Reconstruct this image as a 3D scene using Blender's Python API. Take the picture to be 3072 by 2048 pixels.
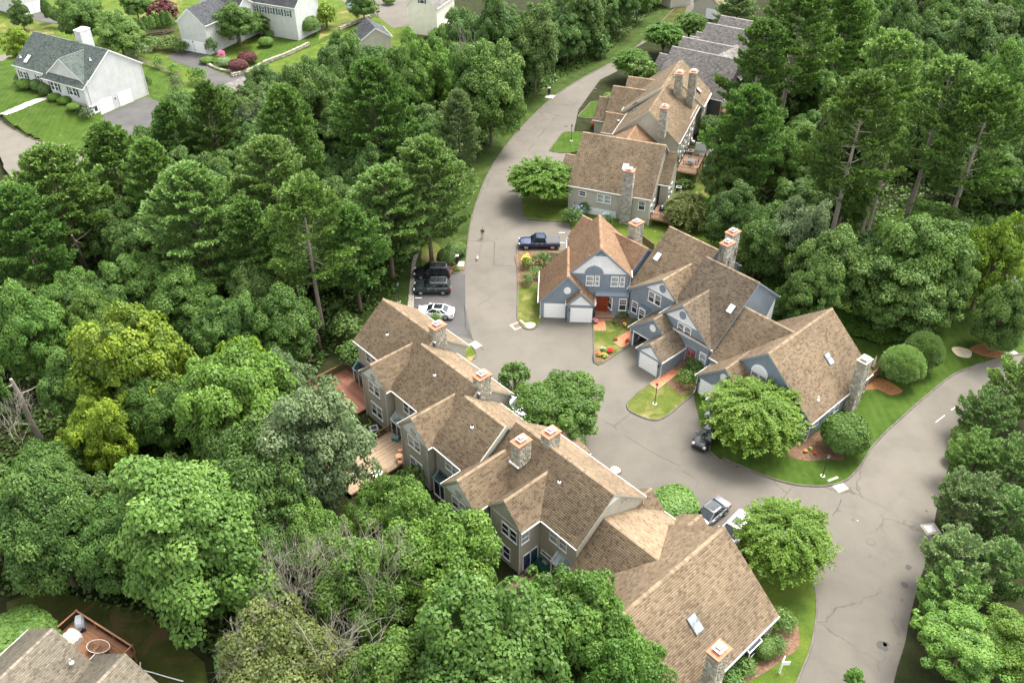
import bpy, math, random
import numpy as np
from mathutils import Vector, Matrix
from mathutils.geometry import tessellate_polygon

R = math.radians
C = bpy.context.scene
COL = C.collection
for o in list(bpy.data.objects):
    bpy.data.objects.remove(o)

# ------------------------------------------------------------------ camera
FPX, PITCH, ROLL, CAMH = 2643.4, R(37.386), R(0.144), 65.0
cam = bpy.data.cameras.new('camera'); co = bpy.data.objects.new('camera', cam); COL.objects.link(co)
cam.sensor_width = 36.0; cam.lens = FPX / 3072 * 36.0; cam.clip_end = 3000; cam.clip_start = 1.0
co.matrix_world = Matrix.Translation((0, 0, CAMH)) @ Matrix.Rotation(R(90) - PITCH, 4, 'X') @ Matrix.Rotation(ROLL, 4, 'Z')
C.camera = co

# ------------------------------------------------------------------ sky, sun, exposure
SUN_EL, SUN_AZ = R(64), R(40)          # azimuth measured from +X towards +Y
w = bpy.data.worlds.new('World'); C.world = w; w.use_nodes = True
nt = w.node_tree; bg = nt.nodes['Background']
sky = nt.nodes.new('ShaderNodeTexSky'); sky.sky_type = 'NISHITA'; sky.sun_disc = False
sky.sun_elevation = SUN_EL; sky.sun_rotation = R(90) - SUN_AZ
sky.air_density = 1.0; sky.dust_density = 4.0; sky.ozone_density = 0.6
hs = nt.nodes.new('ShaderNodeHueSaturation'); hs.inputs['Saturation'].default_value = 0.12
nt.links.new(sky.outputs[0], hs.inputs['Color']); nt.links.new(hs.outputs[0], bg.inputs[0])
bg.inputs[1].default_value = 0.15
sl = bpy.data.lights.new('sun', 'SUN'); so = bpy.data.objects.new('sun', sl); COL.objects.link(so)
sl.energy = 1.3; sl.angle = R(22); sl.color = (1.0, 0.93, 0.82)
d = Vector((math.cos(SUN_EL) * math.cos(SUN_AZ), math.cos(SUN_EL) * math.sin(SUN_AZ), math.sin(SUN_EL)))
so.rotation_euler = d.to_track_quat('Z', 'Y').to_euler(); so.location = (40, 80, 90)
C.view_settings.view_transform = 'Standard'; C.view_settings.look = 'None'
C.view_settings.gamma = 1; C.view_settings.exposure = 2.07
C.render.engine = 'CYCLES'
C.render.resolution_x = 1024; C.render.resolution_y = 682
C.cycles.max_bounces = 6; C.cycles.diffuse_bounces = 3; C.cycles.glossy_bounces = 2
C.cycles.transmission_bounces = 3; C.cycles.transparent_max_bounces = 4

# ------------------------------------------------------------------ where a point of the photograph lies on the ground
_cm = co.matrix_world.to_3x3()
def px(x, y, z=0.0):
    """world point at height z seen at photograph pixel (x, y) of 3072 x 2048"""
    dv = _cm @ Vector((x - 1536, 1024 - y, -FPX))
    t = (z - CAMH) / dv.z
    return (dv.x * t, dv.y * t, z)
def O(x, y, z=0.0):                      # same, in pixels of a 2352-wide copy
    return px(x * 1.30612, y * 1.30612, z)
def frame(az):
    a = R(az); return (math.cos(a), math.sin(a)), (-math.sin(a), math.cos(a))
def uv(u, v, az):
    a, b = frame(az); return (u * a[0] + v * b[0], u * a[1] + v * b[1])

# ------------------------------------------------------------------ materials
MATS = {}
def new_mat(name, rough=0.8, spec=0.3):
    m = bpy.data.materials.new(name); m.use_nodes = True
    b = m.node_tree.nodes['Principled BSDF']
    b.inputs['Roughness'].default_value = rough
    b.inputs['Specular IOR Level'].default_value = spec
    MATS[name] = m
    return m, m.node_tree, b
def N(nt, t, **k):
    n = nt.nodes.new(t)
    for a, v in k.items(): setattr(n, a, v)
    return n
def coords(nt, world=False, scale=(1, 1, 1)):
    if world:
        g = N(nt, 'ShaderNodeNewGeometry'); src = g.outputs['Position']
    else:
        g = N(nt, 'ShaderNodeTexCoord'); src = g.outputs['Object']
    mp = N(nt, 'ShaderNodeMapping'); mp.inputs['Scale'].default_value = scale
    nt.links.new(src, mp.inputs[0]); return mp.outputs[0]
def noise(nt, vec, scale, detail=4, rough=0.6, dist=0.0):
    n = N(nt, 'ShaderNodeTexNoise'); n.inputs['Scale'].default_value = scale
    n.inputs['Detail'].default_value = detail; n.inputs['Roughness'].default_value = rough
    n.inputs['Distortion'].default_value = dist
    nt.links.new(vec, n.inputs['Vector']); return n.outputs['Fac']
def ramp(nt, fac, stops):
    r = N(nt, 'ShaderNodeValToRGB'); e = r.color_ramp.elements
    while len(e) < len(stops): e.new(0.5)
    for i, (p, c) in enumerate(stops):
        e[i].position = p; e[i].color = (c if len(c) == 4 else tuple(c) + (1,)) if hasattr(c, '__len__') else (c, c, c, 1)
    nt.links.new(fac, r.inputs[0]); return r.outputs[0]
def mix(nt, fac, a, b, mode='MIX'):
    m = N(nt, 'ShaderNodeMix', data_type='RGBA', blend_type=mode)
    for s, v in ((m.inputs[0], fac), (m.inputs[6], a), (m.inputs[7], b)):
        if isinstance(v, (int, float)): s.default_value = v
        elif isinstance(v, (tuple, list)): s.default_value = tuple(v) + (1,) if len(v) == 3 else v
        else: nt.links.new(v, s)
    return m.outputs[2]
def math_n(nt, op, a, b=0.0):
    m = N(nt, 'ShaderNodeMath', operation=op)
    for i, v in enumerate((a, b)):
        if isinstance(v, (int, float)): m.inputs[i].default_value = v
        else: nt.links.new(v, m.inputs[i])
    return m.outputs[0]
def bump(nt, b, h, strength=0.3, dist=0.02):
    n = N(nt, 'ShaderNodeBump'); n.inputs['Strength'].default_value = strength; n.inputs['Distance'].default_value = dist
    nt.links.new(h, n.inputs['Height']); nt.links.new(n.outputs[0], b.inputs['Normal'])
def k3(c, k): return tuple(min(1, x * k) for x in c)

def plain(name, col, rough=0.6, spec=0.35, metal=0.0, var=0.12, scale=3.0):
    m, nt, b = new_mat(name, rough, spec); b.inputs['Metallic'].default_value = metal
    v = coords(nt)
    f = noise(nt, v, scale, 5, 0.65)
    c = ramp(nt, f, [(0.25, k3(col, 1 - var)), (0.75, k3(col, 1 + var * 0.6))])
    nt.links.new(c, b.inputs['Base Color']); return m

def shingle_mat(name, base, dark, light, stain=0.5):
    m, nt, b = new_mat(name, 0.92, 0.15)
    at = N(nt, 'ShaderNodeAttribute'); at.attribute_name = 'tint'
    c = ramp(nt, at.outputs['Fac'], [(0.0, dark), (0.34, k3(base, .88)), (0.55, base), (1.0, light)])
    v = coords(nt)
    big = noise(nt, v, 0.22, 4, 0.6, 0.4)
    c = mix(nt, 1.0, c, ramp(nt, big, [(0.36, (1 - stain * .42,) * 3), (0.60, (1.03, 1.02, 1.0))]), 'MULTIPLY')
    st = coords(nt, scale=(1.6, 1.6, 0.25))
    sn = noise(nt, st, 0.9, 4, 0.6)
    c = mix(nt, 0.45, c, ramp(nt, sn, [(0.35, (0.70, 0.68, 0.66)), (0.6, (1, 1, 1))]), 'MULTIPLY')
    fine = noise(nt, v, 35, 2, 0.6)
    c = mix(nt, 0.35, c, ramp(nt, fine, [(0.3, (0.75,) * 3), (0.7, (1.15,) * 3)]), 'MULTIPLY')
    nt.links.new(c, b.inputs['Base Color']); bump(nt, b, fine, 0.4, 0.01)
    return m
shingle_mat('shingle_brown', (0.249, 0.187, 0.124), (0.144, 0.103, 0.066), (0.309, 0.239, 0.168))
shingle_mat('shingle_tan', (0.272, 0.172, 0.108), (0.192, 0.120, 0.076), (0.320, 0.208, 0.132), 0.25)
shingle_mat('shingle_weathered', (0.188, 0.148, 0.105), (0.104, 0.080, 0.058), (0.240, 0.192, 0.140))
shingle_mat('shingle_grey', (0.230, 0.215, 0.205), (0.136, 0.124, 0.121), (0.311, 0.292, 0.279), 0.25)
shingle_mat('shingle_green', (0.115, 0.140, 0.128), (0.055, 0.075, 0.068), (0.170, 0.195, 0.175), 0.3)
shingle_mat('shingle_slate', (0.088, 0.092, 0.100), (0.048, 0.050, 0.056), (0.128, 0.132, 0.140), 0.3)
shingle_mat('shingle_buff', (0.200, 0.176, 0.136), (0.120, 0.104, 0.080), (0.264, 0.232, 0.188), 0.3)

def siding_mat(name, col, board=0.125, vert=False):
    m, nt, b = new_mat(name, 0.65, 0.3)
    v = coords(nt)
    sep = N(nt, 'ShaderNodeSeparateXYZ'); nt.links.new(v, sep.inputs[0])
    t = math_n(nt, 'FRACT', math_n(nt, 'DIVIDE', sep.outputs['Z'], board))
    edge = ramp(nt, t, [(0.0, (0.55,) * 3), (0.10, (0.93,) * 3), (0.2, (1,) * 3), (1.0, (1.0,) * 3)])
    n1 = noise(nt, v, 0.8, 5, 0.6)
    n2 = noise(nt, coords(nt, scale=(3, 3, .35)), 1.2, 4, .6)
    c = mix(nt, 1.0, ramp(nt, n1, [(0.3, k3(col, .88)), (0.7, k3(col, 1.06))]), edge, 'MULTIPLY')
    c = mix(nt, 0.5, c, ramp(nt, n2, [(0.3, (.86, .86, .84)), (0.6, (1, 1, 1))]), 'MULTIPLY')
    nt.links.new(c, b.inputs['Base Color']); bump(nt, b, t, 0.6, 0.02); return m
siding_mat('siding_taupe', (.45, .43, .36))
siding_mat('siding_blue', (.200, .245, .290))
siding_mat('siding_white', (.58, .59, .58), .14)
siding_mat('siding_cream', (.78, .76, .62), .14)
siding_mat('siding_slate', (.10, .105, .11))
siding_mat('panel_white', (.78, .80, .81), .14)
plain('trim_white', (.78, .79, .78), 0.5)
plain('trim_taupe', (.42, .41, .34), 0.6)
plain('trim_blue', (.21, .255, .30), 0.6)
plain('trim_slate', (.12, .125, .13), 0.6)
plain('vent_oval', (.42, .41, .36), 0.6)
plain('gutter_white', (.52, .51, .48), 0.45, var=.25, scale=6)
plain('garage_white', (.80, .81, .80), 0.45, var=.04)
plain('door_red', (.22, .035, .015), 0.4)
plain('door_dark', (.03, .05, .07), 0.4)
plain('shutter_green', (.03, .085, .07), 0.5)
plain('concrete', (.42, .40, .36), .9, var=.2)
plain('drain_stone', (.29, .27, .225), .9, var=.15)
plain('iron', (.035, .035, .038), .5, .4)
plain('black_plastic', (.02, .02, .022), .4, .4)
plain('metal', (.55, .56, .56), .35, .5, .7)
plain('copper_green', (.10, .19, .19), .5)
plain('mortar', (.33, .31, .27), .95, var=.25)
plain('wood_post', (.22, .14, .085), .85, var=.3, scale=8)
plain('weathered_wood', (.25, .22, .18), .9, var=.3, scale=8)
plain('bark', (.15, .115, .09), .95, var=.4, scale=5)
plain('bark_pale', (.30, .26, .215), .95, var=.35, scale=5)
plain('twig_grey', (.26, .24, .19), .95, var=.3, scale=5)
plain('terracotta', (.42, .155, .085), .8, var=.3, scale=4)
plain('cloth_grey', (.33, .34, .37), .7)
plain('cloth_white', (.62, .58, .54), .8)
plain('green_tarp', (.012, .07, .045), .35, .5)
plain('rubber', (.012, .012, .013), .7)
plain('skin', (.45, .27, .19), .6)
plain('navy', (.015, .025, .07), .8)
plain('khaki', (.45, .44, .40), .85)
plain('table_white', (.80, .80, .78), .4)
plain('table_orange', (.62, .30, .16), .5)
plain('brass', (.4, .25, .08), .4, .5, .6)
plain('hose_yellow', (.30, .42, .06), .5)
plain('umbrella_cream', (.55, .47, .36), .8)
plain('red_light', (.35, .01, .01), .25, .5)
plain('lamp_glass', (.55, .57, .58), .2, .5)
plain('paint_line', (.72, .70, .66), .8, var=.15, scale=6)
plain('seal_tar', (.018, .018, .02), .6)
plain('stain_dark', (.05, .048, .045), .8)
plain('rock', (.42, .37, .29), .9, var=.35, scale=2)
plain('sand', (.46, .40, .28), .95, var=.2)
plain('flower_red', (.55, .012, .012), .7)
plain('flower_pink', (.65, .18, .35), .7)
plain('flower_yellow', (.75, .60, .03), .7)
plain('flower_orange', (.70, .20, .03), .7)
plain('flower_blue', (.30, .40, .75), .7)
plain('flower_white', (.75, .75, .72), .7)

def glass_mat(name, col, rough=0.08):
    m, nt, b = new_mat(name, rough, 0.6)
    v = coords(nt); f = noise(nt, v, 1.3, 2, .5)
    nt.links.new(ramp(nt, f, [(.35, k3(col, .5)), (.65, k3(col, 1.6))]), b.inputs['Base Color']); return m
glass_mat('pane', (.035, .042, .05)); glass_mat('pane_blind', (.30, .32, .32), .2)
glass_mat('pane_blue', (.02, .05, .10)); glass_mat('car_glass', (.015, .02, .022), .05)
glass_mat('sky_glass', (.20, .24, .25), .2)
plain('skylight_white', (.78, .80, .80), .3)

def stone_mat(name, a, b_, dark):
    m, nt, b = new_mat(name, 0.9, 0.2)
    at = N(nt, 'ShaderNodeAttribute'); at.attribute_name = 'tint'
    c = ramp(nt, at.outputs['Fac'], [(0.0, k3(a, .75)), (.5, a), (1.0, b_)])
    v = coords(nt); n1 = noise(nt, v, 2.0, 5, .7)
    c = mix(nt, ramp(nt, noise(nt, coords(nt, scale=(1, 1, .35)), 0.9, 4, .6), [(.52, 0.0), (.64, dark)]), c, (.035, .033, .03))
    c = mix(nt, .5, c, ramp(nt, n1, [(.3, (.7, .7, .68)), (.7, (1.1, 1.1, 1.1))]), 'MULTIPLY')
    nt.links.new(c, b.inputs['Base Color']); bump(nt, b, n1, .5, .02)
stone_mat('stone', (0.306, 0.281, 0.212), (0.425, 0.408, 0.340), .25)
stone_mat('stone_stained', (0.306, 0.289, 0.246), (0.425, 0.408, 0.357), .95)

def deck_mat(name, col, axis=0, board=.14):
    m, nt, b = new_mat(name, .75, .3)
    at = N(nt, 'ShaderNodeAttribute'); at.attribute_name = 'tint'
    v = coords(nt); n1 = noise(nt, v, 2.5, 5, .65)
    c = mix(nt, 1, ramp(nt, at.outputs['Fac'], [(0, k3(col, .78)), (1, k3(col, 1.15))]),
            ramp(nt, n1, [(.3, (.82, .8, .78)), (.7, (1.05,) * 3)]), 'MULTIPLY')
    nt.links.new(c, b.inputs['Base Color'])
deck_mat('deck_red', (0.224, 0.100, 0.064)); deck_mat('deck_tan', (.32, .235, .155)); deck_mat('deck_cedar', (0.264, 0.132, 0.070)); deck_mat('deck_oiled', (0.216, 0.132, 0.084)); plain('bed_grey', (0.068, 0.068, 0.072), .6)
deck_mat('rail_brown', (.20, .12, .07)); deck_mat('rail_cedar', (.40, .20, .11)); deck_mat('deck_brown', (.26, .15, .10))

def ground_mats():
    # asphalt
    m, nt, b = new_mat('asphalt', .9, .25)
    v = coords(nt, True)
    big = noise(nt, v, .035, 5, .55, .6)
    mid = noise(nt, v, .35, 6, .65, .3)
    fine = noise(nt, v, 9, 3, .7)
    c = ramp(nt, big, [(.30, (.090, .082, .069)), (.5, (.116, .105, .088)), (.72, (.147, .133, .111))])
    c = mix(nt, .55, c, ramp(nt, mid, [(.3, (.74, .74, .75)), (.5, (.97,) * 3), (.72, (1.14, 1.12, 1.09))]), 'MULTIPLY')
    c = mix(nt, .5, c, ramp(nt, fine, [(.3, (.82,) * 3), (.7, (1.12,) * 3)]), 'MULTIPLY')
    vo = N(nt, 'ShaderNodeTexVoronoi', feature='DISTANCE_TO_EDGE'); vo.inputs['Scale'].default_value = .16
    dv = N(nt, 'ShaderNodeVectorMath', operation='ADD'); nn = N(nt, 'ShaderNodeTexNoise'); nn.inputs['Scale'].default_value = .6; nn.inputs['Detail'].default_value = 4
    sc = N(nt, 'ShaderNodeVectorMath', operation='SCALE'); sc.inputs['Scale'].default_value = 1.6
    nt.links.new(v, nn.inputs['Vector']); nt.links.new(nn.outputs['Color'], sc.inputs[0]); nt.links.new(v, dv.inputs[0]); nt.links.new(sc.outputs[0], dv.inputs[1]); nt.links.new(dv.outputs[0], vo.inputs['Vector'])
    crk = ramp(nt, vo.outputs['Distance'], [(.0, 1.0), (.006, .6), (.011, 0.0)])
    msk = ramp(nt, noise(nt, v, .05, 3, .6), [(.50, 0.0), (.62, .55)])
    c = mix(nt, math_n(nt, 'MULTIPLY', crk, msk), c, (.02, .02, .02))
    sp = ramp(nt, noise(nt, v, 1.1, 5, .75), [(.66, 0.0), (.76, .45)])
    c = mix(nt, sp, c, (.045, .042, .04))
    nt.links.new(c, b.inputs['Base Color']); bump(nt, b, fine, .35, .01)
    m, nt, b = new_mat('asphalt_dark', .85, .3)
    v = coords(nt, True)
    c = ramp(nt, noise(nt, v, .25, 6, .6), [(.3, (.052, .050, .050)), (.7, (.085, .081, .078))])
    c = mix(nt, .5, c, ramp(nt, noise(nt, v, 8, 3, .7), [(.3, (.8,) * 3), (.7, (1.15,) * 3)]), 'MULTIPLY')
    nt.links.new(c, b.inputs['Base Color'])
    m, nt, b = new_mat('kerb', .9, .2)
    v = coords(nt, True)
    c = ramp(nt, noise(nt, v, 1.2, 5, .7), [(.3, (.08, .07, .06)), (.7, (.145, .13, .115))])
    nt.links.new(c, b.inputs['Base Color'])
    # grass
    def grass(name, c0, c1, c2, dry, dryc=(.26, .235, .10), mow=0.0):
        m, nt, b = new_mat(name, .95, .1)
        v = coords(nt, True)
        f = noise(nt, v, .5, 6, .62)
        c = ramp(nt, f, [(.28, c0), (.5, c1), (.74, c2)])
        dr = noise(nt, v, .33, 5, .62, .8)
        c = mix(nt, ramp(nt, dr, [(dry, 0.0), (dry + .13, .85)]), c, dryc)
        if mow:
            wv = N(nt, 'ShaderNodeTexWave'); wv.inputs['Scale'].default_value = .32; wv.inputs['Distortion'].default_value = 1.5
            wv.inputs['Detail'].default_value = 2
            nt.links.new(coords(nt, True), wv.inputs['Vector'])
            c = mix(nt, mow, c, ramp(nt, wv.outputs['Fac'], [(.2, (.72, .80, .75)), (.8, (1.2, 1.12, 1.0))]), 'MULTIPLY')
        fn = noise(nt, v, 14, 3, .75)
        c = mix(nt, .8, c, ramp(nt, fn, [(.3, (.5, .55, .45)), (.7, (1.35, 1.3, 1.2))]), 'MULTIPLY')
        nt.links.new(c, b.inputs['Base Color']); bump(nt, b, fn, .9, .06)
    grass('grass', (0.040, 0.073, 0.012), (0.070, 0.107, 0.017), (0.103, 0.132, 0.023), .62)
    grass('grass_dry', (0.049, 0.076, 0.014), (0.086, 0.110, 0.023), (0.126, 0.129, 0.040), .50, (0.212, 0.179, 0.080))
    grass('grass_lush', (0.029, 0.057, 0.009), (0.045, 0.082, 0.013), (0.066, 0.100, 0.020), .66, mow=.3)
    grass('grass_rough', (0.027, 0.039, 0.009), (0.047, 0.058, 0.014), (0.066, 0.070, 0.023), .50, (0.094, 0.066, 0.031))
    grass('grass_verge', (.022, .040, .010), (.038, .062, .014), (.06, .085, .022), .60, (.11, .09, .04))
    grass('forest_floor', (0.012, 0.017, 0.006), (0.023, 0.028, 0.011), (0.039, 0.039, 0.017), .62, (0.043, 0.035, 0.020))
    m, nt, b = new_mat('mulch', .95, .1)
    v = coords(nt, True); f = noise(nt, v, 5, 6, .75)
    nt.links.new(ramp(nt, f, [(.3, (.06, .035, .022)), (.5, (.14, .085, .055)), (.75, (.25, .16, .10))]), b.inputs['Base Color']); bump(nt, b, f, .8, .05)
    m, nt, b = new_mat('mulch_orange', .95, .1)
    v = coords(nt, True); f = noise(nt, v, 4, 6, .75)
    nt.links.new(ramp(nt, f, [(.3, (.16, .075, .03)), (.5, (.25, .12, .05)), (.75, (.34, .18, .08))]), b.inputs['Base Color'])
    m, nt, b = new_mat('gravel', .95, .1)
    v = coords(nt, True)
    vo = N(nt, 'ShaderNodeTexVoronoi'); vo.inputs['Scale'].default_value = 5; nt.links.new(v, vo.inputs['Vector'])
    nt.links.new(ramp(nt, vo.outputs['Distance'], [(.1, (.45, .42, .37)), (.7, (.16, .14, .11))]), b.inputs['Base Color'])
    m, nt, b = new_mat('brick_path', .85, .2)
    at = N(nt, 'ShaderNodeAttribute'); at.attribute_name = 'tint'
    nt.links.new(ramp(nt, at.outputs['Fac'], [(0, (.42, .13, .06)), (.5, (.55, .19, .09)), (1, (.62, .26, .14))]), b.inputs['Base Color'])
ground_mats()

def leaf_mat(name, c0, c1, c2, trans=.25, hue=0.018, gloss=.5):
    m, nt, b = new_mat(name, gloss, .25)
    at = N(nt, 'ShaderNodeAttribute'); at.attribute_name = 'tint'
    c = ramp(nt, at.outputs['Fac'], [(0.0, c0), (0.5, c1), (1.0, c2)])
    oi = N(nt, 'ShaderNodeObjectInfo')
    h = N(nt, 'ShaderNodeHueSaturation'); nt.links.new(c, h.inputs['Color'])
    nt.links.new(math_n(nt, 'ADD', math_n(nt, 'MULTIPLY', oi.outputs['Random'], hue), .5 - hue / 2), h.inputs['Hue'])
    wn = N(nt, 'ShaderNodeTexWhiteNoise', noise_dimensions='1D')
    nt.links.new(math_n(nt, 'MULTIPLY', oi.outputs['Random'], 37.0), wn.inputs['W'])
    nt.links.new(math_n(nt, 'ADD', math_n(nt, 'MULTIPLY', wn.outputs['Value'], .40), .80), h.inputs['Value'])
    tr = N(nt, 'ShaderNodeBsdfTranslucent'); mx = N(nt, 'ShaderNodeMixShader'); mx.inputs[0].default_value = trans
    nt.links.new(h.outputs[0], b.inputs['Base Color'])
    c2_ = mix(nt, 1.0, h.outputs[0], (1.25, 1.35, .6), 'MULTIPLY')
    nt.links.new(c2_, tr.inputs[0])
    out = nt.nodes['Material Output']
    nt.links.new(b.outputs[0], mx.inputs[1]); nt.links.new(tr.outputs[0], mx.inputs[2]); nt.links.new(mx.outputs[0], out.inputs[0])
leaf_mat('leaf_mid', (0.041, 0.086, 0.015), (0.082, 0.156, 0.028), (0.129, 0.214, 0.045))
leaf_mat('leaf_dark', (0.037, 0.075, 0.017), (0.071, 0.135, 0.028), (0.122, 0.200, 0.045))
leaf_mat('leaf_bright', (0.042, 0.096, 0.016), (0.085, 0.173, 0.025), (0.133, 0.233, 0.040))
leaf_mat('leaf_lime', (0.038, 0.082, 0.008), (0.075, 0.144, 0.014), (0.120, 0.196, 0.028))
leaf_mat('leaf_yellow', (0.063, 0.114, 0.011), (0.139, 0.216, 0.018), (0.243, 0.324, 0.027))
leaf_mat('leaf_sage', (0.050, 0.081, 0.033), (0.091, 0.136, 0.057), (0.146, 0.190, 0.089))
leaf_mat('leaf_gold', (0.269, 0.251, 0.009), (0.466, 0.430, 0.018), (0.582, 0.556, 0.045))
leaf_mat('leaf_red', (0.049, 0.012, 0.015), (0.090, 0.025, 0.027), (0.139, 0.045, 0.043), hue=.01)
leaf_mat('leaf_willow', (0.054, 0.076, 0.018), (0.112, 0.139, 0.036), (0.175, 0.197, 0.067))
leaf_mat('needle', (0.045, 0.091, 0.019), (0.093, 0.176, 0.038), (0.165, 0.264, 0.063), .15)
leaf_mat('needle_blue', (0.074, 0.129, 0.050), (0.147, 0.228, 0.086), (0.234, 0.321, 0.132), .15)
leaf_mat('needle_mound', (0.062, 0.128, 0.037), (0.132, 0.228, 0.070), (0.224, 0.340, 0.117), .15)
leaf_mat('needle_pale', (0.067, 0.125, 0.033), (0.134, 0.227, 0.060), (0.226, 0.333, 0.098), .15)

# ------------------------------------------------------------------ mesh building
class MB:
    def __init__(s): s.v = []; s.f = []; s.m = []; s.t = []; s.mi = 0
    def add(s, vs, fs, tint=None):
        n = len(s.v); s.v += [tuple(p) for p in vs]
        for f in fs: s.f.append(tuple(i + n for i in f)); s.m.append(s.mi); s.t.append(tint if tint is not None else .5)
    def box(s, a, b, tint=None):
        x0, y0, z0 = [min(a[i], b[i]) for i in range(3)]; x1, y1, z1 = [max(a[i], b[i]) for i in range(3)]
        s.add([(x0, y0, z0), (x1, y0, z0), (x1, y1, z0), (x0, y1, z0), (x0, y0, z1), (x1, y0, z1), (x1, y1, z1), (x0, y1, z1)],
              [(0, 3, 2, 1), (4, 5, 6, 7), (0, 1, 5, 4), (1, 2, 6, 5), (2, 3, 7, 6), (3, 0, 4, 7)], tint)
        return s
    def bar(s, p, q, w, h=None, up=(0, 0, 1), tint=None):
        """box beam from p to q, w wide, h high"""
        h = h or w; p = Vector(p); q = Vector(q); d = (q - p).normalized(); up = Vector(up)
        if abs(d.dot(up)) > .99: up = Vector((0, 1, 0))
        x = d.cross(up).normalized(); y = x.cross(d)
        vs = [e + x * sx * w / 2 + y * sy * h / 2 for e in (p, q) for sx, sy in ((-1, -1), (1, -1), (1, 1), (-1, 1))]
        s.add(vs, [(3, 2, 1, 0), (4, 5, 6, 7), (0, 1, 5, 4), (1, 2, 6, 5), (2, 3, 7, 6), (3, 0, 4, 7)], tint); return s
    def tube(s, pts, rs, n=8, cap=True, tint=None):
        pts = [Vector(p) for p in pts]
        if not hasattr(rs, '__len__'): rs = [rs] * len(pts)
        base = len(s.v); vs = []
        for i, p in enumerate(pts):
            d = (pts[min(i + 1, len(pts) - 1)] - pts[max(i - 1, 0)]).normalized()
            a = Vector((0, 0, 1)) if abs(d.z) < .9 else Vector((1, 0, 0))
            x = d.cross(a).normalized(); y = d.cross(x)
            vs += [p + (x * math.cos(k * 2 * math.pi / n) + y * math.sin(k * 2 * math.pi / n)) * rs[i] for k in range(n)]
        fs = [(i * n + k, i * n + (k + 1) % n, (i + 1) * n + (k + 1) % n, (i + 1) * n + k) for i in range(len(pts) - 1) for k in range(n)]
        if cap: fs += [tuple(range(n))[::-1], tuple((len(pts) - 1) * n + k for k in range(n))]
        s.add(vs, fs, tint); return s
    def lathe(s, c, prof, n=16, tint=None):
        vs = [(c[0] + r * math.cos(k * 2 * math.pi / n), c[1] + r * math.sin(k * 2 * math.pi / n), c[2] + z) for r, z in prof for k in range(n)]
        fs = [(i * n + k, i * n + (k + 1) % n, (i + 1) * n + (k + 1) % n, (i + 1) * n + k) for i in range(len(prof) - 1) for k in range(n)]
        fs += [tuple(range(n))[::-1], tuple((len(prof) - 1) * n + k for k in range(n))]
        s.add(vs, fs, tint); return s
    def poly(s, pts, z0, z1, tint=None):
        """vertical prism of an outline (x, y)"""
        n = len(pts)
        area = sum(pts[i][0] * pts[(i + 1) % n][1] - pts[(i + 1) % n][0] * pts[i][1] for i in range(n))
        if area < 0: pts = pts[::-1]
        tris = tessellate_polygon([[Vector((p[0], p[1], 0)) for p in pts]])
        top = [(p[0], p[1], z1) for p in pts]; bot = [(p[0], p[1], z0) for p in pts]
        fs = []
        for t in tris:
            a, b_, c = [pts[i] for i in t]
            ccw = (b_[0] - a[0]) * (c[1] - a[1]) - (b_[1] - a[1]) * (c[0] - a[0]) > 0
            fs.append(tuple(t) if ccw else tuple(t[::-1]))
        if z0 == z1: s.add(top, fs, tint); return s
        fs2 = [tuple(i + n for i in f[::-1]) for f in fs]
        s.add(top + bot, fs + fs2 + [(i + n, (i + 1) % n + n, (i + 1) % n, i) for i in range(n)], tint); return s
    def extrude(s, prof, axis, a0, a1, tint=None):
        """closed profile [(cross, z)] pushed along x (axis 'u') or y (axis 'v')"""
        n = len(prof)
        P_ = (lambda a, c, z: (a, c, z)) if axis == 'u' else (lambda a, c, z: (c, a, z))
        vs = [P_(a0, c, z) for c, z in prof] + [P_(a1, c, z) for c, z in prof]
        fs = [tuple(range(n)), tuple(range(2 * n - 1, n - 1, -1))] + [((i + 1) % n, i, i + n, (i + 1) % n + n) for i in range(n)]
        s.add(vs, fs, tint); return s
    def build(s, name, mat, parent=None, smooth=False, kind=None, loc=None, fixn=False):
        me = bpy.data.meshes.new(name); me.from_pydata(s.v, [], s.f)
        mats = mat if isinstance(mat, (list, tuple)) else [mat]
        for m in mats: me.materials.append(MATS[m])
        if len(mats) > 1: me.polygons.foreach_set('material_index', s.m)
        if any(t != .5 for t in s.t):
            a = me.attributes.new('tint', 'FLOAT', 'FACE'); a.data.foreach_set('value', s.t)
        if smooth: me.polygons.foreach_set('use_smooth', [True] * len(me.polygons))
        me.update()
        if fixn:
            import bmesh
            bm = bmesh.new(); bm.from_mesh(me); bmesh.ops.recalc_face_normals(bm, faces=bm.faces); bm.to_mesh(me); bm.free()
        return link(name, me, parent, kind, loc)
def link(name, me, parent=None, kind=None, loc=None):
    o = bpy.data.objects.new(name, me); COL.objects.link(o)
    if parent is not None: o.parent = parent
    if loc is not None: o.location = loc
    if kind: o['kind'] = kind
    return o
def np_mesh(name, V, F, mat, tint=None, smooth=False):
    """V (n,3), F (m,k) as numpy"""
    me = bpy.data.meshes.new(name); n, k = F.shape
    me.vertices.add(len(V)); me.vertices.foreach_set('co', V.astype(np.float32).ravel())
    me.loops.add(n * k); me.loops.foreach_set('vertex_index', F.astype(np.int32).ravel())
    me.polygons.add(n); me.polygons.foreach_set('loop_start', np.arange(0, n * k, k, dtype=np.int32))
    me.polygons.foreach_set('loop_total', np.full(n, k, dtype=np.int32))
    me.materials.append(MATS[mat])
    if tint is not None:
        a = me.attributes.new('tint', 'FLOAT', 'FACE'); a.data.foreach_set('value', tint.astype(np.float32))
    me.update(calc_edges=True)
    if smooth: me.polygons.foreach_set('use_smooth', np.ones(n, dtype=bool))
    return me
def tag(o, label, cat, group=None):
    o['label'] = label; o['category'] = cat
    if group: o['group'] = group
    return o
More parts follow.
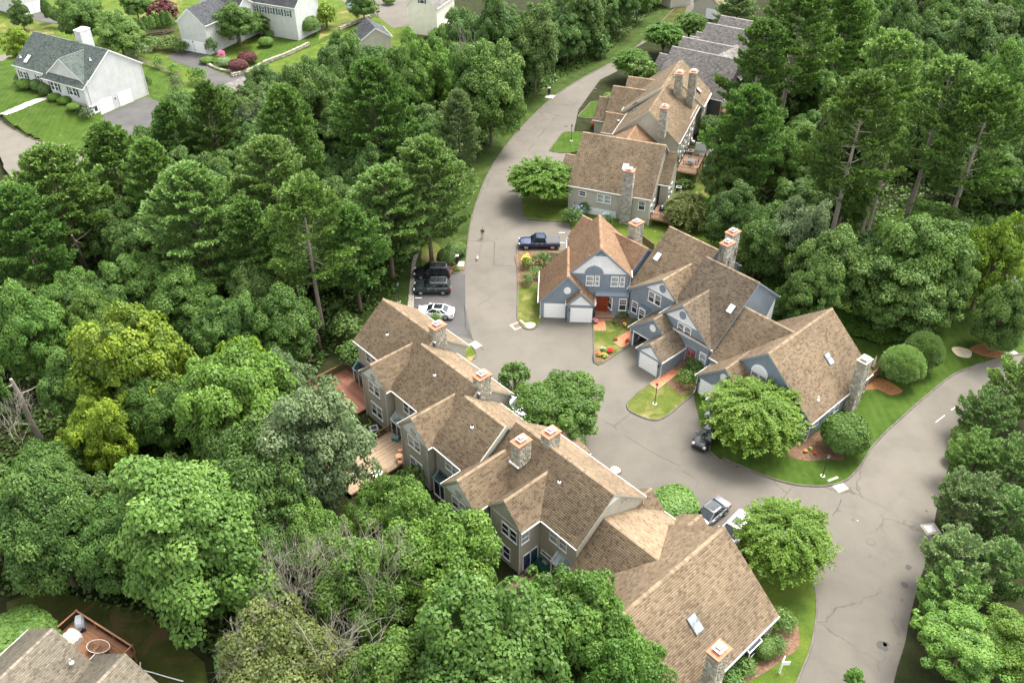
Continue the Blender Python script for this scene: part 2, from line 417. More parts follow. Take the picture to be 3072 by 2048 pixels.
def thing(name, label, cat, loc=(0, 0, 0), rz=0, group=None):
    o = bpy.data.objects.new(name, None); COL.objects.link(o); o.location = loc; o.rotation_euler = (0, 0, rz)
    o.empty_display_size = .3
    return tag(o, label, cat, group)
def copy_tree(o, parent=None):
    c = o.copy(); COL.objects.link(c); c.parent = parent
    for ch in list(o.children): copy_tree(ch, c)
    return c
rng = random.Random(7)
# ------------------------------------------------------------------ terrain
def sst(x, a, b):
    t = np.clip((x - a) / (b - a), 0, 1); return t * t * (3 - 2 * t)
def gz(x, y):
    (a0, a1), (b0, b1) = frame(-47.6)
    u = x * a0 + y * a1; v = x * b0 + y * b1
    k = sst(-u, 24, 29)
    return -.05 - k * (1.0 * sst(-v, -44, -40.5) + .9 * sst(-v, -32, -12))
xs = np.concatenate([[-700, -500, -350, -250], np.arange(-180, 181, 1.5), [250, 350, 500, 700]])
ys = np.concatenate([[-300, -150, -60], np.arange(0, 301, 1.5), [340, 420, 550, 800, 1200]])
gx, gy = np.meshgrid(xs, ys); V = np.stack([gx.ravel(), gy.ravel(), gz(gx, gy).ravel()], 1)
nx, ny = len(xs), len(ys); ii = (np.arange(ny - 1)[:, None] * nx + np.arange(nx - 1)[None]).ravel()
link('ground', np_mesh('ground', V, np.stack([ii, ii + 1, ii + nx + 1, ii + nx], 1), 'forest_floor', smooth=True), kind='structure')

def smooth_line(pts, closed=False, n=6):
    P_ = [Vector(p[:2]) for p in pts]; out = []; m = len(P_)
    for i in range(m if closed else m - 1):
        p0 = P_[(i - 1) % m] if closed or i > 0 else P_[i]; p1 = P_[i]; p2 = P_[(i + 1) % m]
        p3 = P_[(i + 2) % m] if closed or i + 2 < m else p2
        for k in range(n):
            t = k / n
            out.append(0.5 * ((2 * p1) + (p2 - p0) * t + (2 * p0 - 5 * p1 + 4 * p2 - p3) * t * t + (3 * p1 - p0 - 3 * p2 + p3) * t ** 3))
    if not closed: out.append(P_[-1])
    return [(p.x, p.y) for p in out]
def S(*l): return [px(x, y)[:2] for x, y in l]            # photograph pixels -> ground outline
def crop(ox, oy, s): return lambda *l: [px(ox + x / s, oy + y / s)[:2] for x, y in l]
q2 = crop(1024, 0, 2.2959); q5 = crop(1024, 683, 2.2959); q6 = crop(2048, 683, 2.2959); q9 = crop(2048, 1366, 2.2959); q1 = crop(0, 0, 2.2959)
qE = crop(2000, 900, 3); qA = crop(1050, 880, 3); qH = crop(400, 0, 2.688); qK = crop(880, 0, 2.688)
def sheet(name, pts, z, mat, z0=None, kind='structure'):
    return MB().poly(pts, z if z0 is None else z0, z).build(name, mat, kind=kind)
def kerb(pts, closed=False, w=.16, h=.13, name='kerb', mat='kerb', z0=-.03):
    m = MB(); n = len(pts); vs = []
    for i in range(n):
        a = Vector(pts[(i - 1) % n] if closed or i else pts[0]); b_ = Vector(pts[(i + 1) % n] if closed or i < n - 1 else pts[-1])
        t = (b_ - a).normalized(); nn = Vector((-t.y, t.x)); p = Vector(pts[i])
        for o_, z in ((-w * .8, z0), (-w * .35, h), (w * .35, h), (w * .8, z0)): vs.append((p.x + nn.x * o_, p.y + nn.y * o_, z))
    fs = [(i * 4 + k, i * 4 + k + 1, ((i + 1) % n) * 4 + k + 1, ((i + 1) % n) * 4 + k) for i in range(n if closed else n - 1) for k in range(3)]
    m.add(vs, fs); return m.build(name, mat, kind='structure', fixn=True)

road_left = smooth_line(S((2110, -60), (1990, 60), (1910, 140), (1836, 187), (1760, 228), (1677, 279), (1625, 323), (1577, 370), (1516, 440), (1468, 514), (1433, 597), (1411, 675), (1402, 740), (1396, 800)))
main = road_left + S((1396, 806), (1243, 806), (1238, 960), (1330, 1010), (1420, 1120), (1560, 1290), (1750, 1440), (1900, 1560), (2000, 1600), (2240, 1600))
main += smooth_line(S((2240, 1600), (2400, 1700), (2446, 1775), (2449, 1830), (2442, 1888), (2431, 1945), (2405, 2010), (2360, 2120)))
right_edge = smooth_line(S((2660, 2140), (2690, 2010), (2715, 1927), (2731, 1845), (2760, 1736), (2786, 1666), (2803, 1566), (2823, 1470), (2850, 1392), (2900, 1300), (2975, 1215), (3072, 1150), (3250, 1085)))
main += right_edge + S((3250, 1020), (3072, 1058), (2900, 1100), (2600, 1100), (2300, 960), (2020, 760), (1750, 690), (1712, 690), (1708, 560), (1712, 440), (1735, 330), (1800, 240), (1850, 215), (1880, 160), (2000, 90), (2200, -60))
sheet('road', main, 0.0, 'asphalt')
# lighter relaid patch and darker driveways
sheet('driveway', q5((1370, 612), (1735, 640), (1740, 905), (1770, 950), (1560, 960), (1380, 760), (1330, 690)), .004, 'asphalt')
sheet('driveway', q5((1990, 800), (2180, 1060), (2110, 1090), (1975, 1200), (1790, 960)), .004, 'asphalt')
sheet('parking_bay', q5((497, 318), (850, 318), (852, 540), (905, 770), (700, 720), (497, 560)), .004, 'asphalt_dark')
sheet('parking_bay', S((1556, 672), (1712, 672), (1712, 752), (1556, 752)), .004, 'asphalt')

def ribbon(pts, w, z=.009, name='crack_seal', mat='seal_tar', wob=.0):
    m = MB(); vs = []; n = len(pts)
    for i in range(n):
        a = Vector(pts[max(i - 1, 0)]); b_ = Vector(pts[min(i + 1, n - 1)]); t = (b_ - a).normalized(); nn = Vector((-t.y, t.x)); p = Vector(pts[i])
        ww = w * (1 + rng.uniform(-.35, .35)); o_ = nn * rng.uniform(-wob, wob)
        vs += [(p.x + o_.x - nn.x * ww / 2, p.y + o_.y - nn.y * ww / 2, z), (p.x + o_.x + nn.x * ww / 2, p.y + o_.y + nn.y * ww / 2, z)]
    m.add(vs, [(i * 2, i * 2 + 2, i * 2 + 3, i * 2 + 1) for i in range(n - 1)])
    return m.build(name, mat, kind='structure', fixn=True)
def dense(pts, st=.5):
    out = []
    for a, b_ in zip(pts, pts[1:]):
        L = math.dist(a, b_); k = max(1, int(L / st))
        out += [(a[0] + (b_[0] - a[0]) * i / k, a[1] + (b_[1] - a[1]) * i / k) for i in range(k)]
    return out + [pts[-1]]
for pts, w_, wb in ((q5((875, 92), (1056, 95)), .07, .01), (q5((1056, 95), (1050, 260)), .07, .01), (q5((1050, 260), (1215, 265)), .05, .01),
                    (q5((848, 530), (855, 690), (885, 740), (910, 780)), .10, .03), (q5((955, 820), (980, 845)), .09, .03),
                    (q5((1740, 0), (1740, 0), (1741, 1)), .01, 0), (q5((2005, 1270), (1878, 1365), (1895, 1388)), .06, .03), (q5((1815, 1335), (1878, 1365)), .06, .03),
                    (q5((1960, 1435), (2150, 1550), (2330, 1640)), .06, .02), (q2((1495, 790), (1440, 845)), .09, .04), (q2((1415, 880), (1350, 955)), .09, .04), (q2((1325, 990), (1290, 1035)), .08, .03),
                    (q9((1093, 300), (1065, 372), (1028, 415)), .07, .03), (q9((1062, 372), (1088, 386)), .06, .01), (q9((0, 108), (65, 145)), .06, .02),
                    (q9((1130, 230), (1250, 290), (1440, 385)), .025, .04), (q9((65, 145), (110, 180), (90, 225)), .03, .03),
                    (q5((1740, 870), (1738, 905), (1748, 935)), .5, .02),
                    (q5((850, 320), (852, 530)), .04, .01), (q5((1375, 625), (1560, 650)), .05, .0)):
    ribbon(dense(pts), w_, wob=wb)
for pts in (qH((310, 430), (400, 470), (540, 485)), qH((400, 470), (480, 492), (370, 500)), qH((440, 528), (545, 505)), qH((620, 610), (680, 620), (700, 590)), qH((680, 620), (720, 655), (800, 670)), qH((600, 640), (680, 655)),
            q1((760, 800), (830, 835), (905, 845))): ribbon(dense(pts, .6), .07, wob=.08)
for x, y, r_ in ((1557, 768, .35), (1523, 886, .4), (1376, 1308, .5), (1398, 1296, .3), (1508, 992, .12)):
    c = q9((x, y))[0]; sheet('oil_stain', [(c[0] + r_ * math.cos(a) * rng.uniform(.6, 1.1), c[1] + r_ * math.sin(a) * rng.uniform(.6, 1.2)) for a in [i * .7 for i in range(9)]], .008, 'stain_dark')
for x, y, r_ in ((770, 496, .25), (735, 478, .5), (700, 470, .35)):
    c = q5((x, y))[0]; sheet('oil_stain', [(c[0] + r_ * math.cos(a) * rng.uniform(.6, 1.1), c[1] + r_ * math.sin(a) * rng.uniform(.5, 1.0)) for a in [i * .7 for i in range(9)]], .010, 'stain_dark')
# parking lines
for a, b_ in ((q5((508, 483)), q5((555, 484))), (q5((1500, 34)), q5((1540, 35))), (q5((1503, 103)), q5((1540, 105))), (q6((2120, 489)), q6((2167, 491)))):
    ribbon([a[0], b_[0]], .11, z=.012, name='painted_line', mat='paint_line')
for pts in ((q6((1742, 1340), (1805, 1290))), (q6((1850, 1255), (1890, 1225)))): ribbon(dense(pts), .07, z=.012, name='painted_line', mat='paint_line')

# ------------------------------------------------------------------ lawns with kerbs (each a raised piece)
def lawn(pts, mat='grass', z=.09, kerb_i=None, smooth=True, name='lawn'):
    o = smooth_line(pts, True, 5) if smooth else pts
    sheet(name, o, z, mat, z0=-.04); return o
# verge between road and left woods
vl = list(road_left)
verge = [p for p in vl] + S((1396, 806), (1390, 815), (1345, 820), (1250, 800), (1232, 930), (1250, 1010), (1060, 1000), (1120, 850), (1230, 740), (1330, 560), (1440, 400), (1560, 280), (1700, 180), (1860, 90), (1990, -60))
sheet('verge', verge, .08, 'grass_verge', z0=-.04)
kerb(vl + smooth_line(S((1396, 800), (1390, 813), (1365, 822), (1345, 820)), n=4))
sheet('gravel_strip', smooth_line(S((1255, 765), (1262, 735), (1240, 770), (1232, 830), (1225, 900), (1222, 940), (1240, 945), (1243, 860), (1246, 800)), True, 3), .10, 'gravel')
sheet('mulch_bed', smooth_line(q5((560, 130), (640, 100), (690, 180), (620, 330), (560, 300)), True), .1, 'grass_dry')
sheet('shaded_bed', q5((690, 280), (770, 245), (850, 270), (848, 290), (740, 312)), .12, 'mulch')
sheet('concrete_pad', q5((808, 238), (848, 236), (846, 272), (790, 272)), .13, 'concrete')
sheet('concrete_pad', q2((1410, 660), (1478, 660), (1455, 684), (1400, 676)), .12, 'concrete')
# island left of the blue garages
k = smooth_line(q5((1210, 165), (1216, 420), (1213, 600), (1222, 645), (1255, 690), (1300, 702), (1345, 685), (1395, 622)), n=5)
sheet('lawn', k + q5((1372, 560), (1372, 300), (1560, 260), (1560, 160)), .09, 'grass_dry', z0=-.04); kerb(k)
sheet('mulch_bed', smooth_line(q5((1218, 175), (1218, 300), (1225, 400), (1370, 380), (1480, 290), (1550, 270), (1545, 170)), True), .105, 'mulch')
sheet('gravel_patch', smooth_line(q5((1258, 668), (1300, 655), (1335, 662), (1330, 685), (1290, 696)), True), .105, 'sand')
# island with brick walks between garages
k = smooth_line(q5((1733, 640), (1738, 760), (1742, 900), (1758, 940), (1790, 938), (1880, 880), (1985, 812)), n=5)
sheet('lawn', k + q5((2010, 800), (2060, 640), (2010, 540), (1760, 560)), .085, 'grass', z0=-.04); kerb(k)
sheet('lawn', smooth_line(q5((1745, 720), (1830, 650), (1900, 690), (1975, 720), (1900, 800), (1935, 850), (1800, 850), (1750, 850)), True), .09, 'grass_dry')
sheet('planting_bed', smooth_line(q5((1825, 590), (1985, 590), (2040, 650), (1985, 700), (1900, 665), (1828, 635)), True, 4), .10, 'mulch')
sheet('planting_bed', smooth_line(q5((1745, 845), (1830, 860), (1870, 870), (1840, 905), (1770, 930), (1748, 905)), True, 4), .10, 'mulch')
# island with the lamp post
k = smooth_line(q5((2130, 1075), (2050, 1130), (1985, 1190), (1968, 1222), (1985, 1262), (2060, 1300), (2140, 1325), (2200, 1318), (2270, 1275), (2351, 1205), (2440, 1130)), n=5)
sheet('lawn', k + q5((2460, 1120), (2420, 1030), (2300, 980)), .09, 'grass_dry', z0=-.04); kerb(k)
sheet('mulch_bed', smooth_line(q5((2240, 1075), (2290, 1050), (2430, 1050), (2440, 1110), (2350, 1150), (2290, 1120)), True, 4), .10, 'mulch')
# big lawn right of the blue row
k = smooth_line(qE((350, 1300), (372, 1345), (480, 1440), (640, 1505), (800, 1560))[:4] + q9((270, 20), (550, 135), (700, 185), (830, 208), (960, 212), (1060, 195), (1140, 160), (1210, 85), (1262, 10)) + q6((1300, 1515), (1400, 1405), (1500, 1315), (1620, 1205), (1700, 1140), (1850, 1020), (2000, 955), (2130, 915), (2240, 885), (2351, 868)) + S((3200, 1035), (3350, 1010)), n=4)
sheet('lawn', k + S((3300, 700), (2900, 600), (2500, 650), (2300, 760), (2150, 800), (2000, 700), (1990, 980), (2080, 1180)), .09, 'grass_lush', z0=-.04); kerb(k)
sheet('mulch_bed', smooth_line(qE((1090, 1370), (1230, 1260), (1400, 1180), (1560, 1300), (1590, 1440), (1450, 1440), (1280, 1450), (1130, 1420)), True, 4), .102, 'mulch')
sheet('mulch_bed', smooth_line(qE((1760, 790), (1900, 700), (2100, 800), (2105, 840), (2010, 860), (1900, 810), (1790, 810)), True, 4), .102, 'mulch_orange')
sheet('bare_patch', smooth_line(q6((1850, 835), (1900, 825), (1975, 845), (1990, 870), (1970, 900), (1890, 885)), True, 4), .104, 'sand')
sheet('mulch_bed', smooth_line(q6((1980, 830), (2080, 800), (2230, 830), (2220, 900), (2080, 890), (2000, 860)), True, 4), .103, 'mulch_orange')
sheet('road', S((3010, 790), (3072, 770), (3300, 700), (3300, 950), (3072, 960), (3020, 940), (2960, 880), (2985, 830)), .10, 'asphalt', z0=.05)
sheet('concrete_pad', q6((2215, 860), (2260, 835), (2310, 870), (2240, 888)), .108, 'concrete')
# lawn strip bottom, beside the big end gable
k = smooth_line(S((2395, 1660), (2430, 1720), (2446, 1775), (2449, 1830), (2442, 1888), (2431, 1945), (2405, 2010), (2360, 2120)), n=5)
sheet('lawn', k + S((2000, 2150), (2150, 1950), (2260, 1760), (2240, 1660), (2300, 1630)), .09, 'grass', z0=-.04); kerb(k)
sheet('mulch_bed', smooth_line(q9((640, 1200), (770, 1140), (800, 1230), (790, 1330), (700, 1400), (560, 1500), (420, 1568), (380, 1568), (600, 1350)), True, 4), .102, 'mulch')
# small islands on the cul-de-sac side of the taupe row
k = smooth_line(qA((1062, 470), (1095, 480), (1128, 515), (1138, 560), (1110, 590)), n=5); sheet('lawn', k + qA((1075, 640), (1000, 560), (1040, 480)), .09, 'grass_dry', z0=-.04); kerb(k)
sheet('brick_walk', qA((1070, 575), (1108, 590), (1090, 612), (1062, 600)), .10, 'terracotta')
k = smooth_line(qA((1440, 870), (1500, 850), (1545, 870), (1620, 980), (1800, 1120), (1930, 1220), (1965, 1270), (1972, 1320), (1930, 1380)), n=5); sheet('planting_bed', k + qA((1750, 1400), (1560, 1250), (1440, 1050)), .07, 'mulch', z0=-.04); kerb(k)
ks = smooth_line(q9((0, 240), (45, 260), (70, 330), (50, 400), (-30, 430), (-110, 400), (-120, 320), (-60, 250)), True, 4)
sheet('planting_bed', ks, .07, 'mulch', z0=-.04); kerb(ks, True)
c = q9((-215 + 0, 0))[0]
kk = px(1846, 1410); ks = [(kk[0] + .62 * math.cos(a * .4), kk[1] + .62 * math.sin(a * .4)) for a in range(16)]; sheet('bare_patch', ks, .07, 'sand', z0=-.02); kerb(ks, True)
# lawns up by the beige row
for pts, kp in ((q2((1785, 700), (1720, 708), (1685, 745), (1636, 795), (1640, 810), (1700, 818), (1760, 818)), 7), (q2((1665, 915), (1600, 913), (1530, 915), (1490, 960), (1440, 1025), (1442, 1042), (1500, 1052), (1570, 1056)), 8)):
    k = smooth_line(pts, n=5); sheet('lawn', k + q2((1850, pts and 760 if kp == 7 else 1000)), .09, 'grass_lush', z0=-.04); kerb(k)
k = smooth_line(q2((1250, 1330), (1252, 1440), (1258, 1490), (1275, 1505), (1400, 1518), (1560, 1525)), n=5)
sheet('lawn', k + q2((1640, 1566), (2120, 1590), (2300, 1300), (1900, 1200), (1640, 1100), (1350, 1200)), .09, 'grass', z0=-.04); kerb(k)
sheet('lawn', S((1580, 660), (1712, 668), (1715, 700), (1960, 760), (2100, 740), (2300, 760), (2200, 400), (2160, 330), (1980, 600)), .085, 'grass', z0=-.04)
sheet('patio', S((2095, 475), (2110, 415), (2165, 420), (2140, 465)), .11, 'concrete')
sheet('stone_path', S((2115, 490), (2165, 495), (2150, 510), (2108, 500)), .11, 'concrete')
sheet('lawn', S((2100, 480), (2150, 470), (2200, 500), (2110, 620), (2085, 590)), .095, 'grass_dry')
# brick walks: every brick laid as its own proud piece in one loose mass
def brick_walk(pts, az=0):
    base = sheet('brick_path', pts, .098, 'mortar', z0=0)
    a, b_ = frame(az); P_ = [(p[0] * a[0] + p[1] * a[1], p[0] * b_[0] + p[1] * b_[1]) for p in pts]
    x0, x1 = min(p[0] for p in P_), max(p[0] for p in P_); y0, y1 = min(p[1] for p in P_), max(p[1] for p in P_)
    def inside(x, y):
        c = False
        for i in range(len(P_)):
            (xa, ya), (xb, yb) = P_[i], P_[i - 1]
            if (ya > y) != (yb > y) and x < (xb - xa) * (y - ya) / (yb - ya) + xa: c = not c
        return c
    m = MB(); y = y0; r_ = 0
    while y < y1:
        x = x0 - (r_ % 2) * .1
        while x < x1:
            if inside(x + .1, y + .05):
                w0 = uv(x + .005, y + .005, az); w1 = uv(x + .195, y + .005, az); w2 = uv(x + .195, y + .095, az); w3 = uv(x + .005, y + .095, az)
                z = .104 + rng.uniform(0, .008); m.add([(p[0], p[1], z) for p in (w0, w1, w2, w3)], [(0, 1, 2, 3)], rng.random())
            x += .2
        y += .1; r_ += 1
    m.build('bricks', 'brick_path', base, kind='stuff')
    kerb(pts, True, w=.07, h=.12, name='path_edging', mat='drain_stone')
brick_walk(q5((1742, 600), (1808, 598), (1820, 712), (1735, 712)), 0)
brick_walk(q5((1905, 760), (1995, 705), (2010, 790), (1930, 830), (1872, 785)), 42)
brick_walk(q5((2120, 1078), (2310, 940), (2345, 985), (2178, 1115)), 42)

# ------------------------------------------------------------------ upper left neighbourhood
sheet('road', smooth_line(q1((-700, 1000), (-200, 780), (0, 820), (30, 850), (160, 930), (300, 985), (420, 1015), (520, 1030), (700, 1030), (900, 1100), (900, 1500), (300, 1400), (45, 1180), (20, 1120), (-60, 1060), (-400, 1300)), False, 4), -.02, 'asphalt')
sheet('road', q1((-200, 520), (0, 500), (110, 455), (100, 380), (60, 370), (0, 380), (-200, 420)), -.018, 'asphalt')
L1 = smooth_line(q1((-100, 550), (0, 520), (110, 462), (250, 440), (600, 560), (700, 780), (690, 900), (560, 1020), (430, 1005), (300, 975), (160, 920), (60, 850), (10, 815), (-100, 790)), False, 3)
sheet('lawn', L1, .02, 'grass_lush', z0=-.04)
def mound_lawn(poly, fz, mat, st=.6):
    xs_ = [p[0] for p in poly]; ys_ = [p[1] for p in poly]; vs = []; fs = []; idx = {}
    def ins(x, y):
        c = False
        for i in range(len(poly)):
            (xa, ya), (xb, yb) = poly[i], poly[i - 1]
            if (ya > y) != (yb > y) and x < (xb - xa) * (y - ya) / (yb - ya) + xa: c = not c
        return c
    def vert(i, j):
        if (i, j) not in idx: x, y = min(xs_) + i * st, min(ys_) + j * st; idx[(i, j)] = len(vs); vs.append((x, y, fz(x, y)))
        return idx[(i, j)]
    for i in range(int((max(xs_) - min(xs_)) / st)):
        for j in range(int((max(ys_) - min(ys_)) / st)):
            if ins(min(xs_) + (i + .5) * st, min(ys_) + (j + .5) * st): fs.append((vert(i, j), vert(i + 1, j), vert(i + 1, j + 1), vert(i, j + 1)))
    m = MB(); m.add(vs, fs); return m.build('lawn', mat, kind='structure', smooth=True)
def front_z(x, y):
    a, b_ = frame(-29.5); u = x * a[0] + y * a[1]; v = x * b_[0] + y * b_[1]
    return .03 + 2.25 * float(sst(v, 79.0, 93.0)) * float(sst(-u, 139.5, 142.5))
mound_lawn(L1, front_z, 'grass_lush')
pth = []
for x, y, z in ((10, 822, .1), (60, 832, .1), (120, 795, .8), (180, 758, 1.4), (250, 722, 1.9), (325, 690, 2.2), (325, 672, 2.2), (240, 698, 1.9), (170, 735, 1.4), (100, 775, .8)): pth.append(px(x / 2.2959, y / 2.2959, z)[:2])
mound_lawn(pth, lambda x, y: front_z(x, y) + .06, 'concrete', .25).name = 'garden_path'
sheet('lawn', S((-300, -150), (1400, -150), (1330, 60), (1230, 150), (1000, 200), (800, 330), (560, 380), (450, 330), (250, 420), (-300, 420)), -.035, 'grass')
kerb(smooth_line(q1((480, 1010), (300, 978), (160, 922), (60, 852), (10, 815), (-100, 780)), n=4), h=.08)
sheet('lawn', q1((970, 440), (1180, 500), (1260, 560), (1290, 720), (1180, 735), (1050, 680), (1000, 600)), .02, 'grass_lush', z0=-.04)
sheet('driveway', q1((688, 800), (1010, 668), (1185, 735), (1100, 900), (800, 950), (690, 880)), .01, 'asphalt_dark')
sheet('driveway', smooth_line(qH((280, 455), (430, 405), (620, 440), (560, 500), (600, 540), (690, 585), (780, 605), (930, 605), (940, 700), (700, 760), (600, 690), (540, 580), (340, 500)), True, 3), .01, 'asphalt_dark')
sheet('lawn', q1((0, 170), (150, 130), (370, 180), (370, 240), (250, 250), (0, 230), (-200, 250), (-200, 190)), .02, 'grass_dry', z0=-.04)
sheet('driveway', q1((160, 120), (330, 70), (400, 80), (400, 165), (330, 160)), .01, 'asphalt_dark')
sheet('lawn', smooth_line(qH((950, 560), (1000, 440), (1120, 350), (1210, 230), (1150, 90), (1260, 90), (1344, 250), (1500, 200), (1900, 60), (1900, 160), (1400, 390), (1200, 450), (1010, 540)), True, 3), .03, 'grass_lush', z0=-.04)
sheet('lawn', qK((240, 190), (400, 60), (440, 60), (580, 145), (370, 240), (200, 330)), .05, 'grass_dry', z0=-.04)
sheet('planting_bed', qK((410, 62), (520, 70), (650, 110), (640, 130), (590, 145), (440, 80)), .06, 'stain_dark')
sheet('road', qK((340, -60), (1150, -60), (1150, 60), (940, 210), (800, 230), (700, 150), (650, 100), (560, 60), (400, 20)), .01, 'asphalt')
sheet('lawn', q1((1180, -30), (1300, -30), (1180, 140), (960, 150), (940, 60), (1000, 20)), .02, 'grass_dry', z0=-.04)
sheet('road', q1((900, -40), (980, -40), (985, 45), (910, 45)), .012, 'asphalt')
sheet('garden', q1((960, 180), (1250, 200), (1280, 340), (1150, 380), (900, 330)), .0, 'grass_rough')
sheet('lawn', S((1960, 30), (2060, 20), (2040, 100), (1900, 130)), .03, 'grass_rough', z0=-.04)
sheet('lawn', S((0, 1770), (120, 1730), (420, 1800), (600, 1950), (620, 2060), (0, 2060)), -1.7, 'grass_rough')
# ------------------------------------------------------------------ building kit
def shingle_field(acc, o, a, up, L, W, tab=.33, ex=.19, seed=0):
    """rows of separate proud tabs on a slope: o = eave corner, a = unit along eave, up = unit up the slope"""
    rg = np.random.default_rng(seed)
    o = np.array(o, float); a = np.array(a, float); up = np.array(up, float)
    n = np.cross(a, up); n = n if n[2] > 0 else -n
    rows = int(math.ceil(W / ex)); cols = int(math.ceil(L / tab)) + 1
    r, c = np.meshgrid(np.arange(rows), np.arange(cols), indexing='ij'); r = r.ravel(); c = c.ravel()
    off = rg.random(rows)[r] * tab
    s0 = np.clip(c * tab - off, 0, L); s1 = np.clip((c + 1) * tab - off - .012, 0, L)
    ok = (s1 - s0) > .03; r, s0, s1 = r[ok], s0[ok], s1[ok]
    t0 = r * ex; t1 = np.minimum((r + 1) * ex + .02, W)
    thick = .012 + .022 * rg.random(len(r))
    z = np.full(len(r), .004)
    def P(s, t, h): return o + s[:, None] * a + t[:, None] * up + h[:, None] * n
    V = np.stack([P(s0, t0, z * 0 - .01), P(s1, t0, z * 0 - .01), P(s1, t0, thick), P(s0, t0, thick), P(s1, t1, z), P(s0, t1, z)], 1).reshape(-1, 3)
    b = np.arange(len(r)) * 6
    F = np.concatenate([np.stack([b, b + 1, b + 2, b + 3], 1), np.stack([b + 3, b + 2, b + 4, b + 5], 1)])
    if np.dot(np.cross(a, up), n) < 0: F = F[:, ::-1]
    q = rg.random(len(r)); par = ((r + (s0 / tab).astype(int)) % 2)
    t = np.where(q < .26 + .22 * par, .05 + .3 * rg.random(len(r)), np.where(q > .93, .8, .46 + .16 * rg.random(len(r))))
    acc.append((V, F, np.concatenate([t, t])))
def cap_row(acc, p, q, w=.16, step=.3, sl=.8, seed=1):
    rg = np.random.default_rng(seed); p = np.array(p, float); q = np.array(q, float); L = np.linalg.norm(q - p); d = (q - p) / L
    x = np.cross(d, (0, 0, 1)); k = int(L / step) + 1
    for i in range(k):
        s = p + d * i * step; e = p + d * min((i + 1) * step + .05, L)
        h0, h1 = .075, .045
        V = np.array([s + (0, 0, h0), s + x * w + (0, 0, h0 - sl * w - .0), s - x * w + (0, 0, h0 - sl * w),
                      e + (0, 0, h1), e + x * w + (0, 0, h1 - sl * w), e - x * w + (0, 0, h1 - sl * w)])
        F = np.array([[0, 3, 4, 1], [0, 2, 5, 3]]); t = rg.choice([.2, .5, .55, .68])
        acc.append((V, F, np.array([t, t])))
def flush(acc, name, mat, parent):
    Vs, Fs, Ts, n = [], [], [], 0
    for V, F, t in acc: Vs.append(V); Fs.append(F + n); Ts.append(t); n += len(V)
    me = np_mesh(name, np.concatenate(Vs), np.concatenate(Fs), mat, np.concatenate(Ts))
    return link(name, me, parent, 'stuff')

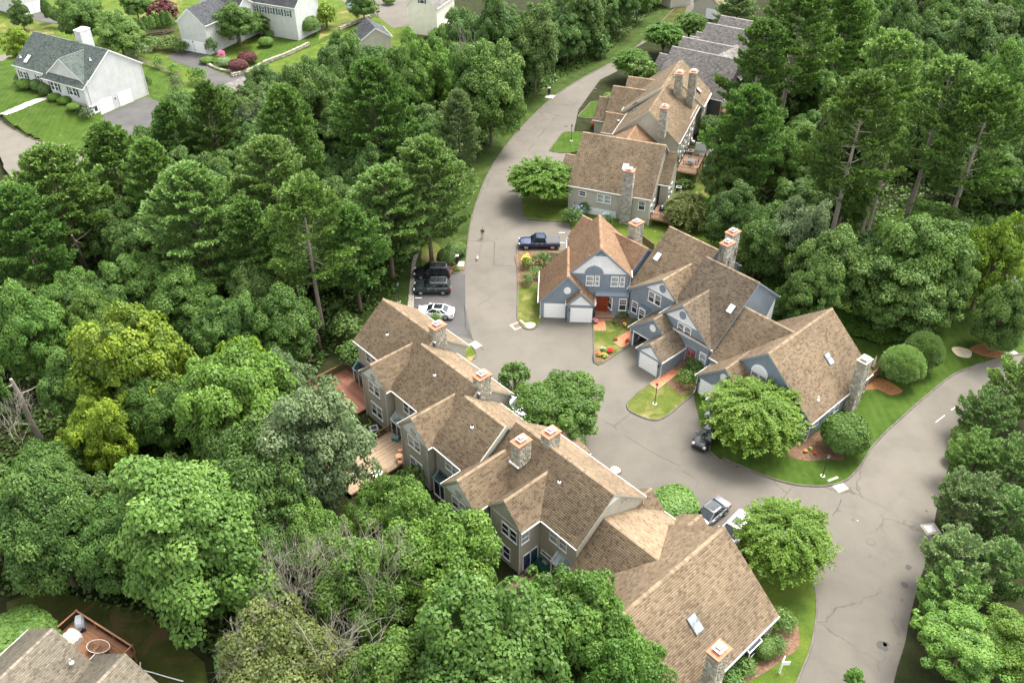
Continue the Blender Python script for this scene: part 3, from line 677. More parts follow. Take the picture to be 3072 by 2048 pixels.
class Bld:
    def __init__(s, name, label, cat, az, u0, v0, group=None, z=0.0):
        s.az, s.u0, s.v0, s.z0 = az, u0, v0, z
        x, y = uv(u0, v0, az)
        s.e = thing(name, label, cat, (x, y, z), R(az), group); s.seed = 11
    def L(s, u, v, z): return (u - s.u0, v - s.v0, z - s.z0)
    def loc(s, p):      # world point -> local
        a, b = frame(s.az); return (p[0] * a[0] + p[1] * a[1] - s.u0, p[0] * b[0] + p[1] * b[1] - s.v0, p[2] - s.z0)
    def gable(s, axis, a0, a1, c, zr, e0, z0, e1, z1, wall='siding_taupe', sh='shingle_brown', trim='trim_taupe', base=0., ov=.3,
              gut=(1, 1), skip=(0, 0), ex=.19, tab=.33, oa=(None, None), fr=(1, 1), caps=True, roofonly=False):
        ou, ovv = s.u0, s.v0
        ao, coff = (ou, ovv) if axis == 'u' else (ovv, ou)
        a0 -= ao; a1 -= ao; c -= coff; e0 -= coff; e1 -= coff; zr -= s.z0; z0 -= s.z0; z1 -= s.z0; base -= s.z0
        PT = (lambda a, cc, z: (a, cc, z)) if axis == 'u' else (lambda a, cc, z: (cc, a, z))
        s.seed += 1
        th = .20
        roof = MB().extrude([(e0, z0), (c, zr), (e1, z1), (e1, z1 - th), (c, zr - th * 1.2), (e0, z0 - th)], axis, a0, a1).build('roof', trim, s.e, fixn=True)
        acc = []
        for k, (e, z) in enumerate(((e0, z0), (e1, z1))):
            if skip[k]: continue
            run = c - e; W = math.hypot(run, zr - z)
            if W < .1: continue
            up = np.array(PT(0, run / W, (zr - z) / W)); al = np.array(PT(1., 0., 0.))
            shingle_field(acc, PT(a0, e, z + .006), al, up, a1 - a0, W, tab, ex, s.seed * 3 + k)
        if caps: cap_row(acc, PT(a0, c, zr), PT(a1, c, zr), sl=abs((zr - z0) / (c - e0)) if abs(c - e0) > .1 else .8, seed=s.seed)
        if acc: flush(acc, 'shingles', sh, roof)
        for k, (e, z) in enumerate(((e0, z0), (e1, z1))):
            if gut[k]:
                sg = -1 if e < c else 1
                MB().box(PT(a0, e - sg * .0, z - .17), PT(a1, e + sg * .12, z - .03)).build('gutter', 'gutter_white', s.e)
        if roofonly: return roof
        o0 = ov if oa[0] is None else oa[0]; o1 = ov if oa[1] is None else oa[1]
        s0 = (zr - z0) / (c - e0) if c != e0 else 0; s1 = (zr - z1) / (e1 - c) if c != e1 else 0
        prof = [(e0 + ov, base), (e0 + ov, z0 + s0 * ov - th - .02), (c, zr - th - .05), (e1 - ov, z1 + s1 * ov - th - .02), (e1 - ov, base)]
        MB().extrude(prof, axis, a0 + o0, a1 - o1).build('wall', wall, s.e, fixn=True)
        for k, (aa, o_) in enumerate(((a0 + o0, -1), (a1 - o1, 1))):
            if not fr[k]: continue
            for e, z, sg, sl_ in ((e0, z0, 1, s0), (e1, z1, -1, s1)):
                if abs(c - e) < .2: continue
                dz = th + .14
                p = PT(aa + o_ * .02, e + sg * ov * .3, z + sl_ * ov * .3 - dz); q = PT(aa + o_ * .02, c, zr - dz - .04)
                MB().bar(p, q, .07, .24, up=(0, 0, 1)).build('rake_board', trim, s.e)
        return roof
    def put(s, o, face, pos, a, z):
        rz = {'v-': 0, 'u+': 90, 'v+': 180, 'u-': 270}[face]
        o.parent = s.e
        o.location = (a - s.u0, pos - s.v0, z - s.z0) if face[0] == 'v' else (pos - s.u0, a - s.v0, z - s.z0)
        o.rotation_euler = (0, 0, R(rz)); return o
    def win(s, face, pos, a, z, w=.95, h=1.5, grid='top', glass='pane', frame_='trim_white'):
        return s.put(window(w, h, grid, glass, frame_), face, pos, a, z)
    def pair(s, face, pos, a, z, w=.95, h=1.5, grid='top', glass='pane', gap=.06):
        sg = {'v-': 1, 'v+': -1, 'u+': 1, 'u-': -1}[face]
        s.win(face, pos, a - sg * (w + gap) / 2, z, w, h, grid, glass); s.win(face, pos, a + sg * (w + gap) / 2, z, w, h, grid, glass)
    def panel(s, face, pos, pts, mat='panel_white', name='gable_panel', th=.03):
        """flat panel on a wall; pts [(across, z)] in building coordinates"""
        axis = 'v' if face[0] == 'v' else 'u'
        sg = -1 if face[1] == '-' else 1
        off = s.u0 if axis == 'v' else s.v0; po = s.v0 if axis == 'v' else s.u0
        prof = [(p - off, z - s.z0) for p, z in pts]
        return MB().extrude(prof, axis, pos - po - sg * .01, pos - po + sg * th).build(name, mat, s.e, fixn=True)
    def oval(s, face, pos, a, z, w=.75, h=.85, mat='vent_oval', rim='trim_taupe'):
        n = 20
        o = MB().extrude([(w / 2 * 1.15 * math.cos(i * 2 * math.pi / n), h / 2 * 1.15 * math.sin(i * 2 * math.pi / n)) for i in range(n)], 'v', -.06, .05).build('gable_vent', rim, s.e, fixn=True)
        MB().extrude([(w / 2 * math.cos(i * 2 * math.pi / n), h / 2 * math.sin(i * 2 * math.pi / n)) for i in range(n)], 'v', -.08, -.05).build('louvre', mat, o, fixn=True)
        return s.put(o, face, pos, a, z)
    def downspout(s, u, v, z0, z1, lean=0):
        m = MB().bar(s.L(u, v, z1), s.L(u, v, z0 + .3), .09).bar(s.L(u, v, z0 + .32), s.L(u + .0, v - .35, z0 + .1), .09)
        return m.build('downspout', 'gutter_white', s.e)
    def garage_door(s, face, pos, a, w=2.44, h=2.1, z=0, rows=4):
        o = MB()
        o.box((-w / 2 - .12, -.05, 0), (-w / 2, .03, h + .12)).box((w / 2, -.05, 0), (w / 2 + .12, .03, h + .12)).box((-w / 2, -.05, h), (w / 2, .03, h + .12))
        fo = o.build('garage_door', 'trim_white', s.e)
        key = ('gp', w, h, rows)
        if key not in MESHC:
            ph = h / rows; m = MB().box((-w / 2, -.03, .015), (w / 2, .0, ph - .015))
            k = 4; cw = w / k
            for i in range(k): m.box((-w / 2 + i * cw + .1, -.045, .1), (-w / 2 + (i + 1) * cw - .1, -.02, ph - .1))
            t = m.build('panel', 'garage_white'); MESHC[key] = t.data; bpy.data.objects.remove(t)
        for i in range(rows): link('panel', MESHC[key], fo, loc=(0, 0, i * h / rows))
        return s.put(fo, face, pos, a, z)
    def chimney(s, u, v, z0, z1, w=1.05, dp=1.5, mat='stone', cap='terracotta', flash=None, flue='metal'):
        u -= s.u0; v -= s.v0; z0 -= s.z0; z1 -= s.z0
        c = MB().box((u - w / 2, v - dp / 2, z0), (u + w / 2, v + dp / 2, z1)).build('chimney', 'mortar', s.e)
        if mat: stones((u, v), w, dp, z0, z1, mat, c, s.seed)
        s.seed += 1
        MB().box((u - w / 2 - .1, v - dp / 2 - .1, z1), (u + w / 2 + .1, v + dp / 2 + .1, z1 + .1)).build('cap_slab', cap, c)
        f = MB().box((u - .3, v - .36, z1 + .09), (u + .3, v + .36, z1 + .32)).box((u - .38, v - .44, z1 + .32), (u + .38, v + .44, z1 + .38))
        f.build('flue', 'metal', c)
        MB().box((u - .27, v - .33, z1 + .38), (u + .27, v + .33, z1 + .42)).box((u - .2, v - .25, z1 + .42), (u + .2, v + .25, z1 + .5)).build('flue_cover', 'weathered_wood' if rng.random() < .5 else 'metal', c)
        return c
MESHC = {}
def stones(c, w, dp, z0, z1, mat, parent, seed):
    rg = random.Random(seed * 7 + 1); m = MB(); u, v = c
    faces = [((u - w / 2, v - dp / 2), (1, 0), (0, -1), w), ((u + w / 2, v - dp / 2), (0, 1), (1, 0), dp),
             ((u + w / 2, v + dp / 2), (-1, 0), (0, 1), w), ((u - w / 2, v + dp / 2), (0, -1), (-1, 0), dp)]
    for (ox, oy), (ax, ay), (nx, ny), L in faces:
        z = z0
        while z < z1 - .05:
            h = min(rg.uniform(.20, .36), z1 - z); x = 0
            if z1 - z - h < .1: h = z1 - z
            while x < L - .02:
                ww = min(rg.uniform(.22, .55), L - x)
                if L - x - ww < .14: ww = L - x
                g = .022; j = lambda: rg.uniform(-.035, .035)
                cs = [(x + g, z + g), (x + ww - g, z + g + j() * .5), (x + ww - g + j() * .3, z + h - g), (x + g, z + h - g + j() * .5)]
                pr = rg.uniform(.03, .075); k = .72; mx = sum(p[0] for p in cs) / 4; mz = sum(p[1] for p in cs) / 4
                b0 = [(ox + ax * p[0] - nx * .01, oy + ay * p[0] - ny * .01, p[1]) for p in cs]
                t0 = [(ox + ax * (mx + (p[0] - mx) * k) + nx * pr, oy + ay * (mx + (p[0] - mx) * k) + ny * pr, mz + (p[1] - mz) * k) for p in cs]
                m.add(b0 + t0, [(4, 5, 6, 7), (0, 1, 5, 4), (1, 2, 6, 5), (2, 3, 7, 6), (3, 0, 4, 7)], rg.choice([.05, .2, .4, .6, .8, 1.0, .7]))
                x += ww
            z += h
    m.build('stonework', mat, parent, kind='stuff', fixn=False)
def window(w, h, grid='top', glass='pane', fr='trim_white'):
    key = ('w', w, h, fr)
    if key not in MESHC:
        f = .09; m = MB()
        m.box((-w / 2, -.07, -h / 2), (-w / 2 + f, .03, h / 2)).box((w / 2 - f, -.07, -h / 2), (w / 2, .03, h / 2))
        m.box((-w / 2 + f, -.07, h / 2 - f), (w / 2 - f, .03, h / 2)).box((-w / 2 - .03, -.11, -h / 2 - .03), (w / 2 + .03, .03, -h / 2 + f * .8))
        if grid != 'fixed': m.box((-w / 2 + f, -.055, -.035), (w / 2 - f, .02, .035))
        t = m.build('window', fr); MESHC[key] = t.data; bpy.data.objects.remove(t)
    key2 = ('p', w, h, glass)
    if key2 not in MESHC:
        t = MB().box((-w / 2 + .09, -.03, 0), (w / 2 - .09, -.01, h / 2 - .05)).build('pane', glass); MESHC[key2] = t.data; bpy.data.objects.remove(t)
    o = link('window', MESHC[key])
    link('pane', MESHC[key2], o, loc=(0, 0, .01)); link('pane', MESHC[key2], o, loc=(0, .002, -h / 2 + .06))
    if grid in ('top', 'all'):
        key3 = ('g', w, h, grid)
        if key3 not in MESHC:
            m = MB(); n = 3
            for i in range(1, n + 1): m.box((-w / 2 + .09 + (w - .18) * i / (n + 1) - .012, -.045, .035), (-w / 2 + .09 + (w - .18) * i / (n + 1) + .012, -.03, h / 2 - .09))
            m.box((-w / 2 + .09, -.044, h / 4 - .03), (w / 2 - .09, -.03, h / 4 - .006))
            if grid == 'all':
                for i in range(1, n + 1): m.box((-w / 2 + .09 + (w - .18) * i / (n + 1) - .012, -.045, -h / 2 + .09), (-w / 2 + .09 + (w - .18) * i / (n + 1) + .012, -.03, -.035))
            t = m.build('muntins', 'trim_white'); MESHC[key3] = t.data; bpy.data.objects.remove(t)
        link('muntins', MESHC[key3], o)
    return o
def skylight(b, axis, a, cr, z, slope, w=.75, L=1.1, mat='skylight_white', up=1):
    """curb box lying in a slope; rises towards +cross when up = 1"""
    th = math.atan(slope)
    m = MB().box((-w / 2, -L / 2, -.02), (w / 2, L / 2, .12))
    o = m.build('skylight', 'trim_slate', b.e)
    MB().box((-w / 2 + .06, -L / 2 + .06, .11), (w / 2 - .06, L / 2 - .06, .14)).build('dome' if mat == 'skylight_white' else 'pane', mat, o)
    rz = {('u', 1): 0, ('u', -1): 180, ('v', 1): -90, ('v', -1): 90}[(axis, up)]
    o.rotation_euler = (th, 0, R(rz))
    o.location = b.L(a, cr, z) if axis == 'u' else b.L(cr, a, z); return o
def on_slope(b, axis, e, z0, s, x, y):
    """where the sight line of photograph pixel (x, y) meets a roof slope; s < 0 falls with the cross axis"""
    lo, hi = 0.0, 14.0
    for _ in range(40):
        z = (lo + hi) / 2; q = b.loc(px(x, y, z)); u, v = q[0] + b.u0, q[1] + b.v0
        if z < z0 + s * ((v if axis == 'u' else u) - e): lo = z
        else: hi = z
    return u, v, z
def sky_px(b, axis, e, z0, s, x, y, **k):
    u, v, z = on_slope(b, axis, e, z0, s, x, y)
    return skylight(b, axis, u if axis == 'u' else v, v if axis == 'u' else u, z + .02, abs(s), up=1 if s > 0 else -1, **k)
def vent_pipe(b, u, v, z, col='black_plastic'):
    p = b.L(u, v, z); m = MB().tube([(p[0], p[1], p[2] - .05), (p[0], p[1], p[2] + .45)], .07, 10)
    o = m.build('vent_pipe', col, b.e)
    MB().lathe((p[0], p[1], p[2] - .02), [(.2, 0), (.17, .08), (.09, .14)], 12).build('flashing', 'trim_white', o)
def entry_door(b, face, pos, a, z, w=1.0, h=2.1, mat='door_red', side=True):
    o = MB().box((-w / 2 - .12, -.05, 0), (-w / 2, .05, h + .12)).box((w / 2, -.05, 0), (w / 2 + .12, .05, h + .12)).box((-w / 2, -.05, h), (w / 2, .05, h + .12)).build('door', 'trim_white' if mat != 'door_red' else 'door_red', b.e)
    m = MB().box((-w / 2, -.02, 0), (w / 2, .02, h))
    for sx in (-1, 1):
        for zz in (.2, 1.1): m.box((sx * w / 4 - .16, -.035, zz), (sx * w / 4 + .16, -.01, zz + .75))
    m.build('door_leaf', mat, o); MB().box((w / 2 - .12, -.09, 1.0), (w / 2 - .06, -.02, 1.1)).build('handle', 'brass', o)
    if side:
        for sx in (-1, 1): MB().box((sx * (w / 2 + .3) - .15, -.03, .1), (sx * (w / 2 + .3) + .15, .0, h)).build('sidelight', mat, o)
    return b.put(o, face, pos, a, z)
def wall_lamp(b, face, pos, a, z):
    o = MB().box((-.05, -.16, -.05), (.05, .02, .05)).lathe((0, -.16, -.18), [(.05, 0), (.09, .06), (.09, .22), (.03, .32)], 8).build('wall_lamp', 'iron', b.e)
    return b.put(o, face, pos, a, z)

# ------------------------------------------------------------------ taupe townhouse row, lower centre
BR = dict(wall='siding_taupe', sh='shingle_brown', trim='trim_taupe')
T = Bld('townhouse_row', 'taupe townhouse row with brown shingle roofs and stone chimneys in front of the cul-de-sac', 'townhouses', -47.6, -45, 40)
BZ = -1.7
SL = .80
def main_gable(u0, u1, vs, e=5.1, zr=8.7, hw=4.5, **k):
    return T.gable('u', u0, u1, vs + hw, zr, vs, e, vs + 2 * hw, e, base=BZ, **BR, **k)
main_gable(-70.0, -60.5, 39.8); main_gable(-60.5, -51.05, 37.9); main_gable(-51.05, -45.0, 35.95); main_gable(-45.0, -32.5, 37.25)
def cross(u0, u1, v0, peak, wallv=None, panel=True, base=BZ):
    c = (u0 + u1) / 2; vend = v0 + 2.6 + (peak - 5.1) / SL + .3
    T.gable('v', v0, vend, c, peak, u0, 5.1, u1, 5.1, base=base, **BR, oa=(.2, 0), fr=(1, 0))
    wv = v0 + .2
    if panel:
        T.panel('v-', wv, [(u0 + .45, 4.98), (c, peak - .5), (u1 - .45, 4.98)])
        T.oval('v-', wv - .03, c, 5.6)
    MB().box(T.L(u0 + .25, wv - .05, 4.78), T.L(u1 - .25, wv + .02, 4.96)).build('frieze', 'trim_taupe', T.e)
    for uu in (u0 + .34, u1 - .34): T.downspout(uu, wv - .07, base + (.2), 4.95)
CG = [(-65.1, -60.2, 37.2, True), (-55.6, -50.7, 35.3, True), (-46.3, -41.45, 33.4, True), (-41.45, -37.0, 34.9, False)]
for u0, u1, v0, pn in CG: cross(u0, u1, v0, 7.45, panel=pn)
for u0, u1, v0, pn in CG[:3]:
    c = (u0 + u1) / 2
    T.pair('v-', v0 + .2, c - .05, 3.95, .98, 1.5); T.pair('v-', v0 + .2, c + .02, .85, .98, 1.75)
T.pair('v-', 35.1, -38.7, 3.6, 1.0, 1.5, grid='none'); T.pair('v-', 35.1, -39.6, .5, 1.0, 1.75, grid='none')
T.win('u+', -37.3, 35.65, 3.75, .95, 1.35, grid='none', glass='pane_blind')
# blue sliding door on the side of the last cross gable
sd = MB().box((-.95, -.06, 0), (.95, .02, .08)).box((-.95, -.06, 2.0), (.95, .02, 2.1)).box((-.95, -.06, 0), (-.87, .02, 2.1)).box((.87, -.06, 0), (.95, .02, 2.1)).box((-.04, -.06, 0), (.04, .02, 2.1)).build('sliding_door', 'trim_white', T.e)
for sx in (-.46, .46): MB().box((sx - .4, -.04, .08), (sx + .4, -.01, 2.0)).build('pane', 'pane_blue', sd)
T.put(sd, 'u+', -37.28, 36.35, -.75)
T.pair('v-', 40.1, -67.1, 3.85, .95, 1.45); T.pair('v-', 38.2, -57.6, 3.85, .95, 1.45, grid='none'); T.pair('v-', 36.25, -48.2, 3.85, .95, 1.45, glass='pane_blind')
T.win('v-', 37.55, -35.55, 3.85, 1.0, 1.5, grid='none', glass='pane_blind'); T.win('v-', 37.55, -34.4, 3.85, 1.0, 1.5, grid='none', glass='pane_blind')
def greenhouse_bay(u, v, z0=-.95, w=1.9, col='copper_green'):
    """projecting glazed bay with sloped glass roof"""
    L = T.L
    o = MB().bar(L(u - w / 2, v - .75, z0), L(u - w / 2, v - .75, z0 + 2.2), .1).bar(L(u + w / 2, v - .75, z0), L(u + w / 2, v - .75, z0 + 2.2), .1) \
        .bar(L(u, v - .75, z0), L(u, v - .75, z0 + 2.2), .08).bar(L(u - w / 2, v - .75, z0 + 2.2), L(u + w / 2, v - .75, z0 + 2.2), .1).bar(L(u - w / 2, v - .75, z0 + .05), L(u + w / 2, v - .75, z0 + .05), .12).build('bay', 'trim_white', T.e)
    m = MB()
    for a, b_ in ((u - w / 2 - .08, u - w / 2 + .12), (u + w / 2 - .12, u + w / 2 + .08)): m.bar(L((a + b_) / 2, v - .85, z0 + 2.25), L((a + b_) / 2, v, z0 + 3.0), .2, .06)
    m.bar(L(u - w / 2, v - .85, z0 + 2.28), L(u + w / 2, v - .85, z0 + 2.28), .12, .1).bar(L(u - w / 2, v, z0 + 3.02), L(u + w / 2, v, z0 + 3.02), .12, .1).build('bay_roof', col, o)
    m = MB(); m.add([L(u - w / 2, v - .82, z0 + 2.27), L(u + w / 2, v - .82, z0 + 2.27), L(u + w / 2, v, z0 + 3.0), L(u - w / 2, v, z0 + 3.0)], [(0, 1, 2, 3)])
    m.build('pane', 'sky_glass' if col != 'copper_green' else 'pane', o)
    MB().box(L(u - w / 2 + .05, v - .74, z0 + .1), L(u + w / 2 - .05, v - .71, z0 + 2.15)).build('pane', 'pane', o)
    for sx in (-1, 1): MB().box(L(u + sx * w / 2 - .02, v - .72, z0 + .1), L(u + sx * w / 2 + .02, v, z0 + 2.2)).build('side_panel', 'siding_taupe', o)
greenhouse_bay(-69.1, 40.1); greenhouse_bay(-59.2, 38.2, col='trim_taupe'); greenhouse_bay(-49.4, 36.25); greenhouse_bay(-33.9, 37.55, z0=-.6, w=2.2, col='metal')
T.win('v-', 37.55, -36.3, .6, 1.5, .5, grid='fixed')
# end gable panels showing above the next unit
for ue, vs in ((-60.8, 39.8), (-51.35, 37.9), (-32.8, 37.25)):
    c = vs + 4.5
    T.panel('u+', ue + .02, [(c - .1, 8.25), (c + 1.1, 7.35), (c - 1.1, 7.35)], 'panel_white')
for i, (u, v) in enumerate(((-60.85, 44.85), (-51.4, 42.95), (-42.0, 39.5), (-41.0, 42.25))):
    T.chimney(u, v, 7.0, 9.65, 1.05, 1.5)
    MB().box(T.L(u - .62, v - .95, 8.1 if i != 2 else 7.2), T.L(u + .62, v - .78, 8.22 if i != 2 else 7.32)).build('flashing', 'trim_white', T.e)
MB().bar(T.L(-45.05, 36.1, 5.15), T.L(-45.05, 40.5, 8.6), .12, .5).build('parapet_board', 'trim_taupe', T.e)
for u, v in ((-66.6, 42.0), (-56.9, 41.0)): vent_pipe(T, u + .3, v, 5.1 + (v - (39.8 if u < -60 else 37.9)) * SL)
vent_pipe(T, -48.2, 38.9, 5.1 + (38.9 - 35.95) * SL); vent_pipe(T, -37.6, 40.1, 5.1 + 2.85 * SL)
for vv in (43.3, 43.7, 44.1):
    MB().box(T.L(-32.86, vv - .08, 6.35), T.L(-32.68, vv + .08, 6.5)).build('wall_vent', 'vent_oval', T.e)
T.downspout(-32.7, 46.2, 1.8, 4.9)
# low link wing and big end gable
T.gable('u', -32.8, -24.6, 40.9, 6.15, 36.3, 2.4, 47.75, 2.95, base=BZ, **BR, oa=(0, 0), fr=(0, 0), gut=(0, 1))
T.gable('v', 33.0, 46.3, -24.3, 8.05, -30.9, 2.6, -17.75, 2.6, base=BZ + .5, **BR)
T.gable('v', 45.5, 47.9, -33.2, 4.5, -35.6, 2.5, -31.0, 2.6, **BR, gut=(0, 0))
T.gable('v', 44.5, 48.8, -28.1, 4.45, -30.3, 2.7, -25.9, 2.7, **BR, gut=(0, 0))
sky_px(T, 'v', -17.75, 2.6, -.832, 2084, 1871, w=.95, L=1.5, mat='sky_glass')
T.chimney(-17.35, 36.3, -1, 8.3, 1.0, 1.45)
for vv, gl in ((44.5, 'pane'), (34.6, 'pane'), (33.9, 'pane')): T.win('u+', -18.05, vv, 1.3, .9, 1.3, grid='none')
gb = MB().box((-.85, -.5, 0), (.85, 0, .1)).bar((-.85, -.5, 0), (-.85, -.5, 1.1), .07).bar((.85, -.5, 0), (.85, -.5, 1.1), .07).bar((-.85, -.5, 1.1), (.85, -.5, 1.1), .07).bar((-.85, -.5, 1.1), (-.85, 0, 1.5), .07).bar((.85, -.5, 1.1), (.85, 0, 1.5), .07).build('bay', 'trim_white', T.e)
m = MB(); m.add([(-.82, -.49, 1.1), (.82, -.49, 1.1), (.82, 0, 1.5), (-.82, 0, 1.5)], [(0, 1, 2, 3)]); m.box((-.82, -.48, .1), (.82, -.46, 1.08)); m.build('pane', 'pane', gb)
T.put(gb, 'u+', -18.05, 43.0, .6)
T.downspout(-17.95, 46.0, 0, 2.5)
# rear low garages of the row towards the cul-de-sac
T.gable('v', 44.2, 48.6, -44.2, 4.2, -46.9, 2.5, -41.5, 2.5, **BR)

# ------------------------------------------------------------------ blue townhouse row
Bb = Bld('townhouse_row', 'blue townhouse row with white gables and one open garage facing the cul-de-sac', 'townhouses', -47.7, -50, 72)
BL = dict(wall='siding_blue', trim='trim_blue')
X1 = Bld('townhouse', 'blue end townhouse with tan roof, red front door and two white garage doors', 'townhouse', -3.0, 4, 91)
TAN = dict(sh='shingle_tan', **BL)
X1.gable('v', 91.0, 99.4, 5.93, 9.75, 1.95, 5.9, 9.9, 5.9, **TAN, oa=(.4, 0))
X1.panel('v-', 91.4, [(2.45, 5.98), (9.4, 5.98), (6.75, 8.55), (5.1, 8.55)])
fw = 91.35
X1.panel('v-', fw, [(5.55, 8.62), (6.35, 8.62), (5.95, 9.05)], 'trim_blue', 'gable_louvre', .06)
MB().box(X1.L(4.5, fw, 8.5), X1.L(7.4, fw + .07, 8.62)).build('frieze', 'trim_blue', X1.e)
for a in (4.65, 5.95, 7.25): pass
n = 14; arc = [(4.1 + 1.17 + 1.17 * math.cos(math.pi * i / n), 5.96 + 1.15 * math.sin(math.pi * i / n)) for i in range(n + 1)]
X1.panel('v-', fw, arc, 'trim_blue', 'arch', .05)
arc2 = [(5.27 + .98 * math.cos(math.pi * i / n), 6.0 + .95 * math.sin(math.pi * i / n)) for i in range(n + 1)]
X1.panel('v-', fw - .05, arc2, 'siding_blue', 'arch_field', .02)
X1.panel('v-', fw - .05, [(5.17, 6.85), (5.37, 6.85), (5.4, 7.2), (5.14, 7.2)], 'trim_blue', 'keystone', .06)
MB().box(X1.L(2.3, fw - .02, 5.78), X1.L(9.6, fw + .06, 5.96)).build('frieze', 'trim_blue', X1.e)
for u, w_, gl in ((4.8, .95, 'pane_blind'), (5.72, .6, 'pane_blind'), (7.88, .95, 'pane_blind'), (8.8, .62, 'pane_blind')): X1.win('v-', 91.4, u, 4.92, w_, 1.45, grid='none', glass=gl)
# recessed porch with red door: dark box recess built as deep frame
rec = MB().box(X1.L(5.75, 91.38, .45), X1.L(7.65, 91.46, 3.1)).build('porch_recess', 'trim_blue', X1.e)
entry_door(X1, 'v-', 91.36, 6.6, .45, 1.0, 2.2, 'door_red')
bay = MB(); p = [(7.35, 91.42), (7.75, 90.75), (9.65, 90.75), (9.65, 91.42)]
bay.poly([X1.L(a, b_, 0)[:2] for a, b_ in p], 0, 3.15); bay.build('bay', 'siding_blue', X1.e)
MB().poly([X1.L(a, b_, 0)[:2] for a, b_ in ((5.6, 91.42), (5.6, 90.65), (9.75, 90.65), (9.75, 91.42))], 3.15, 3.3).build('bay_roof', 'trim_blue', X1.e)
X1.win('v-', 90.72, 9.05, 1.95, .95, 1.75); 
wo = window(.9, 1.75); X1.put(wo, 'v-', 91.06, 7.53, 1.95); wo.rotation_euler = (0, 0, R(-59))
# porch deck and steps
dk = MB()
for i in range(9): dk.box(X1.L(5.7, 90.0 + i * .155, .38), X1.L(8.55 - (8 - i) * .05, 90.14 + i * .155, .43), rng.random())
dk.box(X1.L(5.7, 90.02, 0), X1.L(8.2, 91.38, .37), .2)
d1 = dk.build('porch_deck', 'deck_brown', X1.e)
MB().box(X1.L(5.72, 89.65, 0), X1.L(8.1, 89.98, .2), .4).build('step', 'deck_brown', X1.e)
# garages of the end townhouse
X1.gable('v', 89.9, 97.0, 2.1, 6.35, -1.45, 2.5, 5.65, 2.5, **TAN)
X1.oval('v-', 90.18, 2.08, 4.15, .78, .85, 'panel_white', 'trim_white')
X1.gable('v', 89.2, 94.5, 3.75, 4.45, 2.0, 2.75, 5.5, 2.75, **TAN, ov=.2)
X1.panel('v-', 89.4, [(2.35, 2.6), (5.15, 2.6), (3.75, 3.95)])
MB().box(X1.L(2.25, 89.34, 2.36), X1.L(5.25, 89.41, 2.56)).build('frieze', 'trim_blue', X1.e)
X1.garage_door('v-', 90.18, .6, 2.44, 2.02); X1.garage_door('v-', 89.38, 3.92, 2.5, 2.05)
MB().box(X1.L(-1.15, 90.12, 0), X1.L(-.75, 90.2, 2.3)).build('corner_board', 'trim_blue', X1.e)
wall_lamp(X1, 'v-', 89.38, 2.45, 1.95)
X1.downspout(9.75, 91.3, 0, 5.75); X1.downspout(-1.2, 90.12, 0, 2.4)
# wing of the end townhouse on the slanted axes
Xw = Bld.__new__(Bld); Xw.az = -47.7; Xw.u0 = -62; Xw.v0 = 75; Xw.z0 = 0; Xw.seed = 77
xw = uv(-62, 75, -47.7); lo = X1.loc((xw[0], xw[1], 0))
Xw.e = bpy.data.objects.new('wing', None); COL.objects.link(Xw.e); Xw.e.parent = X1.e; Xw.e.location = lo; Xw.e.rotation_euler = (0, 0, R(-44.7))
def reparent_wing():
    """wing pieces hang under the townhouse itself, not under a helper"""
    bpy.context.view_layer.update()
    for o in list(Xw.e.children):
        mw = o.matrix_world.copy(); o.parent = X1.e; o.matrix_parent_inverse.identity()
        o.matrix_local = X1.e.matrix_world.inverted() @ mw
    bpy.data.objects.remove(Xw.e)
Xw.gable('u', -69.2, -57.95, 75.5, 7.95, 72.7, 5.75, 78.9, 5.2, **TAN)
Xw.chimney(-61.3, 76.9, 0, 9.6, 1.1, 1.6)
reparent_wing()

WE = dict(sh='shingle_brown', **BL); W3 = dict(sh='shingle_weathered', **BL)
Bb.gable('u', -57.6, -50.1, 78.9, 9.95, 71.9, 4.25, 84.5, 5.35, **WE)
Bb.gable('v', 71.2, 77.6, -52.1, 8.05, -57.2, 4.3, -48.0, 4.75, **WE, oa=(.35, 0), gut=(1, 0))
Bb.gable('u', -50.1, -42.5, 76.4, 10.1, 69.2, 4.25, 81.7, 5.8, **W3)
Bb.gable('v', 69.0, 75.9, -47.25, 7.95, -50.3, 5.3, -42.75, 4.2, **W3, oa=(.35, 0))
def wgable(v, c, zp, l, r, z, cut=None):
    Bb.panel('v-', v, [(l, z), (r, z), (c, zp)])
wgable(71.55, -52.1, 7.6, -54.6, -50.25, 5.75); wgable(69.35, -47.25, 7.45, -49.6, -44.9, 5.45)
Bb.oval('v-', 71.5, -52.1, 6.65, .8, .9, 'siding_blue', 'trim_blue'); Bb.oval('v-', 69.3, -47.25, 6.45, .8, .9, 'siding_blue', 'trim_blue')
Bb.pair('v-', 71.55, -53.1, 4.75, .95, 1.5); Bb.pair('v-', 69.35, -46.8, 4.6, .95, 1.4)
# bay below
Bb.win('v-', 71.55, -56.0, 1.95, .95, 1.7)
m = MB().poly([Bb.L(a, b_, 0)[:2] for a, b_ in ((-55.1, 71.6), (-54.9, 71.1), (-53.9, 71.0), (-53.3, 71.6))], 0, 3.0); m.build('bay', 'siding_blue', Bb.e)
Bb.win('v-', 71.02, -54.35, 1.95, 1.0, 1.7)
# recess and door of the middle unit
MB().box(Bb.L(-46.3, 69.2, .6), Bb.L(-44.6, 69.38, 2.9)).build('porch_recess', 'trim_blue', Bb.e)
entry_door(Bb, 'v-', 69.22, -45.35, .55, .95, 2.1, 'door_red', False)
Bb.win('v-', 69.35, -43.75, 2.1, .95, 1.8, grid='none', glass='pane_blind')
for i in range(4): MB().box(Bb.L(-46.3, 67.6 + i * .3, 0), Bb.L(-44.7, 67.9 + i * .3 + (1.0 if i == 3 else 0), .15 + i * .13), .3).build('step', 'deck_brown', Bb.e)
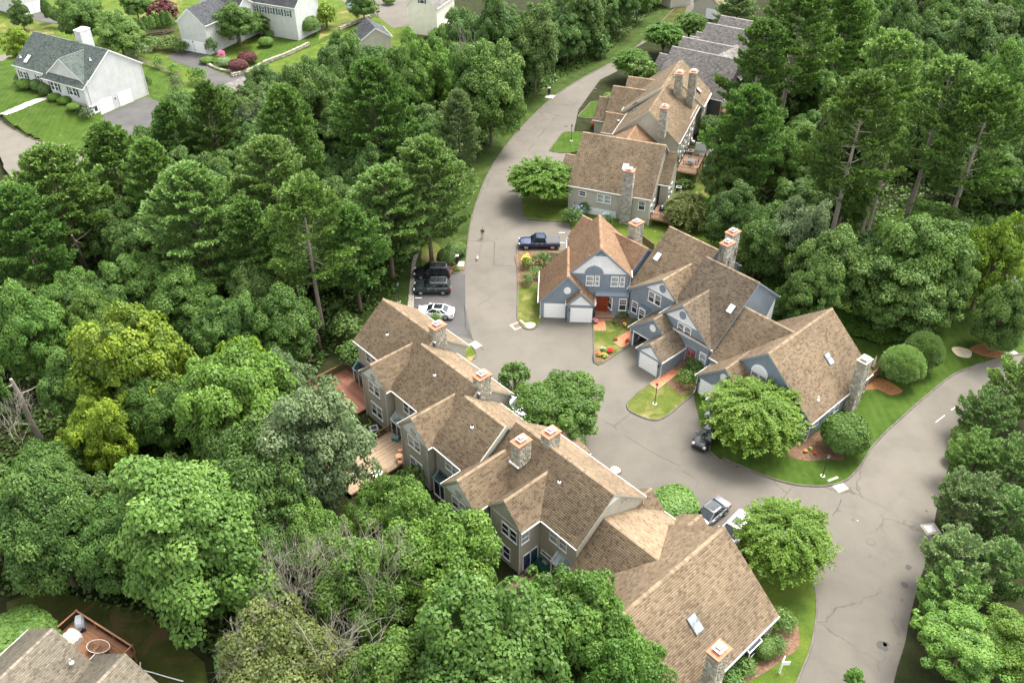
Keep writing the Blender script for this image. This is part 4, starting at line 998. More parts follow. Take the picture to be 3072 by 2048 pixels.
# garages of middle unit
def pair_garage(b, uL, vF, open_left=False, sh='shingle_weathered', depth=4.2):
    st = dict(sh=sh, **BL); uc = uL + 3.5
    if not open_left:
        b.gable('v', vF - .25, vF + depth, uc, 5.5, uL, 2.5, uL + 7.0, 2.5, **st)
    else:
        b.gable('v', vF - .25, vF + depth, uc, 5.5, uL, 2.5, uL + 7.0, 2.5, **st, roofonly=True)
        l, r = uL + .3, uL + 6.7; o0, o1, oh = uL + .75, uL + 3.2, 2.1
        b.panel('v-', vF + .18, [(l, 0), (o0, 0), (o0, oh), (o1, oh), (o1, 0), (r, 0), (r, 2.5), (uc, 5.2), (l, 2.5)], 'siding_blue', 'wall', .2)
        MB().box(b.L(l, vF + .18, 0), b.L(l + .15, vF + depth, 2.5)).build('side_wall', 'siding_blue', b.e)
        MB().box(b.L(r - .15, vF + .18, 0), b.L(r, vF + depth, 2.5)).build('side_wall', 'siding_blue', b.e)
        MB().box(b.L(l, vF + depth - .1, 0), b.L(r, vF + depth, 5)).build('back_wall', 'panel_white', b.e)
        MB().box(b.L(o0 - .12, vF - .08, 0), b.L(o0, vF + .2, oh + .12)).box(b.L(o1, vF - .08, 0), b.L(o1 + .12, vF + .2, oh + .12)).box(b.L(o0, vF - .08, oh), b.L(o1, vF + .2, oh + .12)).build('garage_door', 'trim_white', b.e)
    b.oval('v-', vF + .02, uc - .1, 4.05, .78, .85, 'panel_white', 'trim_white')
    b.gable('v', vF - 2.65, vF + 2.2, uL + 5.25, 4.1, uL + 3.35, 2.5, uL + 7.15, 2.5, **st, ov=.2)
    b.panel('v-', vF - 2.45, [(uL + 3.7, 2.4), (uL + 6.8, 2.4), (uL + 5.25, 3.65)])
    MB().box(b.L(uL + 3.6, vF - 2.52, 2.18), b.L(uL + 6.9, vF - 2.44, 2.36)).build('frieze', 'trim_blue', b.e)
    b.garage_door('v-', vF - 2.47, uL + 5.2, 2.44, 2.02)
    if not open_left: b.garage_door('v-', vF + .03, uL + 1.9, 2.44, 2.05)
    wall_lamp(b, 'v-', vF - 2.47, uL + 6.75, 1.8); wall_lamp(b, 'v-', vF + .03, uL + .5, 1.9)
    b.downspout(uL + 7.0, vF - 2.4, 0, 2.4); b.downspout(uL + .15, vF, 0, 2.4)
pair_garage(Bb, -53.3, 67.55, True); pair_garage(Bb, -42.25, 66.35, False, 'shingle_brown')
# right units
Bb.gable('u', -42.7, -36.0, 74.3, 7.8, 68.9, 3.3, 80.6, 2.6, **WE, oa=(0, 0), fr=(0, 0))
Bb.gable('v', 68.5, 80.8, -35.55, 8.2, -42.1, 2.65, -29.05, 2.65, **WE)
n = 16; arc = [(-36.15 + 1.05 * math.cos(math.pi * i / n), 4.95 + 1.1 * math.sin(math.pi * i / n)) for i in range(n + 1)]
Bb.panel('v-', 68.78, arc, 'trim_white', 'arch_window', .08)
arc = [(-36.15 + .85 * math.cos(math.pi * i / n), 5.0 + .9 * math.sin(math.pi * i / n)) for i in range(n + 1)]
Bb.panel('v-', 68.72, arc, 'panel_white', 'arch_field', .05)
Bb.pair('v-', 68.78, -36.15, 4.3, .95, 1.2, grid='all')
for v_, z_, w_, h_ in ((73.3, 1.35, .95, 1.25), (74.3, 1.35, .95, 1.25), (70.3, 1.6, .85, .9), (79.4, 1.5, .95, 1.3)): Bb.win('u+', -29.35, v_, z_, w_, h_, grid='none')
Bb.chimney(-28.8, 76.7, -.1, 6.9, 1.0, 1.35, cap='drain_stone')
stones((-28.8 - Bb.u0, 75.95 - Bb.v0), .9, 1.0, -.1, 3.0, 'stone', Bb.e.children[-1], 91)
Bb.chimney(-48.8, 78.5, 5, 11.6, 1.05, 1.5, mat='stone_stained', cap='terracotta'); Bb.chimney(-49.9, 81.0, 4, 11.6, 1.05, 1.5, mat='stone_stained')
sky_px(Bb, 'u', 71.9, 4.25, .8143, 1973, 771, w=.75, L=1.1); sky_px(Bb, 'u', 69.2, 4.25, .8125, 2193, 927, w=.75, L=1.1)
sky_px(Bb, 'v', -29.05, 2.65, -.8538, 2486, 1077, w=.85, L=1.35, mat='sky_glass')
p_ = (-29.6, 71.0); vent_pipe(Bb, -30.2, 71.2, 2.65 + 1.15 * .855, 'trim_white')
Bb.downspout(-42.65, 69.35, 0, 4.1); Bb.downspout(-29.2, 80.5, 0, 2.5); Bb.downspout(-29.2, 68.75, 0, 2.5)
Bb.panel('u+', -42.8, [(81.2, 5.5), (81.2, 2.3), (79.2, 2.3)], 'panel_white')

# ------------------------------------------------------------------ beige row further up the road
Ub = Bld('townhouse_row', 'beige townhouse row with brown roofs and stone chimneys along the upper road bend', 'townhouses', -21, -27, 125)
Ub.gable('u', -34.5, -21.8, 119.4, 9.85, 112.6, 4.3, 121.8, 8.0, **BR)
Ub.gable('u', -22.1, -20.4, 122.0, 7.75, 117.8, 4.3, 124.5, 5.7, **BR, caps=False)
Ub.gable('v', 120.5, 131.0, -29.0, 7.3, -32.5, 4.9, -25.4, 4.7, sh='shingle_tan', wall='siding_taupe', trim='trim_taupe')
Ub.gable('v', 130.7, 147.2, -27.3, 9.8, -32.8, 5.1, -21.9, 5.15, wall='siding_taupe', trim='trim_taupe', sh='shingle_brown')
Ub.gable('v', 140.2, 154.0, -27.55, 10.0, -33.9, 5.2, -22.3, 5.5, **BR)
Ub.gable('v', 147.2, 154.6, -27.2, 9.95, -33.5, 5.2, -21.3, 5.1, **BR)
Ub.gable('v', 147.2, 154.6, -22.3, 5.6, -23.2, 5.2, -21.2, 5.0, **BR, caps=False)
MB().bar(Ub.L(-27.2, 147.15, 9.7), Ub.L(-21.3, 147.15, 4.85), .1, .5).bar(Ub.L(-27.5, 140.15, 9.85), Ub.L(-33.9, 140.15, 5.0), .1, .45).build('parapet_board', 'trim_taupe', Ub.e)
Ub.gable('u', -36.3, -31.5, 139.4, 4.9, 136.3, 2.5, 142, 2.9, **BR)
Ub.gable('u', -39.1, -33.0, 144.4, 5.4, 140.7, 2.5, 148, 2.5, **BR)
Ub.gable('u', -36.9, -31.0, 144.8, 7.5, 140.9, 4.3, 149, 4.3, **BR)
Ub.gable('u', -35.6, -29.5, 150.0, 7.5, 146.5, 4.7, 154, 4.3, **BR)
Ub.gable('u', -38.0, -33.5, 122.4, 4.4, 119.0, 2.5, 126, 2.5, **BR)
Ub.chimney(-25.35, 112.35, -.3, 8.45, 1.4, 1.1, mat='stone_stained')
Ub.chimney(-24.7, 129.6 + .4, 6.3, 11.1, 1.1, 1.5, mat='stone_stained'); Ub.chimney(-25.3, 143.0, 6.5, 11.9, 1.15, 1.6); Ub.chimney(-23.25, 143.4 + 5.3 - 4.4, 5.5, 11.9, 1.15, 1.6)
sky_px(Ub, 'u', 112.6, 4.3, .816, 1877, 502, w=.95, L=1.1)
sky_px(Ub, 'v', -32.8, 5.1, .855, 1906, 328, w=.5, L=.9, mat='sky_glass'); sky_px(Ub, 'v', -33.9, 5.2, .756, 1905, 310, w=.5, L=.9, mat='sky_glass'); sky_px(Ub, 'v', -33.5, 5.2, .75, 1972, 228, w=.5, L=.9, mat='sky_glass'); skylight(Ub, 'v', 150.0, -22.9, 6.7, .8, .8, .9, 'skylight_white', -1)
for u, w_, h_, z_, g_ in ((-32.2, 1.1, .8, 3.25, 'pane'), (-29.45, 1.0, 1.35, 3.0, 'pane_blind'), (-28.35, 1.0, 1.35, 3.0, 'pane_blind'), (-23.2, 1.0, 1.5, 3.0, 'pane')):
    Ub.win('v-', 112.88, u, z_, w_, h_, grid='top' if u > -24 else 'none', glass=g_)
MB().box(Ub.L(-33.6, 112.84, -.5), Ub.L(-26.9, 112.92, 1.15)).build('foundation', 'panel_white', Ub.e)
for v_ in (114.2, 116.0): Ub.win('u+', -22.08, v_, 1.6, .9, 2.0, grid='none')
for v_ in (119.6, 121.4): Ub.win('u+', -20.68, v_, 2.3, .9, 1.6, grid='top')
for v_ in (132.2, 134.5, 136.6, 138.5, 141.5, 144.0): Ub.win('u+', -22.18, v_, 3.9, .9, 1.4); Ub.win('u+', -22.18, v_, 1.3, .9, 1.7)
for v_ in (148.5, 150.5, 152.5): Ub.win('u+', -21.58, v_, 3.9, .9, 1.4); Ub.win('u+', -21.58, v_, 1.3, .9, 1.7)
for i, v_ in enumerate((130.75, 139.5, 147.0)): Ub.downspout(-22.0, v_, 0, 5.0)
Ub.downspout(-21.95, 112.8, -.2, 4.2); Ub.downspout(-34.3, 112.85, 0, 4.2)
vent_pipe(Ub, -33.9, 138.2, 4.2); 

# ------------------------------------------------------------------ dark grey row behind it
Dk = Bld('townhouse_row', 'dark grey sided townhouse row with stepped grey roofs beyond the beige row', 'townhouses', -33, -52, 160)
def dku(p, z): q = Dk.loc((p[0], p[1], z)); return q[0] + Dk.u0, q[1] + Dk.v0
DK = dict(wall='siding_slate', sh='shingle_grey', trim='trim_slate', ex=.24, tab=.42)
I = lambda x, y, z: px(1940 + x * 500 / 1344, y * 500 / 1344, z)
def dkrow(l, r, zr, ze, depth_f, depth_b, base=0):
    a = dku(I(*l, zr), 0); b_ = dku(I(*r, zr), 0)
    c = (a[1] + b_[1]) / 2; sl = .8
    Dk.gable('u', a[0], b_[0], c, zr, c - (zr - ze) / sl, ze, c + (zr - ze) / sl, ze, base=base, **DK, gut=(1, 0))
    return a[0], b_[0], c
r1 = dkrow((213, 368), (760, 490), 9.7, 4.4, 0, 0)
r2 = dkrow((295, 293), (700, 380), 9.4, 4.4, 0, 0)
r3 = dkrow((490, 182), (950, 272), 9.7, 4.4, 0, 0)
r4 = dkrow((600, 125), (990, 195), 9.4, 4.4, 0, 0)
Dk.gable('v', r1[2], r2[2] + 2, r1[1] - 4.2, 9.2, r1[1] - 9.5, 6.2, r1[1] + .3, 6.2, **DK); Dk.gable('v', r3[2], r4[2] + 2, r3[1] - 3.8, 9.2, r3[1] - 9, 6.2, r3[1] + .6, 6.2, **DK)
for uu, vv in ((r1[1] - 4.2, r1[2] + 2.2), (r1[1] - 3.4, r1[2] + 1.0), (r3[1] - 3.8, r3[2] + 2.5), (r3[1] - 3.9, r3[2] + 1.2)): vent_pipe(Dk, uu, vv, 9.1, 'trim_white')
g = dku(I(105, 435, 5), 0); Dk.gable('u', g[0], g[0] + 4, g[1], 5.2, g[1] - 3.3, 2.6, g[1] + 3.3, 2.6, **DK)
g = dku(I(350, 290, 6), 0); Dk.gable('u', g[0], g[0] + 4, g[1], 6, g[1] - 3, 4, g[1] + 3, 4, **DK)
g = dku(I(405, 255, 5.5), 0); Dk.gable('u', g[0], g[0] + 4, g[1], 5.5, g[1] - 3, 3.2, g[1] + 3, 3.2, **DK)
for v_ in (r1[2] - 5.5, r1[2] - 4.5): Dk.win('u+', r1[1] - .26, v_, 3.6, .8, 1.3, grid='none'); Dk.win('u+', r1[1] - .26, v_, 1.3, .8, 2.0, grid='none')
MB().box(Dk.L(r1[0] + 1, r1[2] - 6.42, -.3), Dk.L(r1[1] - .28, r1[2] - 6.28, .35)).build('foundation', 'concrete', Dk.e)
Dk.downspout(r1[1] - .3, r1[2] - 6.4, 0, 4.3)

# ------------------------------------------------------------------ white house with green roof, upper left
Wh = Bld('house', 'white house with green-grey roof, dark green shutters and two garage doors in its end wall', 'house', -29.5, -150, 100)
WH = dict(wall='siding_white', sh='shingle_green', trim='trim_white', ex=.24, tab=.42)
Wh.gable('u', -160.6, -140.3, 100.9, 10.55, 94.5, 6.15, 107.4, 6.15, **WH)
Wh.gable('u', -151.6, -140.4, 95.2, 6.75, 93.7, 5.6, 95.6, 6.5, **WH, caps=False, gut=(1, 0))
Wh.gable('v', 94.5, 100.6, -145.9, 9.9, -150.9, 6.35, -140.9, 6.35, **WH, base=5.9, oa=(.35, 0), gut=(0, 0))
Wh.garage_door('u+', -140.57, 97.0 + .5, 2.7, 2.3); Wh.garage_door('u+', -140.57, 101.9, 2.7, 2.3)
for v_, z_ in ((94.15, 1.6),): Wh.win('u+', -140.57, v_, z_, .95, 1.3, grid='all')
dd = entry_door(Wh, 'u+', -140.57, 95.55 - .25, 0, .9, 2.1, 'trim_white', False)
MB().box((-.3, -.06, 1.05), (.3, -.03, 1.95)).build('pane', 'pane', dd)
wall_lamp(Wh, 'u+', -140.57, 94.75, 1.9); wall_lamp(Wh, 'u+', -140.57, 99.7, 1.9)
def shut(b, face, pos, a, z, w, h):
    for sx in (-1, 1):
        o = MB().box((-.17, -.06, -h / 2), (.17, 0, h / 2)).build('shutter', 'shutter_green', b.e); b.put(o, face, pos, a + sx * (w / 2 + .22), z)
for u_, w_, vv in ((-148.6, 1.0, 93.95), (-143.7, 1.0, 93.95)):
    Wh.pair('v-', vv, u_, 4.55, w_, 1.6, grid='none'); shut(Wh, 'v-', vv, u_, 4.55, 2.1, 1.6)
for u_, n_ in ((-158.3, 2), (-154.0, 1)):
    if n_ == 2: Wh.pair('v-', 94.78, u_, 4.6, .9, 1.3, grid='none'); shut(Wh, 'v-', 94.78, u_, 4.6, 1.9, 1.3)
    else: Wh.win('v-', 94.78, u_, 4.6, .9, 1.3, grid='none'); shut(Wh, 'v-', 94.78, u_, 4.6, .95, 1.3)
Wh.chimney(-148.6, 102.6, 7, 12.3, 1.6, 2.2, mat=None, cap='panel_white')
MB().box(Wh.L(-149.45, 101.45, 7), Wh.L(-147.75, 103.75, 12.28)).build('chimney_siding', 'siding_white', Wh.e)
sky_px(Wh, 'u', 94.3, 6.15, .682, 83, 178, w=.9, L=1.7); vent_pipe(Wh, -159.3, 95.9, 7.3, 'trim_white'); vent_pipe(Wh, -142.6, 98.4, 9.0, 'trim_white')
Wh.downspout(-140.5, 94.0, 0, 5.4); Wh.downspout(-140.5, 107.1, 0, 6); MB().box(Wh.L(-151.4, 93.92, 1.6), Wh.L(-140.7, 93.99, 2.75)).build('foundation', 'concrete', Wh.e)

# ------------------------------------------------------------------ other white houses, upper edge
H1 = lambda x, y, z=0: px(400 + x * 500 / 1344, y * 500 / 1344, z)
H3 = lambda x, y, z=0: px(880 + x * 500 / 1344, y * 500 / 1344, z)
def auto_house(name, label, cat, left, right, depth, ze, zr, st, back=0.0):
    """gable end wall between two ground points, roof running away behind it"""
    dx, dy = right[0] - left[0], right[1] - left[1]; az = math.degrees(math.atan2(dy, dx)); w_ = math.hypot(dx, dy)
    a, b_ = frame(az); u0 = left[0] * a[0] + left[1] * a[1]; v0 = left[0] * b_[0] + left[1] * b_[1]
    h = Bld(name, label, cat, az, u0 + w_ / 2, v0)
    h.gable('v', v0 - .3, v0 + depth, u0 + w_ / 2, zr, u0 - .3, ze, u0 + w_ + .3, ze, **st); h.w = w_; h.uL = u0; h.vF = v0
    return h
SLT = dict(wall='siding_white', sh='shingle_slate', trim='trim_white', ex=.26, tab=.45)
h = auto_house('house', 'white garage wing with slate roof standing behind the cracked dark driveway', 'house', H1(408, 405), H1(622, 445), 9, 6.1, 9.2, SLT)
h.garage_door('v-', h.vF + .0, h.uL + 1.65, 2.5, 2.3); h.garage_door('v-', h.vF, h.uL + 4.6, 2.5, 2.3); wall_lamp(h, 'v-', h.vF, h.uL + 3.1, 2.3)
h.gable('u', h.uL + 1, h.uL + 19, h.vF + 19.5, 10.6, h.vF + 15, 7.0, h.vF + 24, 7.0, **SLT)
h.gable('u', h.uL + 1, h.uL + 8, h.vF + 12.5, 8.6, h.vF + 9, 6.4, h.vF + 16, 6.4, **SLT)
h.chimney(h.uL + 1.2, h.vF + 8.3, 0, 12, 1.8, 1.4, mat=None, cap='panel_white')
MB().box(h.L(h.uL + .2, h.vF + 7.5, 0), h.L(h.uL + 2.2, h.vF + 9.1, 11.98)).build('chimney_siding', 'siding_white', h.e)
for i in range(5): h.win('v-', h.vF + 15.28, h.uL + 8.0 + i * 2.2, 5.6, .95, 1.4, grid='all'); shut(h, 'v-', h.vF + 15.28, h.uL + 8.0 + i * 2.2, 5.6, .95, 1.4)
CRM = dict(wall='siding_cream', sh='shingle_grey', trim='trim_white', ex=.26, tab=.45)
lp = H3(925, 330); rp = H3(1150, 345)
h = auto_house('house', 'cream gable-ended house with one shuttered window behind the bright maple tops', 'house', H3(930, 270), H3(1165, 300), 10, 6.2, 9.9, CRM)
wv = h.uL + h.w / 2 + .2; h.win('v-', h.vF, wv, 7.6, 1.1, 1.5, grid='none'); shut(h, 'v-', h.vF, wv, 7.6, 1.1, 1.5)
lp, rp = H1(712, 830), H1(860, 790)
h = auto_house('garage', 'small cream outbuilding with pale roof half hidden behind pine tops', 'shed', H1(700, 835), H1(890, 905), 8, 2.7, 4.6, CRM)
h = auto_house('shed', 'shed with dark slate roof beside the stone wall', 'shed', H3(560, 420), H3(790, 390), 7, 2.6, 4.8, dict(SLT, wall='siding_taupe'))
h = auto_house('house', 'white two-door garage house at the top left corner', 'house', px(62, 52), px(142, 30), 10, 4.2, 6.5, SLT)
h.garage_door('v-', h.vF, h.uL + 2.0, 2.7, 2.3); h.garage_door('v-', h.vF, h.uL + 5.2, 2.7, 2.3)
h = auto_house('house', 'white sided house at the top edge above the round conifer', 'house', px(815, 32), px(955, 10), 9, 6.2, 9.5, SLT)
h = auto_house('townhouse', 'beige townhouse with bay window at the top edge of the road', 'townhouse', px(2010, 26), px(2070, 14), 9, 5, 8, BR)
h.win('v-', h.vF, h.uL + 2, 3.2, 1.4, 1.5, grid='all')
h = auto_house('townhouse', 'beige garage end with white door at the top edge left of the blue-grey spruce', 'townhouse', px(2078, 48), px(2150, 62), 9, 3.4, 6, BR)
h.garage_door('v-', h.vF, h.uL + 4.6, 2.6, 2.2)
h = auto_house('house', 'grey roofed house glimpsed through trees at the top right', 'house', px(2870, 40), px(2960, 20), 9, 5, 8, SLT)

# ------------------------------------------------------------------ house with deck, lower left corner
H2 = lambda x, y, z=0: px(x * 492 / 1344, 1720 + y * 492 / 1344, z)
Lz = -1.5
Bf = Bld('house', 'house with mottled buff roof and cedar deck in the lower left corner', 'house', -26.8, -52, 18)
def bfu(p): q = Bf.loc(p); return q[0] + Bf.u0, q[1] + Bf.v0
BF = dict(wall='siding_taupe', sh='shingle_buff', trim='trim_taupe', base=Lz, tab=.30, ex=.17)
a = bfu(H2(435, 443, 5)); b_ = bfu(H2(1030, 655, 5))
Bf.gable('v', a[1] - 22, a[1], a[0], 5, a[0] - 4.2, 2.0, a[0] + 6.6, .4, **BF)
Bf.gable('v', b_[1] - 22, b_[1], b_[0], 5, b_[0] - 4.4, 1.9, b_[0] + 4.0, 2.0, **BF)
q = bfu(H2(590, 735, 3.6)); vent_pipe(Bf, q[0], q[1], 3.75, 'metal')
# ------------------------------------------------------------------ vehicles (front towards +x)
def paint(name, col):
    m, nt, b = new_mat(name, .28, .5); b.inputs['Base Color'].default_value = col + (1,); b.inputs['Coat Weight'].default_value = .6; b.inputs['Coat Roughness'].default_value = .06
for n_, c_ in (('paint_black', (.012, .012, .014)), ('paint_darkgreen', (.022, .030, .032)), ('paint_navy', (.012, .025, .075)), ('paint_white', (.78, .79, .80)), ('paint_grey', (.11, .115, .125)), ('paint_silver', (.42, .43, .45))): paint(n_, c_)
def section(x, w, zb, zs, crown):
    return [(x, -w * .90, zb), (x, -w, zb + .16), (x, -w, zb + (zs - zb) * .62), (x, -w * .965, zs - .04), (x, -w * .84, zs + crown * .35), (x, -w * .4, zs + crown), (x, w * .4, zs + crown), (x, w * .84, zs + crown * .35), (x, w * .965, zs - .04), (x, w, zb + (zs - zb) * .62), (x, w, zb + .16), (x, w * .90, zb)]
def loft(secs, caps=True):
    m = MB(); k = len(secs[0]); vs = [p for s_ in secs for p in s_]
    fs = [(i * k + j, i * k + (j + 1) % k, (i + 1) * k + (j + 1) % k, (i + 1) * k + j) for i in range(len(secs) - 1) for j in range(k)]
    if caps: fs += [tuple(range(k)), tuple((len(secs) - 1) * k + j for j in range(k))[::-1]]
    m.add(vs, fs); return m
def vehicle(name, label, cat, pos, head, kind, col, plate=None):
    t = thing(name, label, cat, (pos[0], pos[1], .004), R(head))
    spec = dict(
        suv=dict(L=4.9, W=.98, zb=.28, prof=[(-2.45, .80, .86), (-2.40, .95, 1.02), (-1.6, 1, 1.06), (0, 1, 1.03), (1.0, 1, 1.02), (1.5, .985, 1.0), (2.15, .93, .90), (2.4, .82, .72), (2.45, .75, .6)], belt=1.04, H=1.72, cab=(-2.33, 1.12, -1.95, .30), wb=(-1.42, 1.48), wr=.37),
        sedan=dict(L=4.7, W=.91, zb=.22, prof=[(-2.35, .78, .82), (-2.25, .90, .95), (-1.5, .98, .97), (0, 1, .92), (.9, 1, .90), (1.5, .97, .86), (2.05, .90, .74), (2.3, .78, .60), (2.35, .7, .5)], belt=.93, H=1.42, cab=(-1.75, 1.15, -.95, .30), wb=(-1.4, 1.4), wr=.34),
        pickup=dict(L=5.8, W=1.0, zb=.42, prof=[(-2.9, .93, 1.06), (-2.85, .97, 1.12), (-1.0, 1, 1.12), (0, 1, 1.10), (1.1, 1, 1.10), (2.0, .98, 1.08), (2.6, .95, 1.0), (2.87, .88, .86), (2.92, .8, .7)], belt=1.12, H=1.86, cab=(-.95, 1.25, -.72, .45), wb=(-1.85, 1.85), wr=.41))[kind]
    W = spec['W']; b = spec['belt']; H = spec['H']; c0, c1, r0, r1 = spec['cab']
    body = loft([section(x, W * k, spec['zb'], zt, .05) for x, k, zt in spec['prof']]).build('body', col, t, smooth=True, fixn=True)
    es = body.modifiers.new('edge', 'EDGE_SPLIT'); es.split_angle = R(48)
    # greenhouse: glass block with painted roof and pillars
    wb_, wt = W * .90, W * .72; k = .06
    g = MB(); lo = [(c0, -wb_, b - .02), (c1, -wb_, b - .02), (c1, wb_, b - .02), (c0, wb_, b - .02)]; hi = [(r0, -wt, H - k), (r1, -wt, H - k), (r1, wt, H - k), (r0, wt, H - k)]
    g.add(lo + hi, [(0, 1, 5, 4), (1, 2, 6, 5), (2, 3, 7, 6), (3, 0, 4, 7), (4, 5, 6, 7)]); g.build('windows', 'car_glass', t, fixn=True)
    rf = loft([[(x, -y * wt * s_, H - k + z) for y, z in ((1, -.04), (1.0, .02), (.85, .06), (.3, .085), (-.3, .085), (-.85, .06), (-1, .02), (-1, -.04))] for x, s_ in ((r0 - .04, .94), (r0 + .1, 1.02), ((r0 + r1) / 2, 1.04), (r1 - .1, 1.0), (r1 + .05, .92))]).build('roof', col, t, smooth=True, fixn=True)
    p = MB()
    for sy in (-1, 1):
        p.bar((c1, sy * wb_, b), (r1, sy * wt, H - k), .07, .05); p.bar((c0, sy * wb_, b), (r0, sy * wt, H - k), .10, .05)
        mid = (c0 + c1) / 2 - .05; p.bar((mid, sy * (wb_ + .005), b), ((r0 + r1) / 2, sy * (wt + .005), H - k), .06, .04)
        if kind != 'pickup': p.bar((c0 + .75, sy * (wb_ + .005), b), (r0 + .55, sy * (wt + .005), H - k), .08, .04)
    p.build('pillars', col, t)
    if kind == 'suv':
        for sy in (-1, 1): MB().bar((r0 + .1, sy * wt * .92, H + .07), (r1 - .1, sy * wt * .92, H + .07), .04).build('roof_rail', 'metal', t)
        MB().box((r1 - 1.25, -wt * .62, H + .015), (r1 - .25, wt * .62, H + .035)).build('sunroof', 'car_glass', t)
    if kind == 'sedan': MB().box((r0 + .05, -wt * .75, H + .012), (r1 - .1, wt * .75, H + .032)).build('sunroof', 'car_glass', t)
    if kind == 'pickup':
        MB().box((-2.78, -.86, 1.13), (-1.02, .86, 1.19)).build('bed_cover', 'bed_grey', t)
        for i in range(6): MB().box((r0, -wt * .8 + i * wt * .32 - .02, H + .03), (r1, -wt * .8 + i * wt * .32 + .03, H + .055)).build('roof_rib', col, t)
    x0, x1 = -spec['L'] / 2, spec['L'] / 2
    for sy in (-1, 1):
        MB().box((x1 - .28, sy * W * .56, .66 * b), (x1 - .03, sy * W * .86, .84 * b)).build('headlight', 'lamp_glass', t)
        MB().box((x0 - .01, sy * W * .60, .78 * b), (x0 + .22, sy * W * .95, .95 * b)).build('taillight', 'red_light', t)
        MB().box((c1 - .35, sy * (W + .02), b), (c1 - .17, sy * (W + .2), b + .16)).build('mirror', col, t)
        for hx in (.45, -.55):
            if kind == 'pickup' and hx < 0: hx = -.35
            MB().box((hx - .1, sy * (W + .004) - .01, b - .17), (hx + .1, sy * (W + .004) + .01, b - .13)).build('door_handle', 'metal', t)
        for wx in spec['wb']:
            wo = MB(); r_ = spec['wr']; n = 18
            vs, fs = [], []
            prof = [(r_ - .12, sy * (W - .24)), (r_, sy * (W - .22)), (r_, sy * (W - .01)), (r_ - .05, sy * (W + .015)), (r_ - .12, sy * (W + .005))]
            for rr, yy in prof: vs += [(wx + rr * math.cos(i * 2 * math.pi / n), yy, r_ + rr * math.sin(i * 2 * math.pi / n)) for i in range(n)]
            for j in range(4): fs += [(j * n + i, j * n + (i + 1) % n, (j + 1) * n + (i + 1) % n, (j + 1) * n + i) for i in range(n)]
            wo.add(vs, fs); wh = wo.build('wheel', 'rubber', t, fixn=True)
            rm = MB()
            rm.add([(wx + (r_ - .12) * math.cos(i * 2 * math.pi / n), sy * (W - .05), r_ + (r_ - .12) * math.sin(i * 2 * math.pi / n)) for i in range(n)], [tuple(range(n))])
            for i in range(5):
                a = i * 2 * math.pi / 5; rm.bar((wx, sy * (W - .0), r_), (wx + (r_ - .11) * math.cos(a), sy * (W - .01), r_ + (r_ - .11) * math.sin(a)), .07, .04, up=(0, 1, 0))
            rm.build('rim', 'metal', wh, fixn=True)
            ar = MB(); q_ = [(wx + (r_ + .07) * math.cos(a), sy * (W - .005), r_ + .02 + (r_ + .07) * math.sin(a)) for a in [math.pi * i / 10 for i in range(11)]]
            ar.tube(q_, .035, 5); ar.build('wheel_arch', 'black_plastic', t)
    MB().box((x1 - .06, -W * .45, .5 * b), (x1 + .02, W * .45, .78 * b)).build('grille', 'black_plastic', t)
    MB().box((x0 - .015, -.26, .55 * b), (x0 + .03, .26, .55 * b + .15)).build('licence_plate', 'lamp_glass', t)
    lb = MB().box((x0 - .03, -W * .8, spec['zb'] + .02), (x0 + .25, W * .8, spec['zb'] + .16)); lb.box((x1 - .2, -W * .8, spec['zb'] + .0), (x1 + .02, W * .8, spec['zb'] + .14)).build('bumper', 'black_plastic' if kind != 'pickup' else 'metal', t)
    return t
qP = lambda x, y: px(1200 + x / 2.688, 640 + y / 2.688)
vehicle('pickup_truck', 'dark blue crew cab pickup truck with grey bed cover parked beside the bushes', 'pickup truck', qP(1122, 268), 180, 'pickup', 'paint_navy')
vehicle('parked_car', 'glossy black suv with silver roof bars, farther of the two parked side by side', 'car', qP(262, 505), 180, 'suv', 'paint_black')
vehicle('parked_car', 'dark green-black suv with roof rails, nearer of the two parked side by side', 'car', qP(262, 628), 181, 'suv', 'paint_darkgreen')
vehicle('parked_car', 'white coupe-like sedan with black roof half hidden behind the taupe roof ridge', 'car', qP(290, 822), 172, 'sedan', 'paint_white')
vehicle('parked_car', 'white car nose showing beside the round cul-de-sac maple', 'car', px(1532, 1233), -28, 'suv', 'paint_white')
vehicle('parked_car', 'metallic grey sedan with sunroof beside the low ivy shrub', 'car', px(2126, 1553), 222, 'sedan', 'paint_grey')
vehicle('parked_car', 'white suv with panoramic roof parked at the bright green tree', 'car', px(2196, 1608), 226, 'suv', 'paint_white')
vehicle('parked_car', 'dark car with bright windscreen under the feathery tree by the blue garage', 'car', px(2124, 1316), 232, 'sedan', 'paint_black')
vehicle('parked_car', 'silver car almost hidden under the feathery tree at the blue garage door', 'car', px(2170, 1240), 222, 'suv', 'paint_silver')
vehicle('parked_car', 'dark car standing at the far end of the road under the trees', 'car', px(1985, 88), 30, 'sedan', 'paint_black')

